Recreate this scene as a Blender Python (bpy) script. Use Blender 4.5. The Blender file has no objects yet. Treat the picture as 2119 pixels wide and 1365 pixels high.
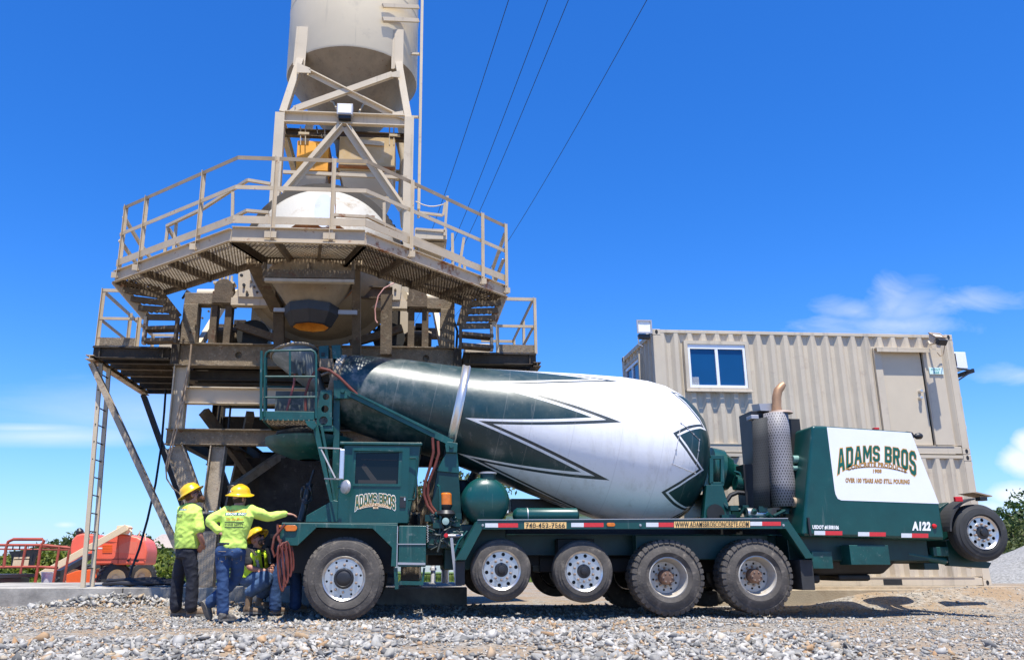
import bpy, bmesh, math, random
import numpy as np
from math import sin, cos, tan, pi, atan, radians, sqrt, atan2
from mathutils import Vector, Matrix, noise
from mathutils.bvhtree import BVHTree
random.seed(7); np.random.seed(7)
S = bpy.context.scene
COL = S.collection
# ---------------------------------------------------------------- camera, sky, sun, exposure
F, CX, CY, CAMH = 1732.0, 965.0, 682.5, 0.75          # focal length and principal point in pixels of the 2119 px wide photo
PIT, YAW = atan((1165 - CY) / F), radians(4)
cam = bpy.data.cameras.new('camera'); camo = bpy.data.objects.new('camera', cam); COL.objects.link(camo)
camo.location = (0, 0, CAMH); camo.rotation_euler = (pi / 2 + PIT, 0, -YAW)
cam.sensor_fit = 'HORIZONTAL'; cam.sensor_width = 36; cam.lens = F / 2119 * 36
cam.shift_x = (1059.5 - CX) / 2119; cam.clip_end = 3000; cam.clip_start = .05
S.camera = camo
SUN_EL, SUN_AZ = radians(72), radians(180 - 6)        # azimuth measured from +Y towards +X: behind the camera, a little to the right
w = bpy.data.worlds.new('World'); S.world = w; w.use_nodes = True
sun = bpy.data.lights.new('sun', 'SUN'); sun.energy = 5.0; sun.angle = radians(.5); sun.color = (1, .955, .86)
suno = bpy.data.objects.new('sun', sun); COL.objects.link(suno)
sdir = Vector((sin(SUN_AZ) * cos(SUN_EL), cos(SUN_AZ) * cos(SUN_EL), sin(SUN_EL)))
suno.rotation_euler = sdir.to_track_quat('Z', 'Y').to_euler(); suno.location = (0, -5, 25)
S.view_settings.view_transform = 'Standard'; S.view_settings.look = 'None'
S.view_settings.exposure = 0.7; S.view_settings.gamma = 1
S.cycles.max_bounces = 6; S.cycles.transparent_max_bounces = 6

_cp, _sp, _cy, _sy = cos(PIT), sin(PIT), cos(YAW), sin(YAW)
def ray(u, v):
    a, b = (u - CX) / F, (CY - v) / F
    x, y, z = a, _cp - b * _sp, _sp + b * _cp
    return x * _cy + y * _sy, -x * _sy + y * _cy, z
def px(u, v, Y):                                       # point of the yard, Y metres deep, that the photo shows at (u, v)
    x, y, z = ray(u, v); t = Y / y
    return Vector((x * t, Y, CAMH + z * t))
def pz(u, v, z):                                       # the same, at height z
    x, y, dz = ray(u, v); t = (z - CAMH) / dz
    return Vector((x * t, y * t, z))
def pX(u, v, X):
    x, y, dz = ray(u, v); t = X / x
    return Vector((X, y * t, CAMH + dz * t))

# sky with a few clouds placed by direction
def sky():
    nt = w.node_tree; N = nt.nodes; L = nt.links
    bg = N['Background']; bg.inputs[1].default_value = .080
    st = N.new('ShaderNodeTexSky'); st.sky_type = 'NISHITA'; st.sun_disc = False
    st.sun_elevation = SUN_EL; st.sun_rotation = SUN_AZ
    st.altitude = 200; st.air_density = 1.0; st.dust_density = .35; st.ozone_density = 2.6
    hs = N.new('ShaderNodeHueSaturation'); hs.inputs['Saturation'].default_value = 1.22; hs.inputs['Value'].default_value = 1.0
    gn = N.new('ShaderNodeMix'); gn.data_type = 'RGBA'; gn.blend_type = 'MULTIPLY'; gn.inputs[0].default_value = 1; gn.inputs[7].default_value = (.44, 1.08, 1.80, 1)   # deep polarised blue
    L.new(st.outputs[0], hs.inputs['Color']); L.new(hs.outputs[0], gn.inputs[6])
    tc = N.new('ShaderNodeTexCoord'); sx = N.new('ShaderNodeSeparateXYZ'); L.new(tc.outputs['Generated'], sx.inputs[0])
    def M(op, a, b=None, clamp=False):
        n = N.new('ShaderNodeMath'); n.operation = op; n.use_clamp = clamp
        for i, x in enumerate((a, b)):
            if x is None: continue
            if isinstance(x, (int, float)): n.inputs[i].default_value = x
            else: L.new(x, n.inputs[i])
        return n.outputs[0]
    yy = M('MAXIMUM', sx.outputs[1], .05)
    s, t = M('DIVIDE', sx.outputs[0], yy), M('DIVIDE', sx.outputs[2], yy)
    cb = N.new('ShaderNodeCombineXYZ'); L.new(s, cb.inputs[0]); L.new(t, cb.inputs[1])
    def noise_(scale, mapscale, detail=6, rough=.55, dist=0.0):
        mp = N.new('ShaderNodeMapping'); mp.inputs['Scale'].default_value = mapscale; L.new(cb.outputs[0], mp.inputs[0])
        n = N.new('ShaderNodeTexNoise'); n.inputs['Scale'].default_value = scale; n.inputs['Detail'].default_value = detail
        n.inputs['Roughness'].default_value = rough; n.inputs['Distortion'].default_value = dist
        L.new(mp.outputs[0], n.inputs['Vector']); return n.outputs[0]
    wisp = noise_(9, (1, 2.2, 1), 7, .6, .6); puff = noise_(11, (1, 1.3, 1), 8, .55); fine = noise_(5, (.6, 3.0, 1), 6, .6, .3)
    def blob(u, v, ru, rv, nz, k, lo, hi, rot=0.0):      # cloud patch centred at the photo's (u, v)
        x, y, z = ray(u, v); x2, y2, z2 = ray(u + ru, v); x3, y3, z3 = ray(u, v - rv)
        du, dv = abs(x2 / y2 - x / y), abs(z3 / y3 - z / y)
        a = M('SUBTRACT', s, x / y); b = M('SUBTRACT', t, z / y)
        if rot: b = M('SUBTRACT', b, M('MULTIPLY', a, rot))
        a = M('DIVIDE', a, du); b = M('DIVIDE', b, dv)
        d = M('SQRT', M('ADD', M('MULTIPLY', a, a), M('MULTIPLY', b, b)))
        m = M('SUBTRACT', M('ADD', M('SUBTRACT', 1.0, d), M('MULTIPLY', M('SUBTRACT', nz, .5), k)), lo)
        return M('DIVIDE', m, hi - lo, True)
    cl = None
    for a in ((1860, 672, 230, 34, wisp, 2.1, .05, 2.1), (1842, 640, 85, 80, wisp, 2.1, .12, 2.5, .5), (1870, 640, 110, 70, fine, 1.8, .12, 2.6, .3), (1970, 625, 150, 42, wisp, 2.2, .15, 2.7, .12), (1770, 645, 120, 36, wisp, 1.9, .1, 2.3, -.15), (2110, 775, 120, 26, wisp, 2.0, .1, 2.6), (2112, 952, 58, 40, puff, 1.5, .15, .75),
              (2128, 922, 38, 44, puff, 1.5, .1, .7), (2095, 1022, 82, 32, puff, 1.5, .15, .8), (2045, 1048, 80, 26, puff, 1.4, .15, 1.2), (110, 902, 340, 32, fine, 1.0, .1, 1.6), (60, 886, 220, 16, fine, 1.2, .1, 1.6),
              (560, 860, 260, 40, fine, 1.2, .1, 2.2), (135, 1085, 26, 7, fine, .6, .0, 1.8), (300, 850, 400, 90, fine, 1.6, .1, 3.0)):
        b = blob(*a); cl = b if cl is None else M('MAXIMUM', cl, b)
    hz = M('MULTIPLY', M('POWER', M('SUBTRACT', 1.0, M('MAXIMUM', M('MINIMUM', sx.outputs[2], 1.0), 0.0)), 11), .8)   # pale air low in the sky
    mx0 = N.new('ShaderNodeMix'); mx0.data_type = 'RGBA'; L.new(hz, mx0.inputs[0]); L.new(gn.outputs[2], mx0.inputs[6]); mx0.inputs[7].default_value = (6.3, 6.9, 9.2, 1)
    mx = N.new('ShaderNodeMix'); mx.data_type = 'RGBA'; L.new(M('MULTIPLY', cl, .80), mx.inputs[0]); L.new(mx0.outputs[2], mx.inputs[6])
    mx.inputs[7].default_value = (8.6, 8.8, 9.2, 1)
    L.new(mx.outputs[2], bg.inputs[0])
sky()

# ---------------------------------------------------------------- materials
def mat(name, col, rough=.5, metal=0.0, var=.12, vscale=4.0, dirt=None, damt=.0, dscale=2.0, rust=.0, rscale=5.0, bump=.0, bscale=40.0, coat=0.0, streak=.0, spec=.5, vstretch=1.0, rustcol=(.16, .05, .015), splat=.0):
    m = bpy.data.materials.new(name); m.use_nodes = True
    nt = m.node_tree; N = nt.nodes; L = nt.links; B = N['Principled BSDF']
    B.inputs['Roughness'].default_value = rough; B.inputs['Metallic'].default_value = metal
    B.inputs['Coat Weight'].default_value = coat; B.inputs['Coat Roughness'].default_value = .08
    B.inputs['Specular IOR Level'].default_value = spec
    tc = N.new('ShaderNodeTexCoord')
    def nz(scale, detail=5, rgh=.6, sc=(1, 1, 1)):
        mp = N.new('ShaderNodeMapping'); mp.inputs['Scale'].default_value = sc; L.new(tc.outputs['Object'], mp.inputs[0])
        n = N.new('ShaderNodeTexNoise'); n.inputs['Scale'].default_value = scale; n.inputs['Detail'].default_value = detail
        n.inputs['Roughness'].default_value = rgh; L.new(mp.outputs[0], n.inputs['Vector']); return n.outputs[0]
    def ramp(inp, lo, hi):
        r = N.new('ShaderNodeMapRange'); r.inputs[1].default_value = lo; r.inputs[2].default_value = hi; r.clamp = True
        L.new(inp, r.inputs[0]); return r.outputs[0]
    def mix(f, a, b):
        x = N.new('ShaderNodeMix'); x.data_type = 'RGBA'; L.new(f, x.inputs[0])
        for i, c in ((6, a), (7, b)):
            if isinstance(c, tuple): x.inputs[i].default_value = (*c[:3], 1)
            else: L.new(c, x.inputs[i])
        return x.outputs[2]
    c1 = tuple(min(1, x * (1 - var)) for x in col); c2 = tuple(min(1, x * (1 + var)) for x in col)
    c = mix(ramp(nz(vscale, 5, .6, (1, 1, vstretch)), .3, .7), c1, c2)
    if dirt and damt:
        c = mix(ramp(nz(dscale, 8, .68), .72 - damt * .5, .92 - damt * .5), c, dirt)
    if streak:
        c = mix(ramp(nz(9, 4, .6, (1, 1, .06)), .66 - streak * .3, .95 - streak * .3), c, tuple(x * .5 for x in col))
    if splat:
        sp_ = tuple(x * .7 + y * .3 for x, y in zip((.13, .155, .145), col)); c = mix(ramp(nz(34, 5, .65), .66 - splat * .05, .80 - splat * .05), c, sp_); c = mix(ramp(nz(14, 3, .6, (1, 1, .07)), .64, .9), c, (.15, .185, .17))
    if rust:
        c = mix(ramp(nz(rscale, 9, .72), .75 - rust * .4, .83 - rust * .4), c, rustcol)
        B.inputs['Roughness'].default_value = max(rough, .45)
    L.new(c, B.inputs['Base Color'])
    if bump:
        b = N.new('ShaderNodeBump'); b.inputs['Strength'].default_value = bump; b.inputs['Distance'].default_value = .02
        L.new(nz(bscale, 6, .6), b.inputs['Height']); L.new(b.outputs[0], B.inputs['Normal'])
    return m
class MT: pass
M = MT()
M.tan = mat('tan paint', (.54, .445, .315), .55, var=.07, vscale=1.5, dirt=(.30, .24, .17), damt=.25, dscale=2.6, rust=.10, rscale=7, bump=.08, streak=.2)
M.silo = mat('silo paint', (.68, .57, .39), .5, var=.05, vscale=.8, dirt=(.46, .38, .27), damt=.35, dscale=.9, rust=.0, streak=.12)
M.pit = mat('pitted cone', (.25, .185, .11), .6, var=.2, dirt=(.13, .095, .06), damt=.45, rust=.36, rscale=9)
M.rail = mat('railing paint', (.47, .375, .255), .6, var=.12, vscale=3, rust=.36, rscale=6, dirt=(.34, .28, .2), damt=.2, rustcol=(.22, .085, .03))
M.rustb = mat('rusty channel', (.48, .38, .26), .65, var=.1, vscale=3, rust=.62, rscale=4, rustcol=(.24, .09, .03))
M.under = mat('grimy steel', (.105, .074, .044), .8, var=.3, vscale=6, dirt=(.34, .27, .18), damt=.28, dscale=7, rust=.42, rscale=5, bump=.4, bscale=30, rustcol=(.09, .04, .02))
M.dark = mat('shade dark steel', (.042, .032, .022), .8, var=.35, vscale=5, dirt=(.22, .17, .12), damt=.10, dscale=9, rust=.35, rscale=4, bump=.4, bscale=30, rustcol=(.07, .03, .015))  # darkened steel: the shade on shaded parts is put into its colour
M.crust = mat('cement crusted steel', (.20, .155, .105), .9, var=.25, vscale=9, dirt=(.40, .33, .24), damt=.34, dscale=14, rust=.42, rscale=9, bump=.7, bscale=45, rustcol=(.13, .06, .03))
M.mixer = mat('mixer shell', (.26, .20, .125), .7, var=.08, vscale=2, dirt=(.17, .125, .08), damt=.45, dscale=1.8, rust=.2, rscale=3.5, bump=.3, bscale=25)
M.railtop = mat('shade brown top rail', (.26, .195, .125), .7, var=.2, vscale=4, rust=.3, rscale=6)  # underside shade of the top rail is put into this brown
M.grate = mat('grating steel', (.40, .335, .25), .75, var=.2, vscale=6, dirt=(.22, .17, .12), damt=.3, dscale=3, rust=.2)
M.leg = mat('stained leg paint', (.40, .325, .235), .8, var=.14, vscale=4, dirt=(.20, .15, .10), damt=.42, dscale=6, rust=.36, rscale=8, bump=.4, bscale=40)
M.white = mat('white plate', (.80, .82, .84), .5, var=.04, dirt=(.6, .58, .55), damt=.15)
M.orange = mat('orange bin', (.85, .36, .03), .6, var=.2, vscale=2.5, dirt=(.55, .36, .15), damt=.4, rust=.25, rscale=3)
M.ochre = mat('ochre bin', (.52, .36, .17), .6, var=.2, vscale=2, dirt=(.45, .38, .3), damt=.4, rust=.2, rscale=4)
M.rust = mat('rust', (.38, .13, .03), .85, var=.35, vscale=6, bump=.3)
M.black = mat('black paint', (.018, .018, .02), .45, var=.3, dirt=(.09, .085, .08), damt=.15, dscale=6)
M.soot = mat('black grease', (.012, .012, .012), .6, var=.4, dirt=(.07, .06, .05), damt=.15, dscale=8)
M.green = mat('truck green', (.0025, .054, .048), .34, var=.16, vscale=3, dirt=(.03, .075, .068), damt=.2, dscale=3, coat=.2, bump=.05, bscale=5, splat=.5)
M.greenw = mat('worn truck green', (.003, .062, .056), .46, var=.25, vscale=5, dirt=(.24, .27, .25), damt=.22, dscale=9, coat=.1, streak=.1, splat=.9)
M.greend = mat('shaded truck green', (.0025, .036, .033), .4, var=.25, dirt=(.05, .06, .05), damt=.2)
M.twhite = mat('truck white', (.80, .80, .82), .3, var=.02, coat=.4)
M.chrome = mat('chrome', (.70, .66, .60), .36, .85, var=.06)
M.alu = mat('aluminium', (.62, .60, .57), .34, .85, var=.1, vscale=6, dirt=(.34, .29, .23), damt=.2, dscale=5)
M.steelg = mat('brushed steel', (.42, .41, .42), .5, .5, var=.08, vscale=3)
M.rubber = mat('tyre rubber', (.075, .066, .058), .85, var=.3, vscale=5, dirt=(.23, .195, .155), damt=.34, dscale=9, bump=.3, bscale=30)
M.rubberd = mat('dark rubber', (.03, .03, .03), .7, var=.3, dirt=(.13, .12, .11), damt=.24, dscale=5)
M.glass = mat('cab glass', (.006, .007, .008), .05, var=.1, spec=.3)
M.wglass = mat('window glass', (.004, .055, .16), .04, var=.12, vscale=1, spec=.6)  # blue of the reflected sky is put into the base colour
M.mirror = mat('mirror', (.62, .64, .68), .35, .6, var=.01)
M.cream = mat('container paint', (.54, .462, .35), .6, var=.06, vscale=1.2, dirt=(.40, .32, .245), damt=.3, dscale=2.2, rust=.12, rscale=13, streak=.35, bump=.22, bscale=2.2)
M.creamd = mat('container door paint', (.56, .475, .35), .6, var=.03, dirt=(.44, .36, .27), damt=.10)
M.amber = mat('amber lens', (.62, .16, .012), .25, var=.15, vscale=20)
M.red = mat('red lens', (.55, .012, .015), .3, var=.1)
M.rtape = mat('red tape', (.58, .03, .035), .4, var=.08, vscale=20)
M.wtape = mat('silver tape', (.62, .64, .66), .35, var=.06, vscale=20)
M.conc = mat('concrete', (.40, .37, .325), .9, var=.16, vscale=2.5, dirt=(.20, .185, .165), damt=.6, dscale=1.3, bump=.3, bscale=25, streak=.25)
M.lift = mat('lift orange', (.78, .135, .075), .45, var=.06, vscale=2, dirt=(.75, .25, .16), damt=.3)
M.liftd = mat('chassis orange', (.80, .12, .02), .5, var=.1)
M.boom = mat('boom cream', (.72, .56, .36), .5, var=.05)
M.brick = mat('basket red', (.36, .07, .04), .55, var=.2, dirt=(.25, .12, .08), damt=.25)
M.hose = mat('red hose', (.13, .028, .017), .55, var=.25, vscale=9, dirt=(.18, .09, .06), damt=.25)
M.rope = mat('tan cable', (.34, .25, .17), .8, var=.2)
M.cable = mat('black cable', (.015, .015, .02), .6)
M.gold = mat('gold ink', (.72, .36, .05), .5, var=.05)
M.bgold = mat('dark gold ink', (.40, .20, .03), .5, var=.05)
M.ink = mat('green ink', (.0, .10, .075), .5, var=.08)
M.winkn = mat('white ink', (.85, .85, .83), .5, var=.02)
M.kink = mat('black ink', (.02, .03, .03), .6)
M.wood = mat('timber', (.48, .38, .26), .8, var=.2, vscale=8, bump=.2)
M.lamp = mat('lamp face', (.85, .85, .82), .4, 0, var=.05)

# ---------------------------------------------------------------- mesh helpers
def pale_top(m, col, lo=.15, hi=.75):                   # paler faces that look up: cement dust, and the mixer's sunlit white painted in
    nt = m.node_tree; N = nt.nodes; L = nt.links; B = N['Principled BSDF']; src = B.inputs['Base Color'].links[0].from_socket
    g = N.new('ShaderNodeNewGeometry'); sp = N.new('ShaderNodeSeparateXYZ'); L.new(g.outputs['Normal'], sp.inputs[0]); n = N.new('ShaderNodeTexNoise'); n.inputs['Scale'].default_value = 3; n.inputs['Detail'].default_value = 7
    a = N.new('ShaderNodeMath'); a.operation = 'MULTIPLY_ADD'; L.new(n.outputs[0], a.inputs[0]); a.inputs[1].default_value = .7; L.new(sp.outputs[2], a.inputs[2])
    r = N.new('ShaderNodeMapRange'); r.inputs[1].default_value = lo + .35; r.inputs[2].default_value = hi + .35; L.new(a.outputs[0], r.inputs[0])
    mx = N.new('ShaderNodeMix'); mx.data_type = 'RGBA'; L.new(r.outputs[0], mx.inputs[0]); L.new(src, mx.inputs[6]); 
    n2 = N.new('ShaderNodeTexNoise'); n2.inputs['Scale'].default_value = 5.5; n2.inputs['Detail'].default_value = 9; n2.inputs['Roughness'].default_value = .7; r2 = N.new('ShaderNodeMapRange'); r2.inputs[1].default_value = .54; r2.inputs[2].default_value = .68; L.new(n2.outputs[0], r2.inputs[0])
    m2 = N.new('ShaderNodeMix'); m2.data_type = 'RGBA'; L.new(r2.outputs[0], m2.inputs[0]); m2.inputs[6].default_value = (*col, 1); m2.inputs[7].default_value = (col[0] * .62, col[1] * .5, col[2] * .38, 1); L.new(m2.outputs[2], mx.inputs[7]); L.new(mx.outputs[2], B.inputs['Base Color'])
pale_top(M.mixer, (.44, .41, .35), -.1, .4); pale_top(M.crust, (.50, .44, .35), .3, .9); pale_top(M.under, (.34, .28, .2), .4, 1.0)
# ---------------------------------------------------------------- mesh helpers
class MB:
    def __init__(s): s.v = []; s.f = []; s.k = []; s.cur = 0
    def add(s, vs, fs):
        o = len(s.v); s.v += [tuple(x) for x in vs]; s.f += [tuple(i + o for i in f) for f in fs]; s.k += [s.cur] * len(fs); return s
    def hexa(s, p): return s.add(p, [(0, 3, 2, 1), (4, 5, 6, 7), (0, 1, 5, 4), (1, 2, 6, 5), (2, 3, 7, 6), (3, 0, 4, 7)])
    def box(s, x0, x1, y0, y1, z0, z1):
        return s.hexa([(x0, y0, z0), (x1, y0, z0), (x1, y1, z0), (x0, y1, z0), (x0, y0, z1), (x1, y0, z1), (x1, y1, z1), (x0, y1, z1)])
    def frame(s, p, q, up):
        p, q = Vector(p), Vector(q); d = (q - p).normalized(); up = Vector(up)
        sd = d.cross(up)
        if sd.length < 1e-4: sd = d.cross(Vector((0, 1, 0)))
        sd.normalize(); return p, q, d, sd, sd.cross(d).normalized()
    def bar(s, p, q, wd, ht, up=(0, 0, 1)):
        p, q, d, sd, u = s.frame(p, q, up); a, b = sd * (wd / 2), u * (ht / 2)
        return s.hexa([p - a - b, p + a - b, p + a + b, p - a + b, q - a - b, q + a - b, q + a + b, q - a + b])
    def sect(s, prof, p, q, up=(0, 0, 1)):               # profile [(side, up)] swept from p to q
        p, q, d, sd, u = s.frame(p, q, up); n = len(prof)
        vs = [p + sd * a + u * b for a, b in prof] + [q + sd * a + u * b for a, b in prof]
        return s.add(vs, [(i, (i + 1) % n, n + (i + 1) % n, n + i) for i in range(n)] + [tuple(range(n - 1, -1, -1)), tuple(range(n, 2 * n))])
    def ibeam(s, p, q, ht, wd, t=.018, up=(0, 0, 1)):
        h, b, k = ht / 2, wd / 2, t / 2
        return s.sect([(-b, -h), (b, -h), (b, -h + t), (k, -h + t), (k, h - t), (b, h - t), (b, h), (-b, h), (-b, h - t), (-k, h - t), (-k, -h + t), (-b, -h + t)], p, q, up)
    def angle(s, p, q, wd, t=.008, up=(0, 0, 1)):
        return s.sect([(0, 0), (wd, 0), (wd, t), (t, t), (t, wd), (0, wd)], p, q, up)
    def channel(s, p, q, ht, wd, t=.012, up=(0, 0, 1)):
        h = ht / 2
        return s.sect([(0, -h), (wd, -h), (wd, -h + t), (t, -h + t), (t, h - t), (wd, h - t), (wd, h), (0, h)], p, q, up)
    def tube(s, pts, r, n=8, closed=False):
        pts = [Vector(p) for p in pts]; m = len(pts); vs = []; up = Vector((0, 0, 1)); prev = None
        rr = r if isinstance(r, (list, tuple)) else [r] * m
        for i in range(m):
            a = pts[i - 1] if (i > 0 or closed) else pts[i]; b = pts[(i + 1) % m] if (i < m - 1 or closed) else pts[i]
            d = (b - a).normalized()
            if prev is None: sd = d.cross(up if abs(d.z) < .9 else Vector((0, 1, 0))).normalized()
            else: sd = (prev - d * prev.dot(d)).normalized()
            prev = sd; u = sd.cross(d)
            vs += [pts[i] + (sd * cos(2 * pi * k / n) + u * sin(2 * pi * k / n)) * rr[i] for k in range(n)]
        fs = [(i * n + k, i * n + (k + 1) % n, ((i + 1) % m) * n + (k + 1) % n, ((i + 1) % m) * n + k) for i in range(m if closed else m - 1) for k in range(n)]
        if not closed: fs += [tuple(range(n - 1, -1, -1)), tuple(range((m - 1) * n, m * n))]
        return s.add(vs, fs)
    def lathe(s, prof, o, axis, n=32, a0=0, a1=2 * pi, cap=True):   # prof [(along, radius)]
        o, ax = Vector(o), Vector(axis).normalized(); x = ax.orthogonal().normalized(); y = ax.cross(x)
        full = abs(a1 - a0 - 2 * pi) < 1e-6; k = n if full else n + 1; vs = []
        for a, r in prof: vs += [o + ax * a + (x * cos(a0 + (a1 - a0) * i / n) + y * sin(a0 + (a1 - a0) * i / n)) * r for i in range(k)]
        fs = [(j * k + i, j * k + (i + 1) % k, (j + 1) * k + (i + 1) % k, (j + 1) * k + i) for j in range(len(prof) - 1) for i in range(n)]
        if cap and full:
            if prof[0][1] > 1e-5: fs.append(tuple(range(k - 1, -1, -1)))
            if prof[-1][1] > 1e-5: fs.append(tuple(range((len(prof) - 1) * k, len(prof) * k)))
        return s.add(vs, fs)
    def cyl(s, p, q, r, r2=None, n=20):
        p, q = Vector(p), Vector(q); return s.lathe([(0, r), ((q - p).length, r if r2 is None else r2)], p, q - p, n)
    def prism(s, poly, ext):
        n = len(poly); e = Vector(ext); vs = [Vector(p) for p in poly] + [Vector(p) + e for p in poly]
        return s.add(vs, [tuple(range(n)), tuple(range(2 * n - 1, n - 1, -1))] + [(i, n + i, n + (i + 1) % n, (i + 1) % n) for i in range(n)])
    def quad(s, a, b, c, d): return s.add([a, b, c, d], [(0, 1, 2, 3)])
    def grate(s, a, b, c, d, nu, nv, wd=.012, ht=.02):   # diamond mesh over the quad a b c d
        a, b, c, d = map(Vector, (a, b, c, d))
        P = lambda u, v: (a * (1 - u) + b * u) * (1 - v) + (d * (1 - u) + c * u) * v
        def seg(u0, v0, u1, v1): s.bar(P(u0, v0), P(u1, v1), wd, ht)
        for sg in (1, -1):
            for k in range(-nv, nu + nv + 1):
                # line u*nu = k + sg*(v*nv)
                pts = []
                for v in (0, 1):
                    u = (k + sg * v * nv) / nu
                    if 0 <= u <= 1: pts.append((u, v))
                for u in (0, 1):
                    v = (u * nu - k) / (sg * nv)
                    if 0 < v < 1: pts.append((u, v))
                if len(pts) >= 2: seg(*pts[0], *pts[1])
        return s
    def build(s, name, m, parent=None, smooth=40, bevel=0, recalc=True, bseg=2):
        me = bpy.data.meshes.new(name); me.from_pydata(s.v, [], s.f)
        ms = m if isinstance(m, (list, tuple)) else [m]
        for x in ms: me.materials.append(x)
        if len(ms) > 1: me.polygons.foreach_set('material_index', s.k)
        if recalc:
            b = bmesh.new(); b.from_mesh(me); bmesh.ops.recalc_face_normals(b, faces=b.faces); b.to_mesh(me); b.free()
        return link(name, me, parent, smooth, bevel, bseg)
def link(name, me, parent=None, smooth=40, bevel=0, bseg=2):
    if smooth:
        me.polygons.foreach_set('use_smooth', [True] * len(me.polygons)); me.set_sharp_from_angle(angle=radians(smooth))
    o = bpy.data.objects.new(name, me); COL.objects.link(o); adopt(o, parent)
    if bevel:
        b = o.modifiers.new('bevel', 'BEVEL'); b.width = bevel; b.segments = bseg; b.limit_method = 'ANGLE'; b.angle_limit = radians(35); b.harden_normals = True
    return o
def adopt(o, parent):
    if parent is None: return
    o.parent = parent; p = parent; t = Vector((0, 0, 0))
    if parent.type == 'EMPTY': t = -Vector(parent.location)
    o.matrix_parent_inverse = Matrix.Translation(t)
def tag(o, label=None, cat=None, group=None, kind=None):
    for k, v in (('label', label), ('category', cat), ('group', group), ('kind', kind)):
        if v: o[k] = v
    return o
def thing(name, label, cat, loc=(0, 0, 0), group=None):
    o = bpy.data.objects.new(name, None); o.location = loc; o.empty_display_size = .2; COL.objects.link(o)
    return tag(o, label, cat, group)
def struct(o): o['kind'] = 'structure'; return o
def curve_mesh(cu):
    o = bpy.data.objects.new('tmp', cu); COL.objects.link(o)
    me = bpy.data.meshes.new_from_object(o.evaluated_get(bpy.context.evaluated_depsgraph_get()))
    vs = np.array([v.co[:] for v in me.vertices]) if len(me.vertices) else np.zeros((0, 3)); fs = [tuple(p.vertices) for p in me.polygons]
    bpy.data.objects.remove(o); bpy.data.meshes.remove(me); bpy.data.curves.remove(cu)
    return vs, fs
def plate2d(outer, holes, th):
    cu = bpy.data.curves.new('c', 'CURVE'); cu.dimensions = '2D'; cu.fill_mode = 'BOTH'; cu.extrude = th / 2
    for lp in [outer] + holes:
        sp = cu.splines.new('POLY'); sp.points.add(len(lp) - 1); sp.use_cyclic_u = True
        for p, q in zip(sp.points, lp): p.co = (q[0], q[1], 0, 1)
    return curve_mesh(cu)
def circ(x, y, r, n=14): return [(x + r * cos(2 * pi * i / n), y + r * sin(2 * pi * i / n)) for i in range(n)]
def plate(mb, outer, holes, th, fn):                      # fn(x, y, depth) -> point
    vs, fs = plate2d(outer, holes, th); return mb.add([fn(*v) for v in vs], fs)
TXT = {}
def text(name, s, fn, m, parent, bold=.0, shear=0):       # fn(u, v) maps the unit box of the words to a place
    key = (s, bold, shear)
    if key not in TXT:
        cu = bpy.data.curves.new('t', 'FONT'); cu.body = s; cu.size = 1; cu.offset = 0; cu.resolution_u = 3; cu.shear = shear; cu.space_character = 1.0 + bold * 1.5
        v0, _ = curve_mesh(cu)
        cu = bpy.data.curves.new('t', 'FONT'); cu.body = s; cu.size = 1; cu.offset = bold; cu.resolution_u = 3; cu.shear = shear; cu.space_character = 1.0 + bold * 1.5
        v1, f1 = curve_mesh(cu)
        TXT[key] = (v0[:, :2].min(0), v0[:, :2].max(0), v1, f1)
    lo, hi, v, f = TXT[key]
    mb = MB(); mb.add([fn((a - lo[0]) / (hi[0] - lo[0]), (b - lo[1]) / (hi[1] - lo[1])) for a, b, _ in v], f)
    return mb.build(name, m, parent, smooth=0, recalc=False)
GLY = dict(A=(4.4, [[(0,0),(1.3,0),(1.55,1.6),(2.85,1.6),(3.1,0),(4.4,0),(2.95,7),(1.45,7)],[(1.75,2.8),(2.65,2.8),(2.32,5.2),(2.08,5.2)]]),
 D=(4, [[(0,0),(3,0),(4,1),(4,6),(3,7),(0,7)],[(1.3,1.2),(2.5,1.2),(2.75,1.5),(2.75,5.5),(2.5,5.8),(1.3,5.8)]]),
 M=(5, [[(0,0),(1.2,0),(1.2,4.2),(2.2,1.6),(2.8,1.6),(3.8,4.2),(3.8,0),(5,0),(5,7),(3.7,7),(2.5,3.9),(1.3,7),(0,7)]]),
 S=(4, [[(0,1),(1,0),(3,0),(4,1),(4,3.1),(3.1,4),(1.25,4.3),(1.25,5.5),(1.6,5.8),(2.4,5.8),(2.75,5.5),(2.75,5),(4,5),(4,6),(3,7),(1,7),(0,6),(0,4),(.9,3.1),(2.75,2.8),(2.75,1.5),(2.4,1.2),(1.6,1.2),(1.25,1.5),(1.25,2.1),(0,2.1)]]),
 B=(4, [[(0,0),(3,0),(4,.9),(4,3),(3.4,3.55),(4,4.1),(4,6.1),(3.1,7),(0,7)],[(1.3,1.2),(2.5,1.2),(2.75,1.45),(2.75,2.6),(2.5,2.9),(1.3,2.9)],[(1.3,4.1),(2.5,4.1),(2.75,4.4),(2.75,5.5),(2.5,5.8),(1.3,5.8)]]),
 R=(4.1, [[(0,0),(1.3,0),(1.3,2.7),(1.9,2.7),(2.7,0),(4.1,0),(3.2,2.95),(4,3.7),(4,6),(3,7),(0,7)],[(1.3,3.9),(2.5,3.9),(2.75,4.2),(2.75,5.5),(2.5,5.8),(1.3,5.8)]]),
 O=(4, [[(1,0),(3,0),(4,1),(4,6),(3,7),(1,7),(0,6),(0,1)],[(1.6,1.2),(2.4,1.2),(2.75,1.5),(2.75,5.5),(2.4,5.8),(1.6,5.8),(1.25,5.5),(1.25,1.5)]]))
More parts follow.
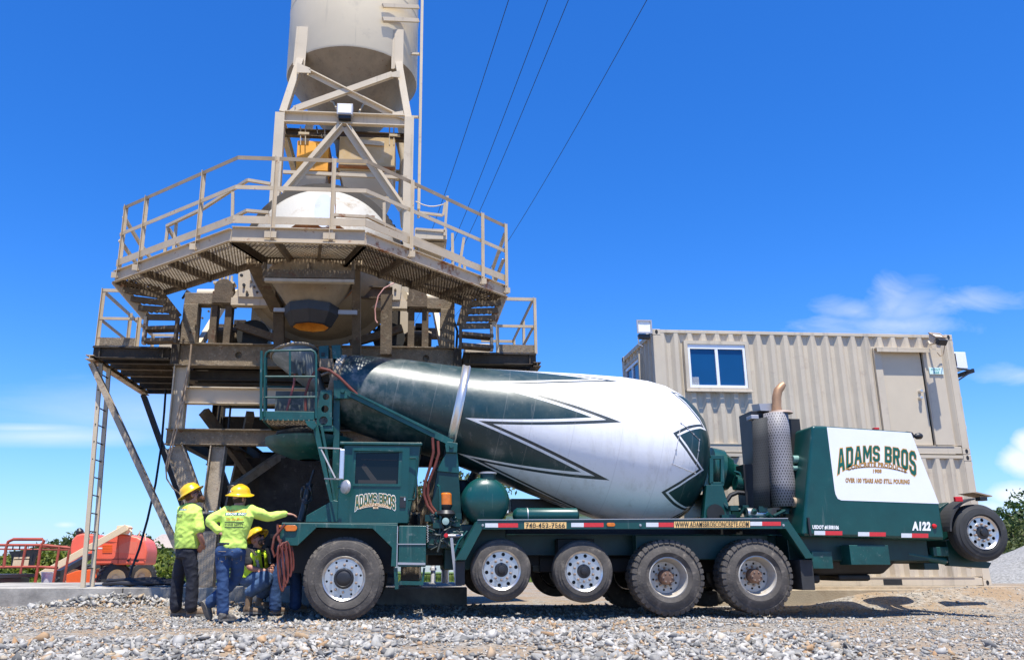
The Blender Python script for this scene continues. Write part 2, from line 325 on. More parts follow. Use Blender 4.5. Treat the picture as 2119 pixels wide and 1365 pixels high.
def block(name, s, fn, m, parent, grow=0.0):             # collegiate block capitals in the unit box, grown by grow for an outline
    x = 0; mb = MB(); W_ = sum(2.2 if c == ' ' else GLY[c][0] + .75 for c in s) - .75
    for c in s:
        if c == ' ': x += 2.2; continue
        w_, loops = GLY[c]
        def off(lp, g):
            n = len(lp); ar = sum(lp[i][0] * lp[(i + 1) % n][1] - lp[(i + 1) % n][0] * lp[i][1] for i in range(n)); r = []
            for i in range(n):
                a, b, d = Vector(lp[i - 1]), Vector(lp[i]), Vector(lp[(i + 1) % n]); e1, e2 = (b - a).normalized(), (d - b).normalized(); n1, n2 = Vector((e1.y, -e1.x)), Vector((e2.y, -e2.x)); k = n1 + n2; k = k / max(.45, k.dot(k)) * 2 if k.length > 1e-6 else n1
                r.append(tuple(b + k * (g if ar > 0 else -g)))
            return r
        lo = [off(loops[0], grow)] + [off(l, -grow) for l in loops[1:]] if grow else loops
        vs, fs = plate2d(lo[0], [] if grow > .5 else lo[1:], 0); mb.add([fn((x + v[0]) / W_, v[1] / 7) for v in vs], fs); x += w_ + .75
    return mb.build(name, m, parent, smooth=0, recalc=False)
def rect_px(u0, v0, u1, v1, Y, mb):
    a, b = px(u0, v1, Y), px(u1, v0, Y); return a.x, b.x, a.z, b.z
def copy_tree(o, parent=None, loc=None, rz=None):
    c = o.copy(); COL.objects.link(c)
    if parent is not None: inv = o.matrix_parent_inverse.copy(); c.parent = parent; c.matrix_parent_inverse = inv
    for k in [x for x in bpy.data.objects if x.parent == o]: copy_tree(k, c)
    if loc is not None: c.location = loc
    if rz is not None: c.rotation_euler.z = rz
    return c
# ---------------------------------------------------------------- ground, pad, footing, lawn
def sstep(a, b, x): t = np.clip((x - a) / (b - a), 0, 1); return t * t * (3 - 2 * t)
def gz(x, y):                                            # height of the gravel yard
    x = np.asarray(x, float); y = np.asarray(y, float)
    z = .07 * sstep(12.7, 14.3, y) * (1 - .7 * sstep(1.0, 5.0, x))
    z = z + .07 * np.exp(-((x + 4.6) / 1.1) ** 2 - ((y - 14.2) / .45) ** 2) + .12 * np.exp(-((x + 2.2) / .9) ** 2 - ((y - 13.9) / .5) ** 2)
    z = z + .05 * np.exp(-((y - 8.3 - .04 * x) / .9) ** 2) * (1 - sstep(3.5, 5.5, x)) + .02 * np.exp(-((y - 10.3 - .10 * x) / .7) ** 2) * (1 - sstep(-1, 1.5, x))
    z = z + .035 * sstep(.1, 1.5, np.abs(x - 2)) * 0 + .012 * np.sin(x * 1.7 + y * .6) + .010 * np.sin(x * 3.1 - y * 2.3)
    z = z + .07 * sstep(8.6, 11.6, x) * sstep(12.6, 15, y) + .26 * sstep(14.0, 15.2, y + .12 * np.sin(x * 2.1)) * sstep(7.0, 8.6, x)
    return z * (1 - sstep(14.9, 16, y) * .0)
def make_ground():
    xs = np.concatenate([[-900, -300, -100, -40, -20], np.arange(-13, 16.01, .2), [25, 45, 100, 300, 900]])
    ys = np.concatenate([[-30, -10, 0, 3], np.arange(5, 17.01, .2), [18, 20, 24, 30, 45, 80, 150, 400, 1500]])
    X, Y = np.meshgrid(xs, ys); Z = gz(np.clip(X, -13, 16), np.clip(Y, 4, 16.5))
    far = sstep(17, 24, Y); Z = Z * (1 - far) + .0 * far
    nx, ny = len(xs), len(ys)
    f = [(j * nx + i, j * nx + i + 1, (j + 1) * nx + i + 1, (j + 1) * nx + i) for j in range(ny - 1) for i in range(nx - 1)]
    me = bpy.data.meshes.new('ground'); me.from_pydata(np.stack([X, Y, Z], -1).reshape(-1, 3).tolist(), [], f)
    m = bpy.data.materials.new('gravel ground'); m.use_nodes = True; nt = m.node_tree; N = nt.nodes; L = nt.links; B = N['Principled BSDF']; B.inputs['Roughness'].default_value = .95
    tc = N.new('ShaderNodeTexCoord')
    def nz(sc, d=6, r=.6):
        n = N.new('ShaderNodeTexNoise'); n.inputs['Scale'].default_value = sc; n.inputs['Detail'].default_value = d; n.inputs['Roughness'].default_value = r; L.new(tc.outputs['Object'], n.inputs['Vector']); return n
    def rmp(inp, stops):
        r = N.new('ShaderNodeValToRGB'); e = r.color_ramp.elements
        e[0].position, e[0].color = stops[0][0], (*stops[0][1], 1); e[1].position, e[1].color = stops[-1][0], (*stops[-1][1], 1)
        for p, c in stops[1:-1]: x = e.new(p); x.color = (*c, 1)
        L.new(inp, r.inputs[0]); return r.outputs[0]
    vo = N.new('ShaderNodeTexVoronoi'); vo.inputs['Scale'].default_value = 28; L.new(tc.outputs['Object'], vo.inputs['Vector'])
    sv = N.new('ShaderNodeSeparateColor'); L.new(vo.outputs['Color'], sv.inputs[0])
    stones = rmp(sv.outputs[0], [(0, (.13, .115, .10)), (.4, (.23, .205, .17)), (.75, (.32, .295, .255)), (1, (.38, .345, .29))])
    dust = rmp(nz(5).outputs[0], [(.3, (.235, .155, .085)), (.7, (.30, .22, .14))])
    mx = N.new('ShaderNodeMix'); mx.data_type = 'RGBA'; L.new(rmp(nz(1.1, 7, .7).outputs[0], [(.42, (0, 0, 0)), (.58, (1, 1, 1))]), mx.inputs[0]); L.new(stones, mx.inputs[6]); L.new(dust, mx.inputs[7])
    L.new(mx.outputs[2], B.inputs['Base Color'])
    bp = N.new('ShaderNodeBump'); bp.inputs['Strength'].default_value = .8; bp.inputs['Distance'].default_value = .03; L.new(vo.outputs['Distance'], bp.inputs['Height']); bp.invert = True
    L.new(bp.outputs[0], B.inputs['Normal'])
    me.materials.append(m); struct(link('ground', me, None, 60))
make_ground()
SLAB = .365
mb = MB()
for x0, x1 in ((-14, -4.62), (-4.605, -2.3), (-2.285, 1.04)): mb.box(x0, x1, 14.7, 18.9, -.3, SLAB)
struct(mb.build('concrete_pad', M.conc, bevel=.012))
mb = MB(); mb.box(5.0, 12.2, 15.25, 18.6, -.2, .30)
struct(mb.build('concrete_footing', mat('footing concrete', (.38, .31, .22), .9, var=.15, vscale=2, dirt=(.26, .19, .12), damt=.5, dscale=1.5, bump=.4), bevel=.02))
for x0 in (4.9,):
    mb = MB(); mb.box(x0, 11.3, 15.35, 15.55, .303, .345); mb.box(x0, 11.3, 17.5, 17.7, .303, .345)
    tag(mb.build('timber_sleeper', M.wood), 'long pale timber sleeper under the lower cream container', 'timber')
# lawn beyond the pad: soil sheet and tufts
mb = MB(); mb.add([(-90, 36, .012), (110, 36, .012), (110, 260, .05), (-90, 260, .05)], [(0, 1, 2, 3)])
M.grass = mat('lawn', (.10, .17, .03), .9, var=.35, vscale=2, dirt=(.16, .2, .05), damt=.4, dscale=.6, bump=.6, bscale=20)
struct(mb.build('lawn', M.grass, recalc=False))
def island_mat(name, stops, rough=.8, bump=0, trans=0):
    m = bpy.data.materials.new(name); m.use_nodes = True; N = m.node_tree.nodes; L = m.node_tree.links; B = N['Principled BSDF']; B.inputs['Roughness'].default_value = rough
    g = N.new('ShaderNodeNewGeometry'); r = N.new('ShaderNodeValToRGB'); e = r.color_ramp.elements
    e[0].position, e[0].color = stops[0][0], (*stops[0][1], 1); e[1].position, e[1].color = stops[-1][0], (*stops[-1][1], 1)
    for p, c in stops[1:-1]: x = e.new(p); x.color = (*c, 1)
    L.new(g.outputs['Random Per Island'], r.inputs[0]); c = r.outputs[0]
    if bump:
        tc = N.new('ShaderNodeTexCoord'); n = N.new('ShaderNodeTexNoise'); n.inputs['Scale'].default_value = bump; n.inputs['Detail'].default_value = 4; L.new(tc.outputs['Object'], n.inputs['Vector'])
        mx = N.new('ShaderNodeMix'); mx.data_type = 'RGBA'; mx.blend_type = 'MULTIPLY'; mx.inputs[0].default_value = .6; L.new(c, mx.inputs[6])
        rr = N.new('ShaderNodeMapRange'); rr.inputs[1].default_value = .3; rr.inputs[2].default_value = .7; rr.inputs[3].default_value = .65; rr.inputs[4].default_value = 1.15; L.new(n.outputs[0], rr.inputs[0])
        L.new(rr.outputs[0], mx.inputs[7]); c = mx.outputs[2]
    L.new(c, B.inputs['Base Color'])
    if trans:
        t = N.new('ShaderNodeBsdfTranslucent'); L.new(c, t.inputs[0]); ms = N.new('ShaderNodeMixShader'); ms.inputs[0].default_value = trans
        L.new(B.outputs[0], ms.inputs[1]); L.new(t.outputs[0], ms.inputs[2]); L.new(ms.outputs[0], N['Material Output'].inputs[0])
    return m
# crushed stone
def shard(rs):
    b = bmesh.new(); n = rs.randint(6, 10); d = rs.normal(size=(n, 3)); d /= np.linalg.norm(d, axis=1)[:, None]; d *= rs.uniform(.75, 1.1, (n, 1)) * np.array([rs.uniform(.85, 1.3), rs.uniform(.6, 1.0), rs.uniform(.35, .75)])
    for p in d: b.verts.new(p)
    bmesh.ops.convex_hull(b, input=b.verts[:]); bmesh.ops.triangulate(b, faces=b.faces[:])
    for v in [v for v in b.verts if not v.link_faces]: b.verts.remove(v)
    b.verts.index_update(); r = np.array([v.co[:] for v in b.verts]), np.array([[v.index for v in f.verts] for f in b.faces]); b.free(); return r
def stones(name, n_try, f_pos, f_size, m, seed, sink=.35, kinds=24):
    rs = np.random.RandomState(seed); P = f_pos(rs, n_try); R = f_size(rs, P); AV = []; AF = []; off = 0
    for part in np.array_split(np.arange(len(P)), kinds):
        bv, bf = shard(rs); n = len(part); p, r_ = P[part], R[part]; V = np.repeat(bv[None], n, 0) * rs.uniform(.8, 1.2, (n, 1, 3)) * r_[:, None, None] * 1.15
        def rot(V, i, j, ang):
            c, s = np.cos(ang)[:, None], np.sin(ang)[:, None]; x, y = V[..., i].copy(), V[..., j].copy(); V[..., i] = x * c - y * s; V[..., j] = x * s + y * c
        rot(V, 1, 2, rs.normal(0, .5, n)); rot(V, 0, 2, rs.normal(0, .5, n)); rot(V, 0, 1, rs.uniform(0, 2 * pi, n))
        Z = gz(p[:, 0], p[:, 1]) + r_ * (.55 - sink) + (p[:, 2] if p.shape[1] > 2 else 0)
        V[..., 0] += p[:, 0, None]; V[..., 1] += p[:, 1, None]; V[..., 2] += Z[:, None]
        AV.append(V.reshape(-1, 3)); AF.append((bf[None] + (np.arange(n) * len(bv))[:, None, None] + off).reshape(-1, 3)); off += n * len(bv)
    V = np.concatenate(AV); Fc = np.concatenate(AF)
    me = bpy.data.meshes.new(name); me.vertices.add(len(V)); me.vertices.foreach_set('co', V.reshape(-1))
    me.loops.add(len(Fc) * 3); me.loops.foreach_set('vertex_index', Fc.reshape(-1).astype(np.int32))
    me.polygons.add(len(Fc)); me.polygons.foreach_set('loop_start', np.arange(0, len(Fc) * 3, 3, dtype=np.int32))
    me.update(calc_edges=True); me.materials.append(m)
    o = bpy.data.objects.new(name, me); COL.objects.link(o); return o
M.stone = island_mat('crushed limestone', [(0, (.10, .098, .095)), (.12, (.20, .193, .18)), (.35, (.285, .272, .25)), (.65, (.38, .362, .332)), (.83, (.475, .45, .41)), (.88, (.40, .30, .19)), (.945, (.34, .20, .10)), (1, (.44, .36, .26))], .85, 16)
M.chip = island_mat('stone chips', [(0, (.15, .145, .14)), (.3, (.25, .235, .205)), (.6, (.35, .33, .295)), (.85, (.45, .43, .39)), (1, (.36, .26, .155))], .9, 0)
def sandmask(P):                                         # bare sandy wheel tracks
    x, y = P[:, 0], P[:, 1]
    d = 1.3 * np.exp(-((y - 10.0 - .12 * x) / .75) ** 2) * (1 - sstep(-1.5, .8, x)) + .9 * np.exp(-((y - 7.7) / .35) ** 2 - ((x - .6) / 1.2) ** 2) + .95 * np.exp(-((y - 9.9) / .8) ** 2 - ((x - 3.7) / 1.6) ** 2)
    nse = np.array([noise.noise(Vector((a * .8, b * 1.6, 0))) for a, b in zip(x, y)])
    return d + .25 * nse
def pos_big(rs, n):
    y = rs.uniform(6.4, 14.68, n); x = rs.uniform(-1, 1, n) * (y * .66 + .6) + y * .1
    P = np.stack([x, y], -1); keep = (sandmask(P) < rs.uniform(.1, .7, n))
    right = sstep(3.6, 4.6, x - (y - 8) * .3); keep &= rs.uniform(0, 1, n) > right * .80
    keep &= ~((y > 12.6) & (x > 5.2) & (rs.uniform(0, 1, n) < .8))
    return P[keep]
def size_big(rs, P):
    r = np.exp(rs.normal(-3.5, .40, len(P))); r = np.clip(r, .012, .08)
    return r * (1 - .25 * sstep(9, 12, P[:, 1])) * (1 - .2 * sstep(3.5, 5, P[:, 0]))
def pos_chip(rs, n):
    y = rs.uniform(6.4, 15.2, n); x = rs.uniform(-1, 1, n) * (y * .68 + .6) + y * .1
    k = (y < 14.68) | (x > 1.1); return np.stack([x, y], -1)[k]
def size_chip(rs, P): return np.clip(np.exp(rs.normal(-4.35, .35, len(P))), .006, .03)
tag(stones('gravel', 38000, pos_big, size_big, M.stone, 3), 'grey crushed limestone gravel spread over the yard', 'gravel', kind='stuff')
tag(stones('stone_chips', 26000, pos_chip, size_chip, M.chip, 5), 'small tan stone chips between the gravel', 'gravel', kind='stuff')
def pos_heap(rs, n):
    a = rs.uniform(0, 2 * pi, n); r = np.sqrt(rs.uniform(0, 1, n)); x = -4.5 + 1.5 * r * np.cos(a); y = 14.3 + .4 * r * np.sin(a)
    k = y < 14.66; P = np.stack([x, y, .16 * np.clip(1 - r, 0, 1) * rs.uniform(0, 1, n)], -1); return P[k]
tag(stones('gravel_heap', 900, pos_heap, lambda rs, P: np.clip(np.exp(rs.normal(-3.1, .3, len(P))), .02, .08), M.stone, 9), 'low heap of grey gravel against the concrete pad', 'gravel', kind='stuff')
# grey gravel mound at the far right
def mound():
    n, k = 40, 14; rs = np.random.RandomState(4); vs = []; c = Vector((16.0, 19.5, .15))
    for j in range(k + 1):
        r = j / k
        for i in range(n):
            a = 2 * pi * i / n; h = 1.35 * max(0, 1 - r) ** .9; vs.append((c.x + 3.9 * r * cos(a), c.y + 3.0 * r * sin(a), c.z + h + rs.normal(0, .03)))
    fs = [(j * n + i, j * n + (i + 1) % n, (j + 1) * n + (i + 1) % n, (j + 1) * n + i) for j in range(k) for i in range(n)]
    mb = MB(); mb.add(vs, fs)
    o = mb.build('gravel_mound', mat('mound gravel', (.24, .235, .225), .95, var=.4, vscale=18, dirt=(.36, .35, .33), damt=.4, dscale=25, bump=1, bscale=40)); o['kind'] = 'structure'
mound()
# ---------------------------------------------------------------- concrete batch plant
PL = thing('batch_plant', 'tall tan concrete batch plant with silo, tilting mixer and octagonal walkway', 'batch plant', (-1.64, 16, SLAB))
XC = -1.64
# silo
mb = MB(); mb.lathe([(11.56, 1.500), (11.60, 1.515), (13.2, 1.515), (13.21, 1.522), (13.25, 1.522), (13.26, 1.515), (18, 1.515), (18.6, .6), (18.7, 0)], (-1.455, 17.5, 0), (0, 0, 1), 64)
silo = mb.build('silo', M.silo, PL, smooth=30)
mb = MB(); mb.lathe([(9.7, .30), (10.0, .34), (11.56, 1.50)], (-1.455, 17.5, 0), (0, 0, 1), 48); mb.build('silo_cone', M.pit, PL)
for u0, v0, u1, v1 in ((792, 10, 866, 15), (792, 38, 866, 43)):
    mb = MB(); a = px(u0, v0, 16.05); a.y = 16.08; b = px(u1, v1, 16.55); mb.bar(a, b, .05, .09); mb.build('ladder_bracket', M.tan, silo)
mb = MB()
for y in (16.5, 16.95):
    mb.bar((.14, y, 8.0), (.14, y, 18.2), .06, .06, (1, 0, 0))
for k in range(34): mb.bar((.14, 16.5, 8.2 + k * .3), (.14, 16.95, 8.2 + k * .3), .025, .025)
for z in (8.6, 10.3, 11.9): mb.bar((.14, 16.7, z), (-.1, 16.7, z), .05, .05)
mb.build('silo_ladder', M.tan, PL)
YF, YB = 16.2, 18.8
# columns, cap beams, struts
def col4():
    L0, L1 = px(581, 237, YF), px(569, 420, YF); R0 = px(847, 249, YF)
    xl, xr, zt = (L0.x + L1.x) / 2, R0.x, 9.96
    for x in (xl, xr):
        for y in (YF, YB):
            mb = MB(); mb.ibeam((x, y, 4.40), (x, y, zt), .20, .20, .02, (1, 0, 0)); mb.bar((x, y - .105, 4.4), (x, y - .105, zt), .20, .012, (0, 1, 0)); mb.build('column', M.tan, PL)
    return xl, xr
XL, XR = col4()
mb = MB(); mb.channel((XL + .1, YF - .02, 9.86), (XR - .1, YF - .02, 9.86), .26, .12, .02); mb.build('cap_beam', M.tan, PL)
mb = MB(); mb.channel((XL + .1, YB, 9.86), (XR - .1, YB, 9.86), .26, .12, .02); mb.build('cap_beam', M.tan, PL)
for x in (XL, XR):
    mb = MB(); mb.ibeam((x, YF + .1, 9.86), (x, YB - .1, 9.86), .24, .12, .02); mb.build('cap_beam', M.tan, PL)
mb = MB(); mb.ibeam(px(585, 274, 16.7), px(838, 286, 16.7), .17, .12, .02); mb.build('bin_beam', M.under, PL)
for y, sg in ((YF, 1), (YB, -1)):
    for u0, v0, u1, v1, u2, v2 in ((586, 236, 622, 126, 629, 56), (845, 248, 825, 133, 826, 62)):
        a, b, c = px(u0, v0, YF), px(u1, v1, YF + .12), px(u2, v2, YF + .12)
        if sg < 0: a.y, b.y, c.y = YB, YB - .12, YB - .12
        mb = MB(); mb.bar(a, b, .15, .20, (0, 1, 0)); mb.build('silo_leg', M.tan, PL)
        mb = MB(); mb.angle(b + Vector((0, 0, -.12)), c, .16, .025, (0, sg, 0)); mb.bar(b + Vector((0, 0, -.12)), c, .20, .03, (0, 1, 0)); mb.build('silo_foot', M.tan, PL)
mb = MB(); mb.angle(px(640, 148, YF), px(814, 236, YF), .10, .012, (0, -1, 0)); mb.bar(px(640, 148, YF), px(814, 236, YF), .02, .12); mb.build('cross_brace', M.tan, PL)
mb = MB(); mb.angle(px(812, 153, YF - .06), px(609, 225, YF - .06), .10, .012, (0, 1, 1)); mb.bar(px(812, 153, YF - .06), px(609, 225, YF - .06), .02, .13); mb.build('cross_brace', M.tan, PL)
for poly in (((615, 130), (642, 141), (643, 151), (614, 150)), ((612, 217), (594, 232), (609, 232), (610, 219)), ((810, 150), (827, 146), (827, 160), (810, 159)), ((834, 229), (812, 233), (813, 240), (837, 246))):
    mb = MB(); mb.prism([px(u, v, YF - .1) for u, v in poly], (0, .02, 0)); mb.build('gusset', M.tan, PL)
for a, b in (((709, 262), (588, 402)), ((719, 262), (836, 432))):
    mb = MB(); mb.angle(px(*a, YF - .13), px(*b, YF - .13), .13, .015, (0, -1, 0)); mb.bar(px(*a, YF - .13), px(*b, YF - .13), .015, .14); mb.build('v_brace', M.tan, PL)
# conduits on the cone
mb = MB()
mb.tube([px(678, 208, 16.9), px(690, 212, 16.7), px(697, 226, 16.3)], .02); mb.tube([px(765, 218, 16.9), px(752, 216, 16.7), px(744, 230, 16.4), px(743, 242, 16.3)], .02); mb.build('conduit', M.tan, PL)
# weigh bins
def bin_(u0, v0, u1, v1, y0, y1, m, zdrop, shrink, mlow):
    a, b = px(u0, v1, y0), px(u1, v0, y0)
    mb = MB(); mb.box(a.x, b.x, y0, y1, a.z, b.z); bx = mb.build('weigh_bin', m, PL, bevel=.01)
    mb = MB(); cx, cyy = (a.x + b.x) / 2, (y0 + y1) / 2; z = a.z - .002
    lo = [(a.x + .02, y0 + .02, z), (b.x - .02, y0 + .02, z), (b.x - .02, y1 - .02, z), (a.x + .02, y1 - .02, z)]
    bt = [(cx + (p[0] - cx) * shrink, cyy + (p[1] - cyy) * shrink, z - zdrop) for p in lo]
    mb.hexa(bt + lo); mb.build('bin_hopper', mlow, bx, bevel=.01)
    return a, b, bx
_, _, ob = bin_(612, 293, 681, 352, 16.55, 17.7, M.orange, .62, .8, M.tan)
a, b, tb = bin_(700, 286, 818, 352, 16.5, 17.8, M.ochre, .95, .5, M.tan)
mb = MB(); mb.bar(px(726, 292, 16.46), px(795, 298, 16.46), .03, .10); mb.build('flange', M.tan, tb)
mb = MB(); mb.bar(px(700, 344, 16.47), px(818, 349, 16.47), .03, .06); mb.build('rust_strip', M.rust, tb)
mb = MB()
for u in (622, 632, 672, 806, 815): mb.tube([px(u, 262, 16.5), px(u, 300, 16.5)], .013, 6)
for u, v in ((618, 276), (665, 282), (806, 280)): mb.bar(px(u, v, 16.5), px(u + 22, v + 1, 16.5), .05, .05)
mb.build('hanger_rods', M.tan, PL)
mb = MB(); mb.tube([px(655, 262, 16.5), px(658, 280, 16.45), px(666, 275, 16.45), px(672, 290, 16.5), px(660, 310, 16.5), px(650, 330, 16.5)], .014, 6); mb.build('wiring', M.cable, PL)
mb = MB(); mb.tube([px(826, 292, 17), px(836, 330, 17), px(832, 400, 17), px(838, 470, 17)], .09, 12); mb.build('dust_pipe', M.tan, PL)
mb = MB(); mb.bar(px(586, 356, 16.1), px(842, 368, 16.1), .05, .07); mb.bar(px(592, 398, 16.3), px(838, 412, 16.3), .04, .05); mb.build('guard_bar', M.rail, PL)
mb = MB(); q = [px(612, 394, 16.9), px(800, 396, 16.9), px(782, 440, 17.2), px(640, 436, 17.2)]; mb.prism(q, (0, .9, 0)); mb.build('charge_funnel', mat('ruddy plate', (.36, .25, .18), .7, var=.2, rust=.2), PL)
# tilting mixer drum, mouth tipped towards the truck and a little up
mo, max_ = Vector((-1.62, 15.0, 6.13)), Vector((0, -.95, -.31))
mb = MB(); mb.lathe([(-1.3, .85), (-1.25, .95), (-.75, 1.40), (.30, 1.42), (.34, 1.40), (1.15, .80), (1.28, .76), (1.28, .68), (.6, .68), (.2, .3), (.2, 0)], mo, max_, 64)
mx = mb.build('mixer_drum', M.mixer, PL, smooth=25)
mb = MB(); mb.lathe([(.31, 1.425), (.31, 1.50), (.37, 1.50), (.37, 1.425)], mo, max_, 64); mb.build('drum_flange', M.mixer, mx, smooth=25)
mb = MB(); mb.lathe([(-.66, 1.36), (-.66, 1.47), (-.5, 1.47), (-.5, 1.36)], mo, max_, 72)
axx = max_.orthogonal().normalized(); axy = max_.cross(axx)
for k in range(80):
    an = 2 * pi * k / 80; r = axx * cos(an) + axy * sin(an); mb.bar(mo - max_ * .58 + r * 1.46, mo - max_ * .58 + r * 1.54, .16, .06, axx * -sin(an) + axy * cos(an))
mb.build('ring_gear', M.soot, mx, smooth=30)
mb = MB(); mb.lathe([(1.285, .70), (1.285, .765), (1.31, .765), (1.31, .70)], mo, max_, 48); mb.build('mouth_rim', M.rust, mx)
mb = MB(); o = px(670, 435, 13.2); mb.prism([o + Vector((.165 * cos(t), 0, .31 * sin(t))) for t in np.linspace(0, 2 * pi, 29)[:-1]], (.03, .03, 0)); mb.build('splash_plate', M.white, PL)
mb = MB(); mb.bar(px(692, 398, 13.25), px(692, 500, 13.25), .05, .05, (0, 1, 0)); mb.bar(px(690, 445, 13.2), px(775, 450, 13.4), .04, .05); mb.build('chute_link', M.rustb, PL)
# discharge cone, collar and mouth
dc = Vector((-1.63, 13.42, 0))
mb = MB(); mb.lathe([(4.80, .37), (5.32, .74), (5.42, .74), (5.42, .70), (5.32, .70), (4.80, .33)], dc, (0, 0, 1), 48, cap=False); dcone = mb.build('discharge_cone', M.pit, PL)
mb = MB(); mb.lathe([(4.83, .39), (4.83, .455), (4.69, .44), (4.50, .335), (4.49, .30), (4.80, .30)], dc, (0, 0, 1), 8, cap=False); cl = mb.build('discharge_collar', M.black, dcone, smooth=0)
mb = MB(); mb.lathe([(4.495, .295), (4.74, .292), (4.741, 0)], dc, (0, 0, 1), 8, cap=False); mb.build('collar_liner', mat('sunlit rust', (.95, .38, .05), .8, var=.3, vscale=7), cl, smooth=0)  # rust orange brightened to stand for sunlight inside the mouth
mb = MB(); mb.bar(dc + Vector((-.62, 0, 4.78)), dc + Vector((-.40, 0, 4.78)), .05, .06); mb.build('collar_pin', M.steelg, dcone); mb = MB(); mb.bar(dc + Vector((.40, 0, 4.76)), dc + Vector((.75, 0, 4.76)), .05, .07); mb.build('collar_pin', M.steelg, dcone)
# main beams with holes
def hbeam(y, m, holes):
    a, b = px(367, 713, 14.9), px(947, 758, 14.9)
    mb = MB(); x0, x1, z0, z1 = -4.17, .88, 4.16, 4.535
    plate(mb, [(x0, z0), (x1, z0), (x1, z1), (x0, z1)], [circ(x, 4.36, .062) for x in holes], .016, lambda p, q, d: (p, y + d, q))
    mb.box(x0, x1, y + .06, y + .075, z0, z1); mb.box(x0, x1, y - .10, y + .14, z1 + .001, z1 + .02); mb.box(x0, x1, y - .10, y + .14, z0 - .02, z0 - .001)
    return mb.build('main_beam', m, PL)
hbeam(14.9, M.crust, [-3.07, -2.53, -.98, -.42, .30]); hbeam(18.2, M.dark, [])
for x in (-4.17, .88):
    mb = MB(); mb.ibeam((x, 15.05, 4.33), (x, 18.1, 4.33), .38, .18, .02); mb.build('side_beam', M.under, PL)
    mb = MB(); mb.box(x - .07, x + .07, 14.80, 14.885, 4.16, 4.535); mb.build('beam_stiffener', M.dark, PL)
for y in (15.7, 16.6, 17.4):
    mb = MB(); mb.ibeam((-4.05, y, 4.22), (.76, y, 4.22), .2, .12, .02); mb.build('floor_joist', M.dark, PL)
# trunnion frames
for s in (-1, 1):
    def X(d): return XC + s * d
    mb = MB(); mb.box(*sorted((X(2.46), X(2.20))), 14.80, 15.1, 4.56, 5.28); mb.build('trunnion_post', M.crust, PL, bevel=.01)
    mb = MB(); mb.box(*sorted((X(2.46), X(1.62))), 14.82, 15.08, 5.285, 5.50); mb.build('trunnion_beam', M.crust, PL, bevel=.01)
    for d in (1.66, 1.92):
        mb = MB(); mb.box(*sorted((X(d - .06), X(d + .06))), 14.84, 15.06, 4.56, 5.28); mb.build('trunnion_post', M.under, PL)
    mb = MB(); mb.box(*sorted((X(1.58), X(1.95))), 14.76, 15.14, 5.30, 5.52); mb.lathe([(0, .17), (.22, .17)], (X(1.77), 14.80, 5.60), (0, 1, 0), 24)
    mb.box(*sorted((X(1.61), X(1.93))), 14.78, 15.12, 5.50, 5.58); mb.build('trunnion_bearing', M.under, PL)
    mb = MB()
    for k in range(4): mb.cyl((X(1.66 + k * .07), 14.9, 5.72), (X(1.66 + k * .07), 14.9, 5.86), .025, n=8)
    mb.box(*sorted((X(1.6), X(1.98))), 14.85, 15.1, 5.70, 5.74); mb.build('bearing_cap', M.tan, PL)
    mb = MB(); mb.box(*sorted((X(.75), X(1.58))), 14.62, 14.8, 5.22, 5.36); mb.prism([(X(1.56), 14.64, 5.365), (X(.78), 14.64, 5.365), (X(1.42), 14.64, 5.62)], (0, .05, 0)); mb.build('tilt_arm', M.tan, PL)
    mb = MB(); mb.bar((X(1.50), 14.9, 4.92), (X(.55), 14.9, 4.60), .14, .13); mb.build('support_strut', M.under, PL)
    mb = MB(); mb.bar((X(1.55), 15.1, 5.5), (X(1.15), 15.05, 6.0), .14, .2); mb.bar((X(1.15), 15.05, 6.0), (X(.95), 14.9, 5.7), .12, .16); mb.build('tilt_bracket', M.tan, PL)
    mb = MB(); mb.lathe([(0, .30), (.1, .30), (.1, .2), (.3, .2)], (X(1.25), 15.15, 4.80), (0, 1, 0), 20); mb.box(*sorted((X(1.02), X(1.5))), 15.2, 15.7, 4.56, 4.95); mb.build('drive_pinion', M.soot, PL, smooth=30)
    mb = MB(); mb.bar((X(2.28), 15.3, 4.56), (X(2.10), 16.9, 6.2), .1, .14); mb.build('rear_stay', M.tan, PL)
# supports of the front walkway
mb = MB(); mb.bar(px(524, 540, 13.1), px(574, 640, 14.4), .11, .22, (1, 0, 0)); mb.build('walkway_strut', M.under, PL)
mb = MB(); mb.bar(px(577, 636, 14.55), px(578, 735, 14.55), .18, .16, (0, 1, 0)); mb.build('walkway_post', M.under, PL)
mb = MB(); mb.bar(px(737, 535, 13.1), px(738, 735, 14.0), .14, .16, (0, 1, 0)); mb.build('walkway_post', M.under, PL)
mb = MB(); mb.bar(px(800, 612, 14.3), px(799, 735, 14.3), .20, .2, (0, 1, 0)); mb.build('walkway_post', M.under, PL)
mb = MB(); mb.channel(px(742, 606, 14.3), px(812, 608, 14.3), .22, .08, .015); mb.build('post_cap', M.under, PL)
for v, ht, m_ in ((567, .13, M.under), (580, .05, M.grate)):
    mb = MB(); mb.bar(px(548, v, 12.62), px(733, v + 3, 12.62), .10, ht); mb.build('step_ledge', m_, PL)
for u in (548, 640, 731):
    mb = MB(); mb.bar(px(u, 545, 12.66), px(u, 584, 12.66), .05, .12, (0, 1, 0)); mb.build('ledge_hanger', M.under, PL)
mb = MB(); mb.bar(px(508, 527, 12.93), px(753, 532, 12.93), .03, .155); mb.build('edge_channel', M.under, PL)
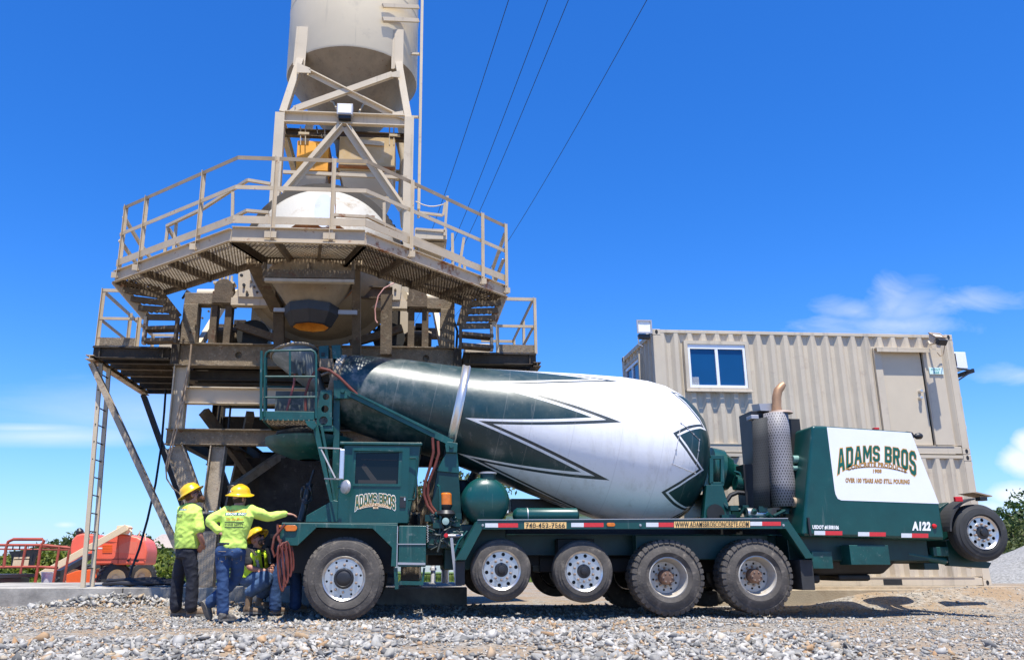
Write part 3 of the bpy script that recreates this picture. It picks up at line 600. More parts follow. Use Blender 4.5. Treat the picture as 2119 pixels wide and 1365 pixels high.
# octagonal walkway
ZW = 5.49
FL, FR = px(480, 490, 12.0), px(755, 497, 12.0); FL.z = FR.z = ZW
WL, WR = pz(239, 576, ZW), pz(1046, 606, ZW)
wd = .92
def inner(a, b): d = (b - a); n = Vector((-d.y, d.x, 0)).normalized(); n = n if n.y > 0 else -n; return n * wd
nl, nr = inner(WL, FL), inner(FR, WR)
FLi, FRi = FL + Vector((.36, wd, 0)), FR + Vector((-.36, wd, 0)); WLi, WRi = WL + nl, WR + nr
FLj, FRj = FL + nl, FR + nr
up = Vector((0, 0, 1))
segs = ((WL, FL, FLi, WLi, M.rail), (FL, FR, FRi, FLi, M.rail), (FR, WR, WRi, FRi, M.rustb))
for k, (a, b, c, d, m) in enumerate(segs):
    mb = MB(); mb.channel(a + up * .02, b + up * .02, .21, .06, .012) if k != 1 else mb.channel(a + up * .03, b + up * .03, .24, .06, .012); mb.build('edge_channel', m, PL)
    mb = MB(); mb.bar(d - up * .03, c - up * .03, .02, .12); mb.build('edge_channel', M.under, PL)
    mb = MB(); L = (b - a).length; mb.grate(a + up * .03, b + up * .03, c + up * .03, d + up * .03, int(L / .075), 11, .021, .02); mb.build('grating', M.grate if k < 2 else M.under, PL, smooth=0)  # left and front coloured paler, right darker, for how light reaches them
    n = 4 if k != 1 else 3
    for j in range(n + 1):
        t = j / n
        mb = MB(); mb.bar(a.lerp(b, t) - up * .05, d.lerp(c, t) - up * .05, .05, .12); mb.build('cross_bearer', M.under, PL)
mb = MB()
for k in range(34):
    p = px(509, 540, 12.9).lerp(px(753, 544, 12.9), (k + .5) / 34); mb.box(p.x - .02, p.x + .017, p.y - .02, p.y + .03, p.z - .035, p.z + .035)
mb.build('grating_edge', M.rail, PL)
# railings
def railing(pts, posts, h=1.33, mid=.80, kick=True, m=M.rail, inset=0):
    for a, b in zip(pts, pts[1:]):
        mb = MB(); mb.angle(a + up * h, b + up * h, .065, .008, (0, 0, -1)); mb.build('top_rail', M.railtop, PL)
        mb = MB(); mb.bar(a + up * mid, b + up * mid, .012, .065); mb.build('mid_rail', m, PL)
        if kick: mb = MB(); mb.bar(a + up * .27, b + up * .27, .012, .12); mb.build('kick_plate', m, PL)
    for p in posts:
        mb = MB(); mb.angle(p - up * .04, p + up * h, .06, .009, (0, -1, 0)); mb.build('rail_post', m, PL)
        mb = MB(); mb.box(p.x - .09, p.x + .09, p.y - .03, p.y - .015, p.z - .02, p.z + .08); mb.build('post_foot', m, PL)
on = Vector((0, -.035, 0))
railing([WL + on, FL + on, FR + on, WR + on], [WL.lerp(FL, t) + on for t in (.02, .22, .72)] + [FL.lerp(FR, t) + on for t in (.29, .73)] + [FR.lerp(WR, t) + on for t in (.28, .80, .995)])
# inner rails
def px_rail(lst, r=.03, m=M.rail, name='inner_rail'):
    for a, b in zip(lst, lst[1:]): mb = MB(); mb.bar(px(*a), px(*b), .05, .05); mb.build(name, m, PL)
px_rail([(345, 468, 14.6), (420, 432, 14.0), (482, 392, 13.6), (513, 373, 13.0), (560, 381, 13.0)]); px_rail([(510, 436, 13.0), (556, 440, 13.0)]); px_rail([(480, 452, 13.4), (511, 436, 13.0)])
px_rail([(347, 470, 14.6), (341, 525, 14.6)]); px_rail([(349, 473, 14.6), (372, 512, 14.9)]); px_rail([(365, 462, 14.5), (359, 520, 14.5)]); px_rail([(482, 398, 13.5), (481, 458, 13.5)])
px_rail([(758, 447, 13.0), (832, 482, 13.6), (960, 536, 14.3), (962, 562, 14.3)]); px_rail([(795, 420, 13.3), (795, 470, 13.3)]); px_rail([(936, 483, 14.2), (937, 555, 14.2)]); px_rail([(960, 492, 14.5), (950, 558, 14.5)])
# right-end and left-end rails of the wing
px_rail([(1045, 483, WR.y), (1020, 555, WR.y + .5), (1022, 590, WR.y + .5)], name='end_rail'); px_rail([(1042, 537, WR.y), (1022, 588, WR.y + .5)], name='end_rail')
px_rail([(256, 448, WL.y), (290, 505, WL.y + .5), (312, 535, WL.y + .7)], name='end_rail'); px_rail([(248, 497, WL.y), (282, 545, WL.y + .5)], name='end_rail')
# rear platform beside the tower
a, b = px(858, 482, 16.0), px(925, 490, 16.0)
mb = MB(); mb.box(a.x, b.x, 16.0, 17.2, a.z - .12, a.z); mb.box(a.x, b.x, 16.0, 16.03, a.z, a.z + .1); mb.build('rear_landing', M.tan, PL)
mb = MB(); mb.prism([px(866, 500, 16.1), px(922, 502, 16.1), px(915, 524, 16.4), px(868, 518, 16.4)], (0, .8, 0)); mb.build('landing_box', M.tan, PL)
px_rail([(926, 406, 16.0), (920, 488, 16.0)], name='landing_post'); px_rail([(868, 440, 16.0), (916, 446, 16.0)], name='landing_rail'); px_rail([(860, 474, 16.0), (920, 479, 16.0)], name='landing_rail')
px_rail([(917, 446, 16.2), (921, 420, 16.2)], name='landing_post')
mb = MB(); pts = [px(860 + 58 * t, 417 + 7 * sin(pi * t) + 6 * t, 16.0) for t in np.linspace(0, 1, 9)]; mb.tube(pts, .012, 6); mb.build('safety_chain', M.tan, PL)
mb = MB()
for v in (508, 522, 536): mb.bar(px(832, v, 16.3), px(862, v + 1, 16.3), .04, .05)
mb.build('landing_steps', M.tan, PL)
# stairs from the wings down to the side decks
def stair(o0, o1, i0, i1, zb):
    for a, b in ((o0, o1), (i0, i1)):
        mb = MB(); mb.bar(a, b, .03, .16); mb.bar(b, Vector((b.x, b.y, zb)), .05, .12, (0, 1, 0)); mb.build('stringer', M.rustb if a is o0 else M.under, PL)
    for k in range(1, 5):
        t = k / 4; p, q = o0.lerp(o1, t), i0.lerp(i1, t)
        mb = MB(); mb.bar(p, q, .06, .10); mb.build('tread', M.under, PL)
        t0 = (k - 1) / 4; p0, q0 = o0.lerp(o1, t0), i0.lerp(i1, t0); mb = MB(); mb.grate(p0 + up * .05, q0 + up * .05, q + up * .08, p + up * .08, 6, 2, .012, .02); mb.build('tread_grating', M.under, PL, smooth=0)
    n = 2
    for k in range(1, n + 1):
        z = o1.z + (zb - o1.z) * k / (n + .3); mb = MB(); mb.bar((o1.x, o1.y + .05, z), (i1.x, i1.y + .05, z), .25, .06); mb.build('tread', M.under, PL)
stair(px(238, 580, WL.y), px(303, 656, 14.5), px(321, 597, 14.36), px(368, 657, 14.4), 4.43)
stair(px(1042, 611, WR.y), px(1017, 674, 14.55), px(970, 614, 14.4), px(953, 675, 14.4), 4.43)
# side decks
for s, x0, x1 in ((-1, -5.62, -4.28), (1, .99, 2.33)):
    mb = MB(); mb.ibeam((x0, 14.9, 4.36), (x1, 14.9, 4.36), .20, .14, .016)
    for x in (x0 + .12, x1 - .12): mb.box(x - .012, x + .012, 14.85, 14.89, 4.28, 4.44)
    mb.build('deck_beam', M.dark, PL)
    mb = MB(); xo = x0 if s < 0 else x1; mb.ibeam((xo, 14.75, 4.25), (xo, 18.1, 4.25), .08, .14, .014); mb.build('deck_beam', M.rustb if s < 0 else M.under, PL)
    for y in (15.3, 15.8, 16.4, 17.0, 17.6, 18.1):
        mb = MB(); mb.ibeam((x0, y, 4.33), (x1, y, 4.33), .14, .10, .012); mb.build('deck_joist', M.under if y in (15.8, 16.4) else M.dark, PL)
    mb = MB(); mb.box(x0, x1, 14.85, 18.2, 4.465, 4.48); mb.build('deck_plate', M.dark, PL)
    xe = x0 + .03 if s < 0 else x1 - .03
    xi = x0 + (.72 if s < 0 else .60)
    corner = Vector((xe, 14.9, 4.48)); cin = Vector((xi, 14.9, 4.48)); cb = Vector((xe, 18.0, 4.48)); cbi = Vector((xi, 18.0, 4.48))
    pts = [cin, corner] if s < 0 else [cin, corner]
    for p, q in ((cin, corner), (corner, cb), (cb, cbi)):
        for h, wdt in ((1.05, .06), (.52, .05)):
            mb = MB(); mb.bar(p + up * h, q + up * h, .03, wdt); mb.build('deck_rail', M.rail, PL)
        mb = MB(); mb.bar(p + up * .09, q + up * .09, .012, .15); mb.build('deck_kick_plate', M.crust, PL)
    for p, h in ((corner, 1.08), (cin, .55), (cb, 1.08), (corner.lerp(cb, .5), 1.08), (cbi, .55)):
        mb = MB(); mb.angle(p, p + up * h, .06, .01, (0, -1, 0)); mb.build('deck_post', M.rail, PL)
    # braces down to the tower foot
    xf = XC + s * 1.98
    mb = MB(); mb.channel((xe + .02 * s, 14.98, 4.2), (xf + s * .2, 15.1, .95), .16, .09, .014, (0, -1, 0)); mb.build('deck_brace', M.leg if s < 0 else M.dark, PL)
    mb = MB(); mb.channel((xe - .0 * s, 18.0, 4.2), (xf + s * .2, 16.6, .95), .16, .09, .014, (0, -1, 0)); mb.build('deck_brace', M.dark, PL)
    # tower legs
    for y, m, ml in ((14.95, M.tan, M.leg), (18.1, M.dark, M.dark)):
        xa = XC + s * 2.42; xb = XC + s * 1.62
        mb = MB(); mb.ibeam((xa, y, 3.02), (xa, y, 4.135), .24, .20, .02, (1, 0, 0)); mb.build('tower_leg', m, PL)
        mb = MB(); mb.ibeam((xa + s * .0, y, 2.72), (XC + s * 1.83, y, 1.38), .30, .20, .02, (1, 0, 0)); mb.build('tower_leg', ml, PL)
        mb = MB(); mb.ibeam((xb + s * .04, y, 2.72), (xb + s * .10, y, 1.62), .26, .22, .02, (1, 0, 0)); mb.build('tower_leg', ml, PL)
        mb = MB(); mb.box(xb + s * .10 - .16, xb + s * .10 + .16, y - .12, y + .12, SLAB + .02, 1.60)
        mb.box(xb + s * .10 - .20, xb + s * .10 + .20, y - .18, y + .18, SLAB + .001, SLAB + .018); mb.build('tower_foot', ml, PL, bevel=.012)
        mb = MB(); mb.box(xb + s * .10 - .11, xb + s * .10 + .11, y - .128, y - .121, 1.28, 1.56); mb.build('foot_opening', M.soot, PL)
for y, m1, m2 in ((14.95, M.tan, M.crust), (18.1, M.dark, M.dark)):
    mb = MB(); mb.ibeam((-4.0, y, 3.62), (.75, y, 3.62), .30, .18, .02); mb.build('cross_beam', m1, PL)
    mb = MB(); mb.ibeam((-4.22, y, 2.88), (.94, y, 2.88), .28, .20, .02); mb.build('cross_beam', m2, PL)
for x in (-4.0, -3.1, -.2, .75):
    mb = MB(); mb.ibeam((x, 15.1, 2.88), (x, 17.95, 2.88), .24, .14, .02); mb.build('cross_beam', M.dark, PL)
mb = MB(); mb.bar(px(478, 1012, 15.1), px(590, 935, 16.4), .12, .14); mb.build('diagonal_strut', M.leg, PL)
mb = MB(); mb.bar((XC + 1.55, 15.2, 1.5), (XC + .3, 16.4, 2.4), .12, .14); mb.build('diagonal_strut', M.crust, PL)
for x0, x1 in ((-3.7, -2.9), (.42, -.38)):
    mb = MB(); mb.bar((x0, 15.3, 3.4), (x1, 16.2, 2.3), .14, .16); mb.bar((x1, 15.5, 3.4), (x0, 17.6, 1.2), .14, .16); mb.build('diagonal_strut', M.under, PL)
# dark receiving bin behind the truck's chute
mb = MB(); mb.hexa([(-2.75, 16.2, SLAB + .02), (-.2, 16.2, SLAB + .02), (-.2, 17.9, SLAB + .02), (-2.75, 17.9, SLAB + .02), (-2.78, 16.2, 2.68), (-.4, 16.2, 2.68), (-.4, 17.9, 2.68), (-2.78, 17.9, 2.68)])
bn = mb.build('aggregate_bin', mat('blackened plate', (.05, .045, .042), .9, var=.4, vscale=4, dirt=(.16, .15, .135), damt=.3, dscale=5, bump=.6, bscale=25), PL)
mb = MB(); mb.box(-2.5, -.15, 16.08, 16.19, 1.20, 1.27); mb.box(-2.5, -.15, 16.08, 16.19, SLAB + .02, .5); mb.build('bin_ledge', M.crust, bn)
mb = MB(); mb.box(-3.2, -2.78, 16.4, 17.4, SLAB + .02, 2.7); mb.build('bin_post', M.dark, PL)
mb = MB(); mb.tube([(-3.45, 15.6, 4.1), (-3.5, 15.6, 3.2), (-3.46, 15.6, 2.4), (-3.42, 15.6, 1.4)], .02, 6); mb.tube([(-3.28, 15.6, 4.1), (-3.3, 15.6, 3.1), (-3.34, 15.6, 2.2)], .02, 6); mb.tube([px(478, 838, 15.5), px(460, 830, 15.5), px(452, 818, 15.5), px(452, 800, 15.5)], .03, 8); mb.build('air_hose', M.cable, PL)
mb = MB(); mb.tube([px(845, 575, 14.3), px(822, 582, 14.2), px(795, 596, 14.1), px(783, 612, 14.1), px(776, 640, 14.1), px(777, 662, 14.1), px(781, 668, 14.1)], .012, 6); mb.build('pink_hose', mat('faded hose', (.55, .28, .25), .6, var=.2), PL)
mb = MB()                                                # cement crumbs hanging below the beam
for u, v in ((424, 759), (430, 760), (482, 759), (488, 758), (508, 759), (515, 758), (521, 760), (862, 722), (850, 716)):
    p = px(u, v, 14.95); mb.lathe([(0, .0), (.015, .05), (.035, .04), (.05, 0)], p, (.3, 0, 1), 7)
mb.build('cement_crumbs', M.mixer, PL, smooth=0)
# machinery clutter round the mixer
for s in (-1, 1):
    def X(d): return XC + s * d
    for d, y0, z1, w_ in ((1.25, 16.6, 6.0, .34), (1.75, 16.9, 5.6, .24), (2.2, 17.2, 5.2, .18)):
        mb = MB(); mb.box(*sorted((X(d), X(d + w_))), y0, y0 + .3, 4.5, z1); mb.build('rear_frame', M.dark, PL, bevel=.01)
    mb = MB(); mb.box(*sorted((X(1.0), X(2.3))), 16.4, 16.6, 4.56, 4.85); mb.box(*sorted((X(1.0), X(2.3))), 16.9, 17.1, 5.3, 5.5); mb.build('rear_frame', M.under, PL)
    mb = MB(); mb.lathe([(0, .10), (.9, .10), (.9, .05), (1.5, .05)], (X(2.35), 15.3, 5.62), (-s, 0, .02), 14); mb.build('tilt_cylinder', M.tan, PL, smooth=30)
    mb = MB(); mb.lathe([(0, .19), (.05, .21), (.42, .21), (.5, .15), (.62, .15)], (X(2.05), 15.4, 4.80), (-s, 0, 0), 18); mb.box(*sorted((X(2.1), X(1.7))), 15.3, 15.6, 4.56, 4.62); mb.build('drive_motor', M.under, PL, smooth=30)
    mb = MB(); mb.box(*sorted((X(2.75), X(3.25))), 16.2, 16.9, 4.5, 5.0); mb.build('control_cabinet', M.tan, PL, bevel=.02)
    mb = MB(); mb.tube([Vector((X(2.6), 15.2, 5.5)), Vector((X(2.5), 15.1, 5.62)), Vector((X(2.35), 15.0, 5.5)), Vector((X(2.4), 14.95, 5.25)), Vector((X(2.52), 14.95, 4.9)), Vector((X(2.5), 15.0, 4.5))], .022, 7); mb.build('hydraulic_hose', M.cable, PL)
    mb = MB(); mb.prism([(X(1.02), 14.58, 5.36), (X(1.45), 14.58, 5.36), (X(1.50), 14.58, 5.95), (X(1.25), 14.58, 6.1), (X(1.0), 14.58, 5.75)], (0, .05, 0)); mb.build('tilt_plate', M.tan, PL, bevel=.01)
    mb = MB()
    for k in range(5): mb.lathe([(0, .022), (.03, .02), (.03, 0)], (X(1.12 + .06 * k), 14.578, 5.45 + .1 * (k % 3)), (0, -1, 0), 8); mb.lathe([(0, .02), (.03, .018), (.03, 0)], (X(2.40 - .1 * k), 14.80, 4.62 + .13 * k), (0, -1, 0), 8)
    mb.build('plate_bolts', M.under, PL, smooth=0)
for y in (15.25, 15.9, 16.3, 17.8):
    mb = MB(); mb.ibeam((-4.0, y, 4.05), (.7, y, 4.05), .18, .12, .014); mb.build('floor_joist', M.dark, PL)
mb = MB(); mb.box(-3.9, .6, 15.3, 17.9, 3.92, 3.945); mb.build('floor_plate', M.dark, PL)
for u, v in ((500, 570), (505, 590), (512, 610), (840, 575)): 
    mb = MB(); mb.lathe([(0, .03), (.03, .028), (.03, 0)], px(u, v, 14.2), (0, -1, 0), 8); mb.build('shell_bolt', M.soot, PL, smooth=0)
# ---- things hung on the plant
t = thing('floodlight', 'floodlight with a white lens on top of the tan beam under the silo', 'floodlight', px(714, 244, 16.0), 'floodlights')
a, b = px(697, 240, 16.0), px(731, 219, 16.0)
mb = MB(); mb.box(a.x, b.x, 15.92, 16.1, a.z, b.z); mb.build('housing', M.steelg, t, bevel=.01)
mb = MB(); mb.box(a.x + .03, b.x - .03, 15.905, 15.918, a.z + .03, b.z - .03); mb.build('lens', M.lamp, t)
mb = MB(); mb.box(a.x + .04, b.x - .04, 15.95, 16.08, a.z - .07, a.z - .003); mb.build('bracket', M.black, t)
t = thing('access_ladder', 'narrow steel ladder standing on the concrete pad and leaning on the left deck', 'ladder', (-5.35, 15.2, SLAB))
for y0, y1 in ((15.0, 15.05), (15.42, 15.47)):
    mb = MB(); mb.bar((-5.36, y0, SLAB + .002), (-5.52, y1, 4.2), .05, .07, (1, 0, 0)); mb.build('rail', M.tan, t)
for k in range(1, 13):
    f = k / 12.6; x = -5.36 - .16 * f; z = SLAB + 3.835 * f; mb = MB(); mb.tube([(x, 15.0, z), (x, 15.46, z)], .011, 6); mb.build('rung', M.dark, t)
mb = MB(); mb.tube([px(343, 806, 16.6), px(340, 850, 16.4), px(334, 920, 16.2), px(322, 1000, 15.9), px(305, 1075, 15.7), px(288, 1135, 15.5), px(273, 1175, 15.4), px(268, 1195, 15.3), px(278, 1206, 15.25)], .022, 8)
tag(mb.build('hanging_hose', M.cable), 'black hose hanging from the left deck down to the pad', 'hose')
def coil():
    mb = MB(); rs = random.Random(3); c = px(300, 1206, 15.35); pts = []
    for i in range(150):
        a = i * .42; r = .33 + .12 * sin(i * .37) + rs.uniform(-.05, .05); pts.append((c.x + 1.5 * r * cos(a), c.y + .62 * r * sin(a), SLAB + .03 + .10 * (i / 150) * (1.1 - r * 1.2) + rs.uniform(0, .03)))
    mb.tube(pts, .028, 7); return mb
tag(coil().build('hose_pile', M.cable), 'pile of coiled black hose lying on the concrete pad', 'hose')
mb = MB(); mb.tube([px(396, 712, 14.7), px(392, 755, 14.72), px(380, 830, 14.72), px(366, 890, 14.7), px(352, 945, 14.7), px(345, 975, 14.75)], .016, 7)
mb.tube([px(391, 755, 14.74), px(372, 840, 14.74), px(357, 905, 14.72), px(343, 965, 14.7), px(345, 990, 14.7), px(358, 1010, 14.75), px(374, 1022, 14.8)], .013, 7)
tag(mb.build('draped_cable', M.rope), 'tan and black cables draped down the front tower leg', 'cable')
# ---------------------------------------------------------------- front-discharge mixer truck
TK = thing('mixer_truck', 'dark green concrete mixer truck with a white and green drum, parked across the yard', 'mixer truck', (3.3, 13.25, 0))
M.dusty = mat('dusty box', (.06, .075, .07), .7, var=.2, dirt=(.3, .29, .26), damt=.3, dscale=5)
M.peach = mat('peach gold', (.82, .52, .2), .5, var=.04)
YN, YM, YR = 12.0, 13.25, 14.5                            # near side, middle, far side
def flatpoly(pts, Y, dep, name, m, parent=TK, bevel=.006):
    mb = MB(); mb.prism([px(u, v, Y) for u, v in pts], (0, dep, 0)); return mb.build(name, m, parent, bevel=bevel)
def boxpx(u0, v0, u1, v1, Y, dep, name, m, parent=TK, bevel=.008):
    a, b = px(u0, v1, Y), px(u1, v0, Y); mb = MB(); mb.box(a.x, b.x, Y, Y + dep, a.z, b.z); return mb.build(name, m, parent, bevel=bevel)
def mirY(o_mesh_builder): pass
# --- drum: surface of revolution about a tilted axis
def drum():
    A = px(702, 804, YM); B = px(1478, 973, YM); ax = (B - A); Ltot = ax.length; ax.normalize(); K = Ltot / 794.0      # metres per photo pixel
    prof = [(-2, 58), (0, 66), (8, 73), (30, 77), (120, 88), (250, 99), (365, 117.5), (480, 136), (565, 148), (620, 151.5), (657, 149), (689, 140), (719, 124), (740, 105), (755, 80), (763, 50), (766, 24), (767, 0)]
    pp = []                                               # resample smoothly
    for (s0, r0), (s1, r1) in zip(prof, prof[1:]):
        k = max(1, int((s1 - s0) / 12))
        for i in range(k): t = i / k; pp.append((s0 + (s1 - s0) * t, r0 + (r1 - r0) * t))
    pp.append(prof[-1]); n = 112
    near = Vector((0, -1, 0)); upv = ax.cross(near); upv = upv if upv.z > 0 else -upv; near = (near - ax * near.dot(ax)).normalized(); upv = (upv - ax * upv.dot(ax)).normalized()
    vs = []; fs = []; uv = []
    for s, r in pp:
        for i in range(n): th = 2 * pi * i / n; vs.append(A + ax * (s * K) + (near * cos(th) + upv * sin(th)) * (r * K))
    for j in range(len(pp) - 1):
        for i in range(n):
            fs.append((j * n + i, j * n + (i + 1) % n, (j + 1) * n + (i + 1) % n, (j + 1) * n + i)); uv += [(pp[j][0], i / n), (pp[j][0], (i + 1) / n), (pp[j + 1][0], (i + 1) / n), (pp[j + 1][0], i / n)]
    me = bpy.data.meshes.new('drum'); me.from_pydata([v[:] for v in vs], [], fs)
    ul = me.uv_layers.new(name='paint'); ul.data.foreach_set('uv', np.array(uv, dtype=np.float32).reshape(-1))
    # paint: seven-pointed zigzag stripes in drum coordinates (s along the axis, angle round it)
    m = bpy.data.materials.new('drum paint'); m.use_nodes = True; nt = m.node_tree; N = nt.nodes; L = nt.links; Bs = N['Principled BSDF']
    Bs.inputs['Coat Weight'].default_value = .15; Bs.inputs['Coat Roughness'].default_value = .2
    uvn = N.new('ShaderNodeUVMap'); uvn.uv_map = 'paint'; sx = N.new('ShaderNodeSeparateXYZ'); L.new(uvn.outputs[0], sx.inputs[0])
    def Mh(op, a, b=None, c=None):
        x = N.new('ShaderNodeMath'); x.operation = op
        for i, q in enumerate((a, b, c)):
            if q is None: continue
            if isinstance(q, (int, float)): x.inputs[i].default_value = q
            else: L.new(q, x.inputs[i])
        return x.outputs[0]
    s, t = sx.outputs[0], sx.outputs[1]
    ph = Mh('FRACT', Mh('ADD', Mh('MULTIPLY', t, 8.0), 8.0 * 12 / 360 + .5))  # .5 at a spike tip
    tri = Mh('MULTIPLY', Mh('ABSOLUTE', Mh('SUBTRACT', ph, .5)), 2.0)       # 0 at tips of the white spikes, 1 in the valleys
    zl = Mh('ADD', Mh('MULTIPLY', tri, 238.0), 263.0)
    zr = Mh('SUBTRACT', 724.0, Mh('MULTIPLY', tri, 67.0))
    dl = Mh('SUBTRACT', s, zl); dr = Mh('SUBTRACT', zr, s)
    def step(x, e): return Mh('GREATER_THAN', x, e)
    white = Mh('MINIMUM', step(dl, 0.0), step(dr, -14.0))
    band = Mh('MAXIMUM', Mh('MULTIPLY', step(dl, 26.0), Mh('SUBTRACT', 1.0, step(dl, 55.0))), Mh('MULTIPLY', step(dr, -8.0), Mh('SUBTRACT', 1.0, step(dr, .5))))
    tc = N.new('ShaderNodeTexCoord')
    def nz(sc, d, scl=(1, 1, 1)):
        mp = N.new('ShaderNodeMapping'); mp.inputs['Scale'].default_value = scl; L.new(tc.outputs['Object'], mp.inputs[0])
        x = N.new('ShaderNodeTexNoise'); x.inputs['Scale'].default_value = sc; x.inputs['Detail'].default_value = d; x.inputs['Roughness'].default_value = .65; L.new(mp.outputs[0], x.inputs['Vector']); return x.outputs[0]
    def mix(f, a, b):
        x = N.new('ShaderNodeMix'); x.data_type = 'RGBA'
        if isinstance(f, (int, float)): x.inputs[0].default_value = f
        else: L.new(f, x.inputs[0])
        for i, q in ((6, a), (7, b)):
            if isinstance(q, tuple): x.inputs[i].default_value = (*q, 1)
            else: L.new(q, x.inputs[i])
        return x.outputs[2]
    def mr(x, a, b, lo=0., hi=1.):
        r = N.new('ShaderNodeMapRange'); r.inputs[1].default_value = a; r.inputs[2].default_value = b; r.inputs[3].default_value = lo; r.inputs[4].default_value = hi; L.new(x, r.inputs[0]); return r.outputs[0]
    fade = mr(nz(2.2, 7), .42, .66)                       # chalky, dusty green
    green = mix(fade, (.0055, .030, .032), (.019, .047, .050))
    wht = mix(mr(nz(6, 6, (1, 1, .15)), .5, .85), (.78, .78, .79), (.60, .58, .54))
    c = mix(white, green, mix(band, wht, (.03, .04, .042)))
    # weld seams and scuffs
    seam = None
    for q in (120, 196, 335, 390, 470, 560, 640, 700):
        e = Mh('LESS_THAN', Mh('ABSOLUTE', Mh('SUBTRACT', s, float(q))), .8); seam = e if seam is None else Mh('MAXIMUM', seam, e)
    c = mix(Mh('MULTIPLY', seam, .16), c, (.30, .29, .27))
    c = mix(mr(nz(60, 3, (1, 1, .25)), .66, .78, 0, .6), c, (.30, .27, .23)); c = mix(mr(nz(9, 8, (1, 1, .10)), .58, .80, 0, .42), c, (.30, .28, .25)); c = mix(Mh('MULTIPLY', mr(s, 230, 0, 0, 1), mr(nz(5, 8), .44, .70, 0, .55)), c, (.36, .34, .31))
    L.new(c, Bs.inputs['Base Color']); L.new(mr(nz(3, 6), .3, .7, .30, .52), Bs.inputs['Roughness'])
    bp = N.new('ShaderNodeBump'); bp.inputs['Strength'].default_value = .12; bp.inputs['Distance'].default_value = .03; L.new(nz(2.5, 3), bp.inputs['Height']); L.new(bp.outputs[0], Bs.inputs['Normal'])
    me.materials.append(m)
    d = link('drum', me, TK, 60)
    mb = MB(); rr = 98.5 * K
    mb.lathe([(238 * K, rr - .02), (238 * K, rr + .025), (241 * K, rr + .04), (244 * K, rr + .03), (249 * K, rr + .03), (252 * K, rr + .045), (255 * K, rr + .03), (255 * K, rr - .02)], A, ax, 96, cap=False); mb.build('track_ring', M.chrome, d, smooth=30)
    # bolted hatch near the rear cone
    def S(s_, th, lift=.004):
        r = np.interp(s_, [p[0] for p in prof], [p[1] for p in prof]) * K + lift; th = radians(th); return A + ax * (s_ * K) + (near * cos(th) + upv * sin(th)) * r
    mb = MB(); cor = [(672, 21), (716, 14), (716, -16), (664, -12)]; pts = []
    for (a0, b0), (a1, b1) in zip(cor, cor[1:] + cor[:1]):
        for k in range(6): pts.append(S(a0 + (a1 - a0) * k / 6, b0 + (b1 - b0) * k / 6))
    mb.tube(pts, .004, 5, closed=True)
    for p in pts[::2]: mb.lathe([(-.012, .011), (.012, .011)], p, near, 6)
    mb.build('hatch_bolts', M.steelg, d, smooth=0)
    # dark mouth collar at the cab end, black disc painted for shade inside
    mb = MB(); mb.lathe([(-14 * K, 50 * K), (-14 * K, 69 * K), (0, 71 * K), (4 * K, 66 * K), (0, 50 * K)], A, ax, 64, cap=False); mb.build('mouth_ring', M.crust, d)
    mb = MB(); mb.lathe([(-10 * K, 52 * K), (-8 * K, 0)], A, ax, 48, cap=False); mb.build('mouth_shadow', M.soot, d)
    return A, ax, K, near, upv
DA, DX, DK, DN, DU = drum()
M.nut = mat('bronzed nut', (.34, .25, .19), .5, .5, var=.2)
# --- wheels (local: axle along Y, outer face towards -Y at y = 0)
def wheel_front(R=.548, W=.40, rr=.285, kind='front'):
    mb = MB()
    if kind == 'rear': prof = [(.075, rr), (.03, rr + .012), (.005, rr + .07), (.0, R - .17), (.012, R - .10), (.03, R - .075), (.035, R - .02), (.055, R), (W - .06, R), (W - .03, R - .03), (W - .01, R - .13), (W - .02, rr + .05), (W - .08, rr)]
    else: prof = [(.07, rr), (.03, rr + .012), (.004, rr + .06), (.0, R - .15), (.006, R - .145), (.008, R - .11), (.02, R - .06), (.03, R - .055), (.045, R - .02), (.075, R - .002), (W * .3, R), (W * .31, R - .012), (W * .33, R - .012), (W * .34, R), (W * .64, R), (W * .65, R - .012), (W * .67, R - .012), (W * .68, R), (W - .07, R), (W - .03, R - .03), (W - .01, R - .13), (W - .02, rr + .05), (W - .08, rr)]
    return prof
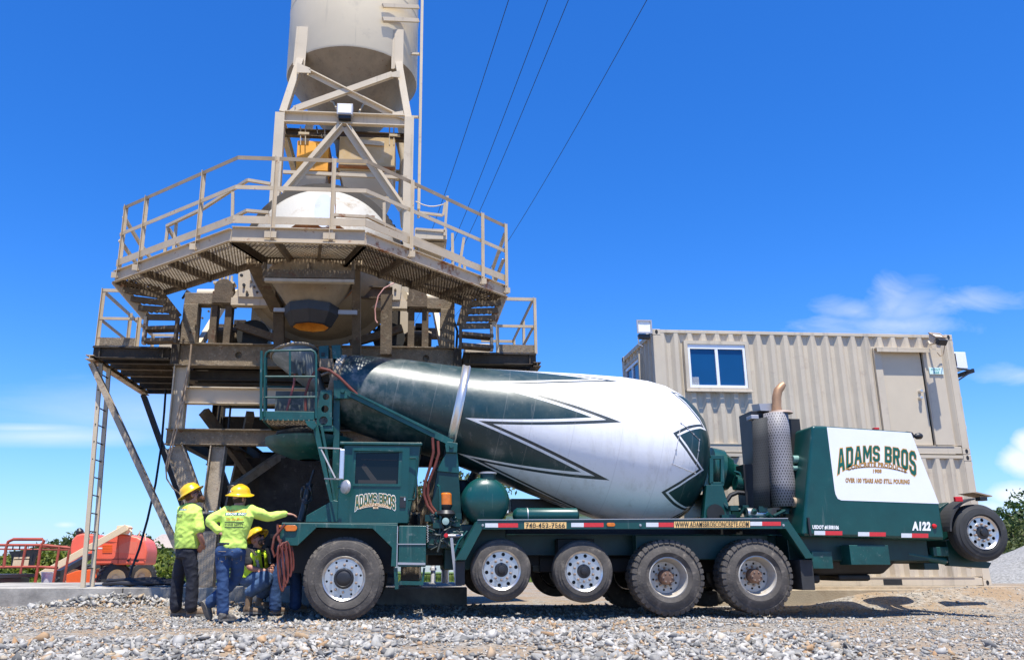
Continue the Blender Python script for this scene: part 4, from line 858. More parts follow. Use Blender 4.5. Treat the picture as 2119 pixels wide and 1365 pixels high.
def make_wheel(kind, R, W, rr, loc):
    Y = Vector((0, 1, 0)); O = Vector((0, 0, 0))
    prof = wheel_front(R, W, rr, kind)
    # rim is the part, tyre / hub / nuts its sub-parts
    rim = MB()
    if kind == 'rear':
        rim.lathe([(.06, rr + .004), (.035, rr + .012), (.028, rr - .004), (.05, rr - .012), (.13, rr - .022), (.20, rr - .045), (.22, rr - .05)], O, Y, 56, cap=False)
        dep, ro = .215, rr - .052
    else:
        rim.lathe([(.06, rr + .004), (.03, rr + .012), (.018, rr + .002), (.03, rr - .014), (.045, rr - .03)], O, Y, 56, cap=False); dep, ro = .045, rr - .028
    outer = circ(0, 0, ro, 56); nh = 10; hr = (.0165 if kind == 'rear' else .0155 if kind == 'front' else .0255)
    hq = {'front': .895, 'rear': .80}.get(kind, .865); holes = [circ(ro * hq * cos(2 * pi * k / nh + .17), ro * hq * sin(2 * pi * k / nh + .17), hr, 14) for k in range(nh)]
    plate(rim, outer, holes, .012, lambda a, b, c: (a, dep + c, b))
    r_o = rim.build('wheel', M.alu if kind != 'rear' else mat('grey rim', (.50, .47, .42), .5, .2, var=.1, dirt=(.34, .27, .18), damt=.4, dscale=5), TK, smooth=35); r_o.location = loc
    mb = MB(); mb.lathe([(dep + .03, ro), (dep + .035, 0)], O, Y, 32, cap=False); mb.build('hole_backing', M.soot, r_o)  # black disc added so the hand holes look dark
    mb = MB(); mb.lathe(prof, O, Y, 72, cap=False)
    if kind == 'rear':
        for k in range(36):
            a = 2 * pi * k / 36; er = Vector((cos(a), 0, sin(a))); et = Vector((-sin(a), 0, cos(a)))
            for y0, y1, off in ((.018, .17, 0), (.21, W - .06, .5)):
                b = a + off * 2 * pi / 36; er = Vector((cos(b), 0, sin(b))); et = Vector((-sin(b), 0, cos(b)))
                p0 = er * (R - .05) + Y * y0; p1 = er * (R + .010) + Y * (y0 + (.022 if y0 < .1 else 0)); q0 = er * (R - .05) + Y * y1; q1 = er * (R + .010) + Y * y1; h = et * .033
                mb.hexa([p0 - h, p0 + h, q0 + h, q0 - h, p1 - h * .85, p1 + h * .85, q1 + h * .85, q1 - h * .85])
    elif kind == 'front':
        for k in range(44):
            a = 2 * pi * k / 44; er = Vector((cos(a), 0, sin(a))); et = Vector((-sin(a), 0, cos(a))); p0 = er * (R - .035) + Y * .035; p1 = er * (R + .004) + Y * .066; q1 = er * (R + .004) + Y * .11; q0 = er * (R - .04) + Y * .11; h = et * .030
            mb.hexa([p0 - h, p0 + h, q0 + h, q0 - h, p1 - h, p1 + h, q1 + h, q1 - h])
    ty = mb.build('tyre', M.rubber if kind != 'booster' else M.rubberd, r_o, smooth=32)
    mb = MB()
    if kind == 'front': mb.lathe([(.05, .138), (.012, .135), (-.010, .122), (-.012, .108), (-.004, .10), (-.012, .085), (-.02, .05), (-.02, 0)], O, Y, 36); hm = M.black
    elif kind == 'rear': mb.lathe([(dep, .105), (.12, .10), (.10, .085), (.07, .08), (.065, 0)], O, Y, 28); hm = mat('rusty hub', (.16, .09, .06), .8, var=.3, rust=.4)
    else: mb.lathe([(dep + .01, .098), (dep - .02, .095), (dep - .028, .06), (dep - .028, .05), (dep - .055, .045), (dep - .06, .02), (dep - .06, 0)], O, Y, 24); hm = M.black
    hub = mb.build('hub', hm, r_o, smooth=30)
    rn = .178 if kind == 'front' else .128 if kind == 'rear' else .135 if kind == 'lift' else .118
    def nut(prof_, y, x, z, n, me=[]):
        if not me: mb = MB(); mb.lathe(prof_, O, Y, n); o = mb.build('lug_nut', M.nut, r_o, smooth=0); me.append(o)
        else: o = me[0].copy(); COL.objects.link(o); inv = me[0].matrix_parent_inverse.copy(); o.parent = r_o; o.matrix_parent_inverse = inv
        o.location = (x, y, z)
    one = []
    for k in range(10): a = 2 * pi * k / 10 + .3; nut([(-.007, .019), (-.03, .017), (-.045, .009), (-.045, 0)], dep, rn * cos(a), rn * sin(a), 8, one)
    if kind == 'rear':
        two = []
        for k in range(6): a = 2 * pi * k / 6; nut([(.038, .014), (0, .012), (0, 0)], .06, .062 * cos(a), .062 * sin(a), 7, two)
    if kind in ('lift', 'booster'):
        mb = MB(); mb.lathe([(dep - .004, rr * .60), (dep - .012, rr * .58), (dep - .012, rr * .30), (dep - .002, rr * .28)], O, Y, 40, cap=False); mb.build('rim_dish', M.alu, r_o)
    return r_o
def put(u, v, Y): p = px(u, v, Y); return (p.x, Y, p.z)
wf = make_wheel('front', .548, .42, .288, put(711, 1196, 11.98))
wl = make_wheel('lift', .422, .30, .268, put(1038, 1178, 12.0)); wl2 = copy_tree(wl, TK, put(1209, 1181, 12.0))
wr = make_wheel('rear', .506, .46, .268, put(1385, 1194, 11.98)); wr2 = copy_tree(wr, TK, put(1570, 1191, 11.98))
wb = make_wheel('booster', .410, .30, .236, put(2036, 1101, 12.0))
for o in (wf, wl, wl2, wr, wr2): c = copy_tree(o, TK, (o.location.x, 14.52, o.location.z), pi)
def rotz(o, a): o.rotation_euler.z = a
# inner duals of the rear axles and dark axles
for o in (wf, wl, wl2, wr, wr2):
    mb = MB(); mb.lathe([(0, .10), (1.85, .10)], (o.location.x, 12.32, o.location.z), (0, 1, 0), 14); mb.lathe([(0, .2), (.12, .28), (.35, .28), (.47, .2)], (o.location.x, 13.0, o.location.z), (0, 1, 0), 18); mb.build('axle', M.soot, TK)
# --- chassis
mb = MB()
for y in (12.75, 13.62): mb.channel((-1.45, y, 1.02), (7.7, y, 1.02), .30, .10, .014)
for x in (-1.3, .4, 1.4, 3.0, 4.3, 5.6, 6.9): mb.box(x - .06, x + .06, 12.76, 13.72, .92, 1.12)
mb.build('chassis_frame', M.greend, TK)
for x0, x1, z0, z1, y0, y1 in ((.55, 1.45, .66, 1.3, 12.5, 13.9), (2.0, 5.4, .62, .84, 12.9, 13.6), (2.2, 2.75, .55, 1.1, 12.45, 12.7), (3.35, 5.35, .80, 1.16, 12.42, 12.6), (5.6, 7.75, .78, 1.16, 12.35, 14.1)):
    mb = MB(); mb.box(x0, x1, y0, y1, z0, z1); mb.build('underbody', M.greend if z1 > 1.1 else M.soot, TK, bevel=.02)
mb = MB(); mb.hexa([(5.75, 12.5, .58), (7.1, 12.5, .60), (7.1, 13.9, .60), (5.75, 13.9, .58), (5.65, 12.4, .8), (7.3, 12.4, .8), (7.3, 14, .8), (5.65, 14, .8)]); mb.box(5.75, 6.1, 12.45, 12.9, .47, .6); mb.box(6.4, 6.9, 12.5, 13.2, .5, .6); mb.build('oil_pan', M.soot, TK, bevel=.04)
boxpx(1683, 1140, 1721, 1176, 12.15, .45, 'tool_box', M.greenw); boxpx(1762, 1127, 1838, 1168, 12.1, .5, 'tool_box', M.greenw); boxpx(1914, 1164, 1942, 1178, 12.4, .4, 'tow_block', M.greend)
mb = MB(); mb.box(1.15, 5.9, 12.95, 12.99, .72, 1.37); mb.box(-1.3, 1.1, 13.0, 13.04, .72, 1.3)
mb.build('frame_skirt', M.soot, TK)
# --- front fender and deck
fp = [(583, 1081), (823, 1085), (823, 1172), (809, 1171), (811, 1132), (771, 1093), (655, 1091), (616, 1128), (581, 1128)]
fen = flatpoly(fp, 11.96, .03, 'fender', M.greenw)
a, b = px(583, 1081, 11.96), px(823, 1085, 11.96)
mb = MB(); mb.box(a.x, b.x, 11.97, 14.5, a.z - .035, a.z + .004); mb.build('fender_deck', M.greenw, fen, bevel=.006)
c = px(581, 1128, 11.96); mb = MB(); mb.box(a.x - .012, a.x + .02, 11.97, 14.5, c.z, a.z - .04); mb.build('front_panel', M.greenw, fen, bevel=.006)
mb = MB(); mb.box(a.x + .05, b.x - .05, 12.4, 14.2, .62, a.z - .06); mb.build('inner_arch', M.soot, TK)
def pill(u0, v0, u1, v1, Y, dep, name, m, parent, n=8):
    a, b = px(u0, v1, Y), px(u1, v0, Y); r = (b.z - a.z) / 2; zc = (a.z + b.z) / 2; pts = []
    for k in range(n + 1): t = -pi / 2 + pi * k / n; pts.append((b.x - r + r * cos(t), Y, zc + r * sin(t)))
    for k in range(n + 1): t = pi / 2 + pi * k / n; pts.append((a.x + r + r * cos(t), Y, zc + r * sin(t)))
    mb = MB(); mb.prism(pts, (0, dep, 0)); return mb.build(name, m, parent, bevel=.004)
lm = pill(588, 1086, 615, 1098, 11.93, .03, 'marker_light', M.amber, fen); pill(587, 1085, 616, 1099, 11.945, .014, 'bezel', M.black, lm)
boxpx(575, 1086, 584, 1091, 12.3, .1, 'marker_light', M.amber, fen)
# step box and hanging step
sb = boxpx(824, 1087, 882, 1172, 11.955, .5, 'step_box', M.greenw)
mb = MB(); mb.bar(px(822, 1125, 11.95), px(881, 1125, 11.95), .012, .012); mb.bar(px(823, 1165, 11.95), px(880, 1166, 11.95), .015, .03); mb.bar(px(823, 1088, 11.95), px(821, 1172, 11.95), .012, .012); mb.build('step_edge_lines', M.steelg, sb)  # pale strips stand for highlights along the worn edges
mb = MB(); mb.bar(px(819, 1174, 12.0), px(821, 1218, 12.0), .05, .03, (0, 1, 0)); mb.build('step_hanger', M.greenw, TK); mb = MB(); mb.bar(px(878, 1174, 12.0), px(874, 1205, 12.0), .03, .02, (0, 1, 0)); mb.build('step_hanger', M.greenw, TK)
mb = MB(); p0, p1 = px(825, 1205, 11.98), px(876, 1206, 11.98); mb.bar(p0, p1, .03, .05); mb.bar(p0 + Vector((0, .2, 0)), p1 + Vector((0, .2, 0)), .03, .05)
for k in range(10): q = p0.lerp(p1, (k + .5) / 10); mb.bar(q, q + Vector((0, .2, 0)), .015, .03)
mb.build('hanging_step', M.greenw, TK)
# --- cab
YC = 12.36
ca = px(697, 1084, YC); cb_ = px(846, 1083, YC); ct = px(712, 917, YC); cr = px(872, 918, YC); cm = px(866, 1000, YC)
out = [ca, cb_, px(849, 1060, YC), px(864, 985, YC), cr, ct, px(701, 985, YC)]
mb = MB(); mb.prism(out, (0, 1.75, 0)); cab = mb.build('cab', M.green, TK, bevel=.03)
mb = MB(); mb.prism([px(703, 913, YC - .05), px(874, 915, YC - .05), px(874, 921, YC - .05), px(703, 919, YC - .05)], (0, 1.85, 0)); mb.build('roof', M.greenw, cab, bevel=.01)
dr = [(730, 926), (848, 923.5), (843, 1081), (722.5, 1080.5)]
wn = [(737, 937), (826, 936), (823.5, 1001), (734, 1000)]
mb = MB(); toxz = lambda l, Y: [(px(u, v, Y).x, px(u, v, Y).z) for u, v in l]
plate(mb, toxz(dr, YC - .02), [toxz(wn, YC - .02)], .03, lambda p, q, d: (p, YC - .02 + d, q)); door = mb.build('door', M.green, cab, bevel=.005)
mb = MB(); plate(mb, toxz([(733, 932), (832, 931), (829, 1006), (730, 1005)], YC - .04), [toxz(wn, YC - .04)], .012, lambda p, q, d: (p, YC - .042 + d, q)); mb.build('window_frame', M.greenw, door, bevel=.003)
mb = MB(); mb.bar(px(732, 930.5, YC - .06), px(833, 932.5, YC - .06), .06, .02); mb.build('drip_rail', M.greenw, door)
mb = MB(); mb.prism([Vector((p, YC - .018, q)) for p, q in toxz(wn, YC - .018)], (0, .008, 0)); mb.build('window_pane', M.glass, door)
mb = MB(); mb.bar(px(748, 950, YC - .021), px(822, 952, YC - .021), .004, .012); mb.bar(px(741, 996, YC - .021), px(820, 997, YC - .021), .004, .05); mb.prism([px(u, v, YC - .0195) for u, v in ((752, 958), (757, 962), (786, 1000), (772, 1000), (748, 966))], (0, .001, 0)); mb.build('cab_fittings', mat('dim grey', (.022, .022, .022), .6), door)
hd = boxpx(827, 1027, 840, 1050, YC - .05, .03, 'handle', M.black, door, .004); boxpx(836, 1029, 839, 1035, YC - .055, .004, 'lock', M.chrome, door, 0)
mb = MB(); mb.tube([px(848, 947, YC - .05), px(861, 947, YC - .07), px(863, 952, YC - .07), px(860, 1028, YC - .07), px(857, 1033, YC - .07), px(845, 1033, YC - .05)], .012, 8); mb.build('grab_bar', M.green, cab)
mb = MB(); mb.prism([px(u, v, YC + .12) for u, v in ((700, 988), (710, 926), (713.5, 926), (707, 988))], (0, 1.5, 0)); mb.build('windscreen', M.glass, cab)
mb = MB(); mb.prism([px(u, v, 12.4) for u, v in ((632, 1080), (634, 1066), (690, 1034), (700, 1036), (700, 1080))], (0, 1.6, 0)); mb.build('nose_cover', M.greenw, TK, bevel=.01)
# mirrors
mr_ = MB(); mr_.box(*(lambda a, b: (a.x, b.x, 12.0, 12.06, a.z, b.z))(px(701, 991, 12.0), px(713.5, 929, 12.0))); mir = mr_.build('side_mirror', M.alu, TK, bevel=.01)
mb = MB(); a, b = px(703, 989, 11.99), px(711.5, 931, 11.99); mb.box(a.x, b.x, 11.992, 11.999, a.z, b.z); mb.build('mirror_glass', M.mirror, mir)
mb = MB()
for p, q in (((660, 926, 12.4), (706, 928, 12.03)), ((672, 990, 12.4), (704, 991, 12.03)), ((665, 930, 12.35), (694, 989, 12.1))): mb.tube([px(*p), px(*q)], .012, 6)
mb.build('mirror_arm', M.steelg, mir)
mb = MB(); mb.lathe([(-.02, 0), (-.02, .085), (0, .10), (.03, .09), (.05, .03), (.05, 0)], px(716, 1007, 12.02), (-.75, -.7, 0), 24); rm = mb.build('round_mirror', M.steelg, TK); mb = MB(); mb.tube([px(700, 1008, 12.1), px(716, 1007, 12.03)], .02, 8); mb.build('mirror_arm', M.greenw, rm)
# --- charging platform, hopper and boom at the cab end
YP = 12.35
def rail(pts, r, name, m=M.greenw, parent=None): mb = MB(); mb.tube([px(*p) for p in pts], r, 8); return mb.build(name, m, parent or TK)
pf = boxpx(541, 851, 651, 869, YP, .03, 'platform', M.greenw)
mb = MB(); mb.prism([px(u, v, YP) for u, v in ((630, 868), (650, 868), (656, 880), (648, 888), (636, 880))], (0, .03, 0)); mb.build('platform_corner', M.greenw, pf)
mb = MB(); a, b = px(543, 868, YP), px(650, 868, YP); mb.grate((a.x, YP, a.z), (b.x, YP, a.z), (b.x, YP + .9, a.z), (a.x, YP + .9, a.z), 10, 8, .012, .02); mb.build('platform_grating', M.crust, pf, smooth=0)
mb = MB(); mb.box(a.x, b.x, YP + .9, YP + .93, a.z - .02, a.z + .13); mb.box(a.x, a.x + .03, YP + .032, YP + .9, a.z - .02, a.z + .13); mb.build('platform_curb', M.greenw, pf)
rail([(541, 726, YP - .03), (540, 868, YP - .03)], .02, 'rail_post', parent=pf)
rail([(547, 862, YP), (548, 738, YP), (551, 730, YP), (557, 726, YP), (644, 724, YP), (651, 728, YP), (654, 735, YP), (654, 865, YP)], .018, 'guard_rail', parent=pf)
for pts in ([(548, 779, YP), (654, 779, YP)], [(545, 822, YP), (654, 821, YP)], [(600, 725, YP), (600, 779, YP)]): rail(pts, .016, 'guard_rail', parent=pf)
rail([(551, 740, YP + .9), (551, 850, YP + .9)], .018, 'guard_rail', parent=pf); rail([(551, 800, YP + .9), (640, 800, YP + .9)], .016, 'guard_rail', parent=pf)
# hopper
hp = MB()
prof = [(724, 563, 655, .62), (748, 566, 658, .6), (800, 630, 672, .30), (830, 648, 690, .24)]
rings = []
n = 28
for (v, u0, u1, ry) in prof:
    a, b = px(u0, v + (16 if v < 745 else 0), YM), px(u1, v, YM)
    rings.append([a.lerp(b, .5) + (b - a) * .5 * cos(2 * pi * k / n) + Vector((0, ry * sin(2 * pi * k / n), 0)) for k in range(n)])
vs = [p for r in rings for p in r]; hp.add(vs, [(j * n + k, j * n + (k + 1) % n, (j + 1) * n + (k + 1) % n, (j + 1) * n + k) for j in range(len(rings) - 1) for k in range(n)])
hop = hp.build('charge_hopper', mat('hopper steel', (.17, .18, .16), .6, var=.2, dirt=(.42, .40, .36), damt=.35, dscale=4), TK); sm = hop.modifiers.new('wall', 'SOLIDIFY'); sm.thickness = .02
mb = MB(); mb.tube(rings[0], .025, 8, closed=True); mb.build('hopper_rim', M.crust, hop)
mb = MB(); mb.box(*(lambda a, b: (a.x, b.x, 12.75, 12.9, a.z, b.z))(px(600, 772, 12.75), px(632, 745, 12.75))); mb.bar(px(612, 745, 12.7), px(622, 778, 12.7), .04, .05); mb.build('hopper_bracket', M.dusty, hop)
boxpx(568, 810, 664, 850, 12.9, .7, 'collector_box', M.dusty)
# bowl-shaped swivel chute
cc = px(640, 925, YM)
mb = MB(); mb.lathe([(-.20, .14), (-.17, .30), (-.06, .58), (.02, .67), (.12, .685), (.12, .66), (.03, .64), (-.05, .54), (-.16, .2)], cc, (0, 0, 1), 48, cap=False); bowl = mb.build('swivel_chute', M.greenw, TK)
mb = MB(); mb.lathe([(.18, .45), (.18, .52), (.22, .52), (.28, .40), (.40, .42)], cc, (0, 0, 1), 40, cap=False); mb.lathe([(.13, .50), (.18, .50)], cc, (0, 0, 1), 40); mb.build('chute_bearing', M.soot, bowl)
mb = MB(); mb.prism([cc + Vector((-.62, -.35, .30)), cc + Vector((.35, -.45, .30)), cc + Vector((.40, -.40, .42)), cc + Vector((-.70, -.45, .42))], (0, .9, 0)); mb.build('chute_collar', M.crust, bowl)
# chute cylinder and coiled cord on the nose
mb = MB(); mb.tube([px(650, 972, 12.9), px(641, 1000, 12.9)], .02); mb.tube([px(641, 1000, 12.9), px(622, 1078, 12.85)], .05, 10); mb.build('chute_cylinder', M.black, TK)
mb = MB(); mb.tube([px(634 + 11 * cos(t), 1026 + 16 * sin(t) - t * .6, 12.8 + .03 * sin(3 * t)) for t in np.linspace(0, 12.5, 60)], .014, 6); mb.build('coiled_cord', M.black, TK)
# posts and boom
post = flatpoly([(691, 785), (704, 785), (700, 1080), (686, 1080)], 12.72, .14, 'boom_post', M.greenw)
mb = MB(); hl = [circ(px(675, 820.6, 12.6).x, px(675, 820.6, 12.6).z, .05, 20), circ(px(672.5, 846, 12.6).x, px(672.5, 846, 12.6).z, .055, 20), circ(px(669.5, 870, 12.6).x, px(669.5, 870, 12.6).z, .065, 20)]
plate(mb, toxz([(664, 807), (687, 807), (687, 880), (655, 880), (657, 848)], 12.6), hl, .03, lambda p, q, d: (p, 12.6 + d, q)); mb.build('drilled_plate', M.greenw, TK, bevel=.004)
flatpoly([(646, 880), (658, 880), (690, 1040), (683, 1040)], 12.5, .05, 'slanted_post', M.greenw); flatpoly([(662, 880), (668, 880), (697, 1040), (691, 1040)], 12.52, .04, 'slanted_post', M.greenw)
flatpoly([(684, 1036), (698, 1032), (700, 1080), (681, 1080)], 12.46, .08, 'post_socket', M.greenw)
flatpoly([(658, 880), (690, 880), (690, 892), (664, 892)], 12.6, .10, 'post_cap', M.greenw)
for pts, y in (([(659, 716), (680, 714), (680, 750), (662, 752)], 12.95), ([(686, 714), (705, 713), (704, 785), (692, 785)], 12.9)): flatpoly(pts, y, .35, 'hopper_mount', M.greenw)
mb = MB(); mb.prism([px(u, v, 12.93) for u, v in ((665, 729), (672, 729), (672, 736), (665, 736))], (0, .01, 0)); mb.build('mount_slot', M.soot, TK)
mb = MB(); mb.box(*(lambda a, b: (a.x, b.x, 12.9, 13.3, a.z, b.z))(px(661, 762, 12.9), px(700, 742, 12.9))); mb.bar(px(680, 760, 12.9), px(690, 800, 12.9), .05, .05); mb.tube([px(664, 776, 12.85), px(680, 770, 12.85), px(700, 775, 12.85)], .02); mb.build('mount_clamp', M.crust, TK)
flatpoly([(690, 786), (705, 786), (729, 815), (729, 824), (691, 824)], 12.62, .04, 'boom_gusset', M.greenw)
bm = MB(); bm.bar(px(726, 815, 12.55), px(936, 917, 12.50), .09, .10, (0, 0, 1)); bm.bar(px(726, 811, 12.53), px(900, 897, 12.50), .11, .012); boom = bm.build('stay_boom', M.greenw, TK)
flatpoly([(925, 913), (947, 916), (946, 936), (923, 935), (921, 920)], 12.45, .12, 'boom_foot', M.greenw, boom)
for u, v in ((709, 809), (723, 816), (934, 923)): mb = MB(); mb.lathe([(0, .035), (.03, .03), (.03, 0)], px(u, v, 12.44 if u > 900 else 12.61), (0, -1, 0), 12); mb.build('bolt', M.greenw, boom, smooth=30)
# drum pedestal
for y, nm in ((12.52, 'drum_pedestal'), (13.75, 'drum_pedestal')):
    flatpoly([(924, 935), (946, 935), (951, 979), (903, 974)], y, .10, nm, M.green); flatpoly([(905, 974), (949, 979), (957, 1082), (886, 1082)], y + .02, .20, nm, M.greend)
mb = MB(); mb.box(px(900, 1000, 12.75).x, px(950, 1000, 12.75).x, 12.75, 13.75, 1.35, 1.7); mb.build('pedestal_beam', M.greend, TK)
# red hoses
hs_ = MB(); hs_.tube([px(895, 905, 12.4), px(897, 935, 12.4), px(890, 965, 12.4), px(879, 1000, 12.42), px(877, 1022, 12.42), px(884, 1045, 12.42), px(897, 1062, 12.4), px(908, 1068, 12.4)], .022, 8); hs_.build('red_hose', M.hose, TK)
hs_ = MB(); hs_.tube([px(906, 912, 12.42), px(908, 938, 12.42), px(900, 965, 12.42), px(886, 1000, 12.45), px(885, 1024, 12.45), px(892, 1046, 12.45), px(908, 1066, 12.42)], .022, 8); hs_.build('red_hose', M.hose, TK)
hs_ = MB(); hs_.tube([px(656, 765, 12.6), px(665, 762, 12.5), px(682, 766, 12.5), px(702, 780, 12.5), px(722, 800, 12.5), px(740, 817, 12.52)], .022, 8); hs_.build('red_hose', M.hose, TK)
hs_ = MB(); hs_.tube([px(652, 768, 12.7), px(640, 788, 12.7), px(632, 815, 12.7), px(632, 850, 12.7)], .02, 8); hs_.build('red_hose', M.hose, TK)
hs_ = MB(); hs_.tube([px(611, 765, 12.8), px(608, 795, 12.8), px(600, 825, 12.8), px(593, 850, 12.8)], .018, 8); hs_.build('red_hose', mat('dull red hose', (.25, .07, .06), .6), TK)
# beacon, valve block behind the cab
mb = MB(); o = px(923, 1041, 12.3); mb.lathe([(-.02, .085), (.13, .08), (.15, .06), (.15, 0)], o, (0, 0, 1), 20); bc = mb.build('beacon', M.amber, TK)
mb = MB(); mb.lathe([(-.10, .06), (-.03, .095), (-.02, .095)], o, (0, 0, 1), 18); mb.lathe([(-.2, .08), (-.15, .14), (-.10, .11), (-.09, .06)], o, (0, 0, 1), 16); mb.build('beacon_base', M.black, bc)
rail([(912, 1080, 12.25), (911, 1030, 12.25), (909, 1006, 12.25), (906, 1004, 12.3)], .02, 'guard_hoop', M.green)
mb = MB(); rs = random.Random(5)
for k in range(26):
    u, v = rs.uniform(886, 950), rs.uniform(1066, 1100); q = px(u, v, rs.uniform(12.25, 12.5)); s = rs.uniform(.03, .08)
    if rs.random() < .5: mb.box(q.x - s, q.x + s, q.y, q.y + .08, q.z - s * .6, q.z + s * .6)
    else: mb.cyl(q, q + Vector((rs.uniform(-.15, .15), .05, rs.uniform(-.1, .1))), s * .4, n=8)
mb.build('valve_block', M.greend, TK, smooth=30)
mb = MB()
for k in range(30):
    u, v = rs.uniform(884, 952), rs.uniform(1062, 1128); q = px(u, v, rs.uniform(12.15, 12.3)); mb.tube([q, q + Vector((rs.uniform(-.12, .12), .03, rs.uniform(-.10, .06))), q + Vector((rs.uniform(-.12, .12), .05, rs.uniform(-.16, -.05)))], rs.uniform(.007, .018), 6)
mb.build('valve_fittings', M.dusty, TK)
mb = MB(); mb.lathe([(0, .05), (.03, .05), (.035, .02), (.035, 0)], px(922, 1078, 12.2), (0, -1, 0), 20); mb.build('pressure_gauge', mat('gauge face', (.30, .42, .38), .4), TK)
mb = MB(); mb.tube([px(920, 1108, 12.2), px(943, 1108, 12.2), px(957, 1107, 12.2)], .025, 8); mb.build('valve_pipe', M.steelg, TK)
mb = MB(); mb.lathe([(0, .03), (.03, .03)], px(923, 1107, 12.17), (0, -1, 0), 10); mb.build('valve_knob', M.red, TK)
mb = MB(); mb.box(px(884, 1134, 12.3).x, px(960, 1134, 12.3).x, 12.3, 12.5, px(900, 1134, 12.3).z, px(900, 1098, 12.3).z); mb.build('valve_cabinet', M.greend, TK, bevel=.01)
mb = MB()
for k in range(7): q = px(883.5, 1086 + k * 5, 12.0); mb.tube([q, q + Vector((.02, 0, -.015)), q + Vector((0, 0, -.035))], .006, 5)
mb.build('door_spring', M.steelg, TK)
for k in range(3): hs2 = MB(); hs2.tube([px(967 - k * 3, 1098 + k * 3, 12.2), px(950 - k * 2, 1118 + k * 4, 12.15), px(940 - k * 2, 1146, 12.15)], .014, 6); hs2.build('air_line', M.green, TK)
mb = MB(); mb.bar(px(934, 1112, 12.1), px(944, 1206, 12.1), .025, .04, (1, 0, 0)); mb.build('flap_rod', M.steelg, TK)
boxpx(943, 1160, 962, 1210, 12.05, .02, 'mud_flap', M.rubberd); boxpx(1661, 1157, 1681, 1220, 12.02, .45, 'mud_flap', M.rubberd)
# --- water tank, air tank
o = px(1007, 1035, 12.25); r = .355
mb = MB(); mb.lathe([(-.10, 0), (-.095, .10), (-.07, .22), (-.02, .31), (.06, r - .005), (.12, r), (1.7, r), (1.8, .3), (1.86, 0)], (o.x, 12.35, o.z), (0, 1, 0), 48); wt = mb.build('water_tank', M.green, TK)
mb = MB(); mb.lathe([(.10, .115), (.395, .115)], (px(1010, 1000, 12.42).x, 12.44, o.z), (0, 0, 1), 28); mb.build('tank_neck', M.greend, wt)
mb = MB(); mb.lathe([(.396, .13), (.42, .13), (.425, .10), (.43, 0)], (px(1010, 1000, 12.42).x, 12.44, o.z), (0, 0, 1), 28); mb.build('tank_lid', M.steelg, wt, smooth=30)
mb = MB(); a, b = px(1063, 1066, 12.45), px(1197, 1066, 12.45); mb.lathe([(-.02, 0), (0, .07), (.05, .11), ((b - a).length - .03, .11), ((b - a).length, .06), ((b - a).length, 0)], a, b - a, 28); at_ = mb.build('air_tank', M.green, TK)
mb = MB(); mb.lathe([(0, .113), (.012, .113)], px(1090, 1066, 12.45), b - a, 28); mb.build('tank_strap', M.steelg, at_)
boxpx(1058, 1032, 1262, 1058, 13.6, .4, 'far_locker', M.black); mb = MB(); mb.tube([px(945, 1020, 13.4), px(958, 1008, 13.4), px(975, 1004, 13.4), px(980, 994, 13.4)], .06, 10); mb.lathe([(0, .13), (.1, .15), (.2, .1)], px(956, 1020, 13.4), (0, 0, 1), 14); mb.build('water_pump', M.soot, TK)
# --- running board with reflectors
rb = [(988, 1076), (1630, 1072.6), (1685, 1154), (1667.6, 1155), (1626, 1093.5), (998, 1094.5), (964, 1158), (943.5, 1158)]
run = flatpoly(rb, 11.94, .05, 'running_board', M.green, bevel=.005)
mb = MB(); a, b, c, d = px(988, 1076, 11.94), px(1630, 1072.6, 11.94), px(1685, 1154, 11.94), px(943.5, 1158, 11.94)
for p, q in ((a, b), (d, a), (b, c)): mb.bar(p + Vector((0, .27, -.012)), q + Vector((0, .27, -.012)), .44, .014)
mb.build('wheel_cover', M.greenw, run)
mb = MB()
for p, q in ((a, b), (d, a), (b, c)): mb.bar(p + Vector((0, 2.35, -.05)), q + Vector((0, 2.35, -.05)), .44, .08)
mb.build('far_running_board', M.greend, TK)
mb = MB(); mb.bar(a + Vector((0, -.008, .006)), b + Vector((0, -.008, .006)), .012, .01); mb.build('edge_trim', M.steelg, run)
def decal(pts, Y, m, name, parent): mb = MB(); mb.quad(*[px(u, v, Y) for u, v in pts]); return mb.build(name, m, parent, smooth=0, recalc=False)
def tape(u0, um, u1, v0, v1, Y, parent, sl=0):
    decal([(u0, v1), (um, v1 + sl * .35), (um, v0 + sl * .35), (u0, v0)], Y, M.wtape, 'silver_reflector', parent); decal([(um, v1 + sl * .35), (u1, v1 + sl), (u1, v0 + sl), (um, v0 + sl * .35)], Y, M.rtape, 'red_reflector', parent)
for a_ in ((1004, 1030.6, 1072, 1081.8, 1090.5), (1182, 1208, 1249, 1081, 1089.6), (1337, 1362.6, 1394, 1080.5, 1089.5), (1552.5, 1577, 1616, 1078.6, 1087)): tape(*a_, 11.935, run)
pill(1256, 1081, 1273, 1088.5, 11.915, .022, 'marker_light', M.amber, run)
for u in (999, 1621, 1325): mb = MB(); mb.lathe([(0, .018), (.012, .016), (.014, 0)], px(u, 1086, 11.94), (0, -1, 0), 10); mb.build('bolt', M.steelg, run)
def lin(u0, u1, v0, v1, Y, sl=0): return lambda a, b: px(u0 + (u1 - u0) * a, v1 + (v0 - v1) * b + sl * a, Y)
decal([(1085, 1093), (1172, 1092.6), (1172, 1079.4), (1085, 1079.8)], 11.9365, M.peach, 'lettering_plate', run)
text('lettering', '740-452-7566', lin(1088, 1169, 1081.4, 1091.2, 11.929), M.kink, run, .012)
decal([(1395, 1091.2), (1552, 1090.2), (1552, 1077), (1395, 1078)], 11.9365, M.peach, 'lettering_plate', run)
text('lettering', 'WWW.ADAMSBROSCONCRETE.COM', lin(1397.5, 1549.5, 1078.8, 1089.8, 11.929, -.8), M.kink, run, .012)
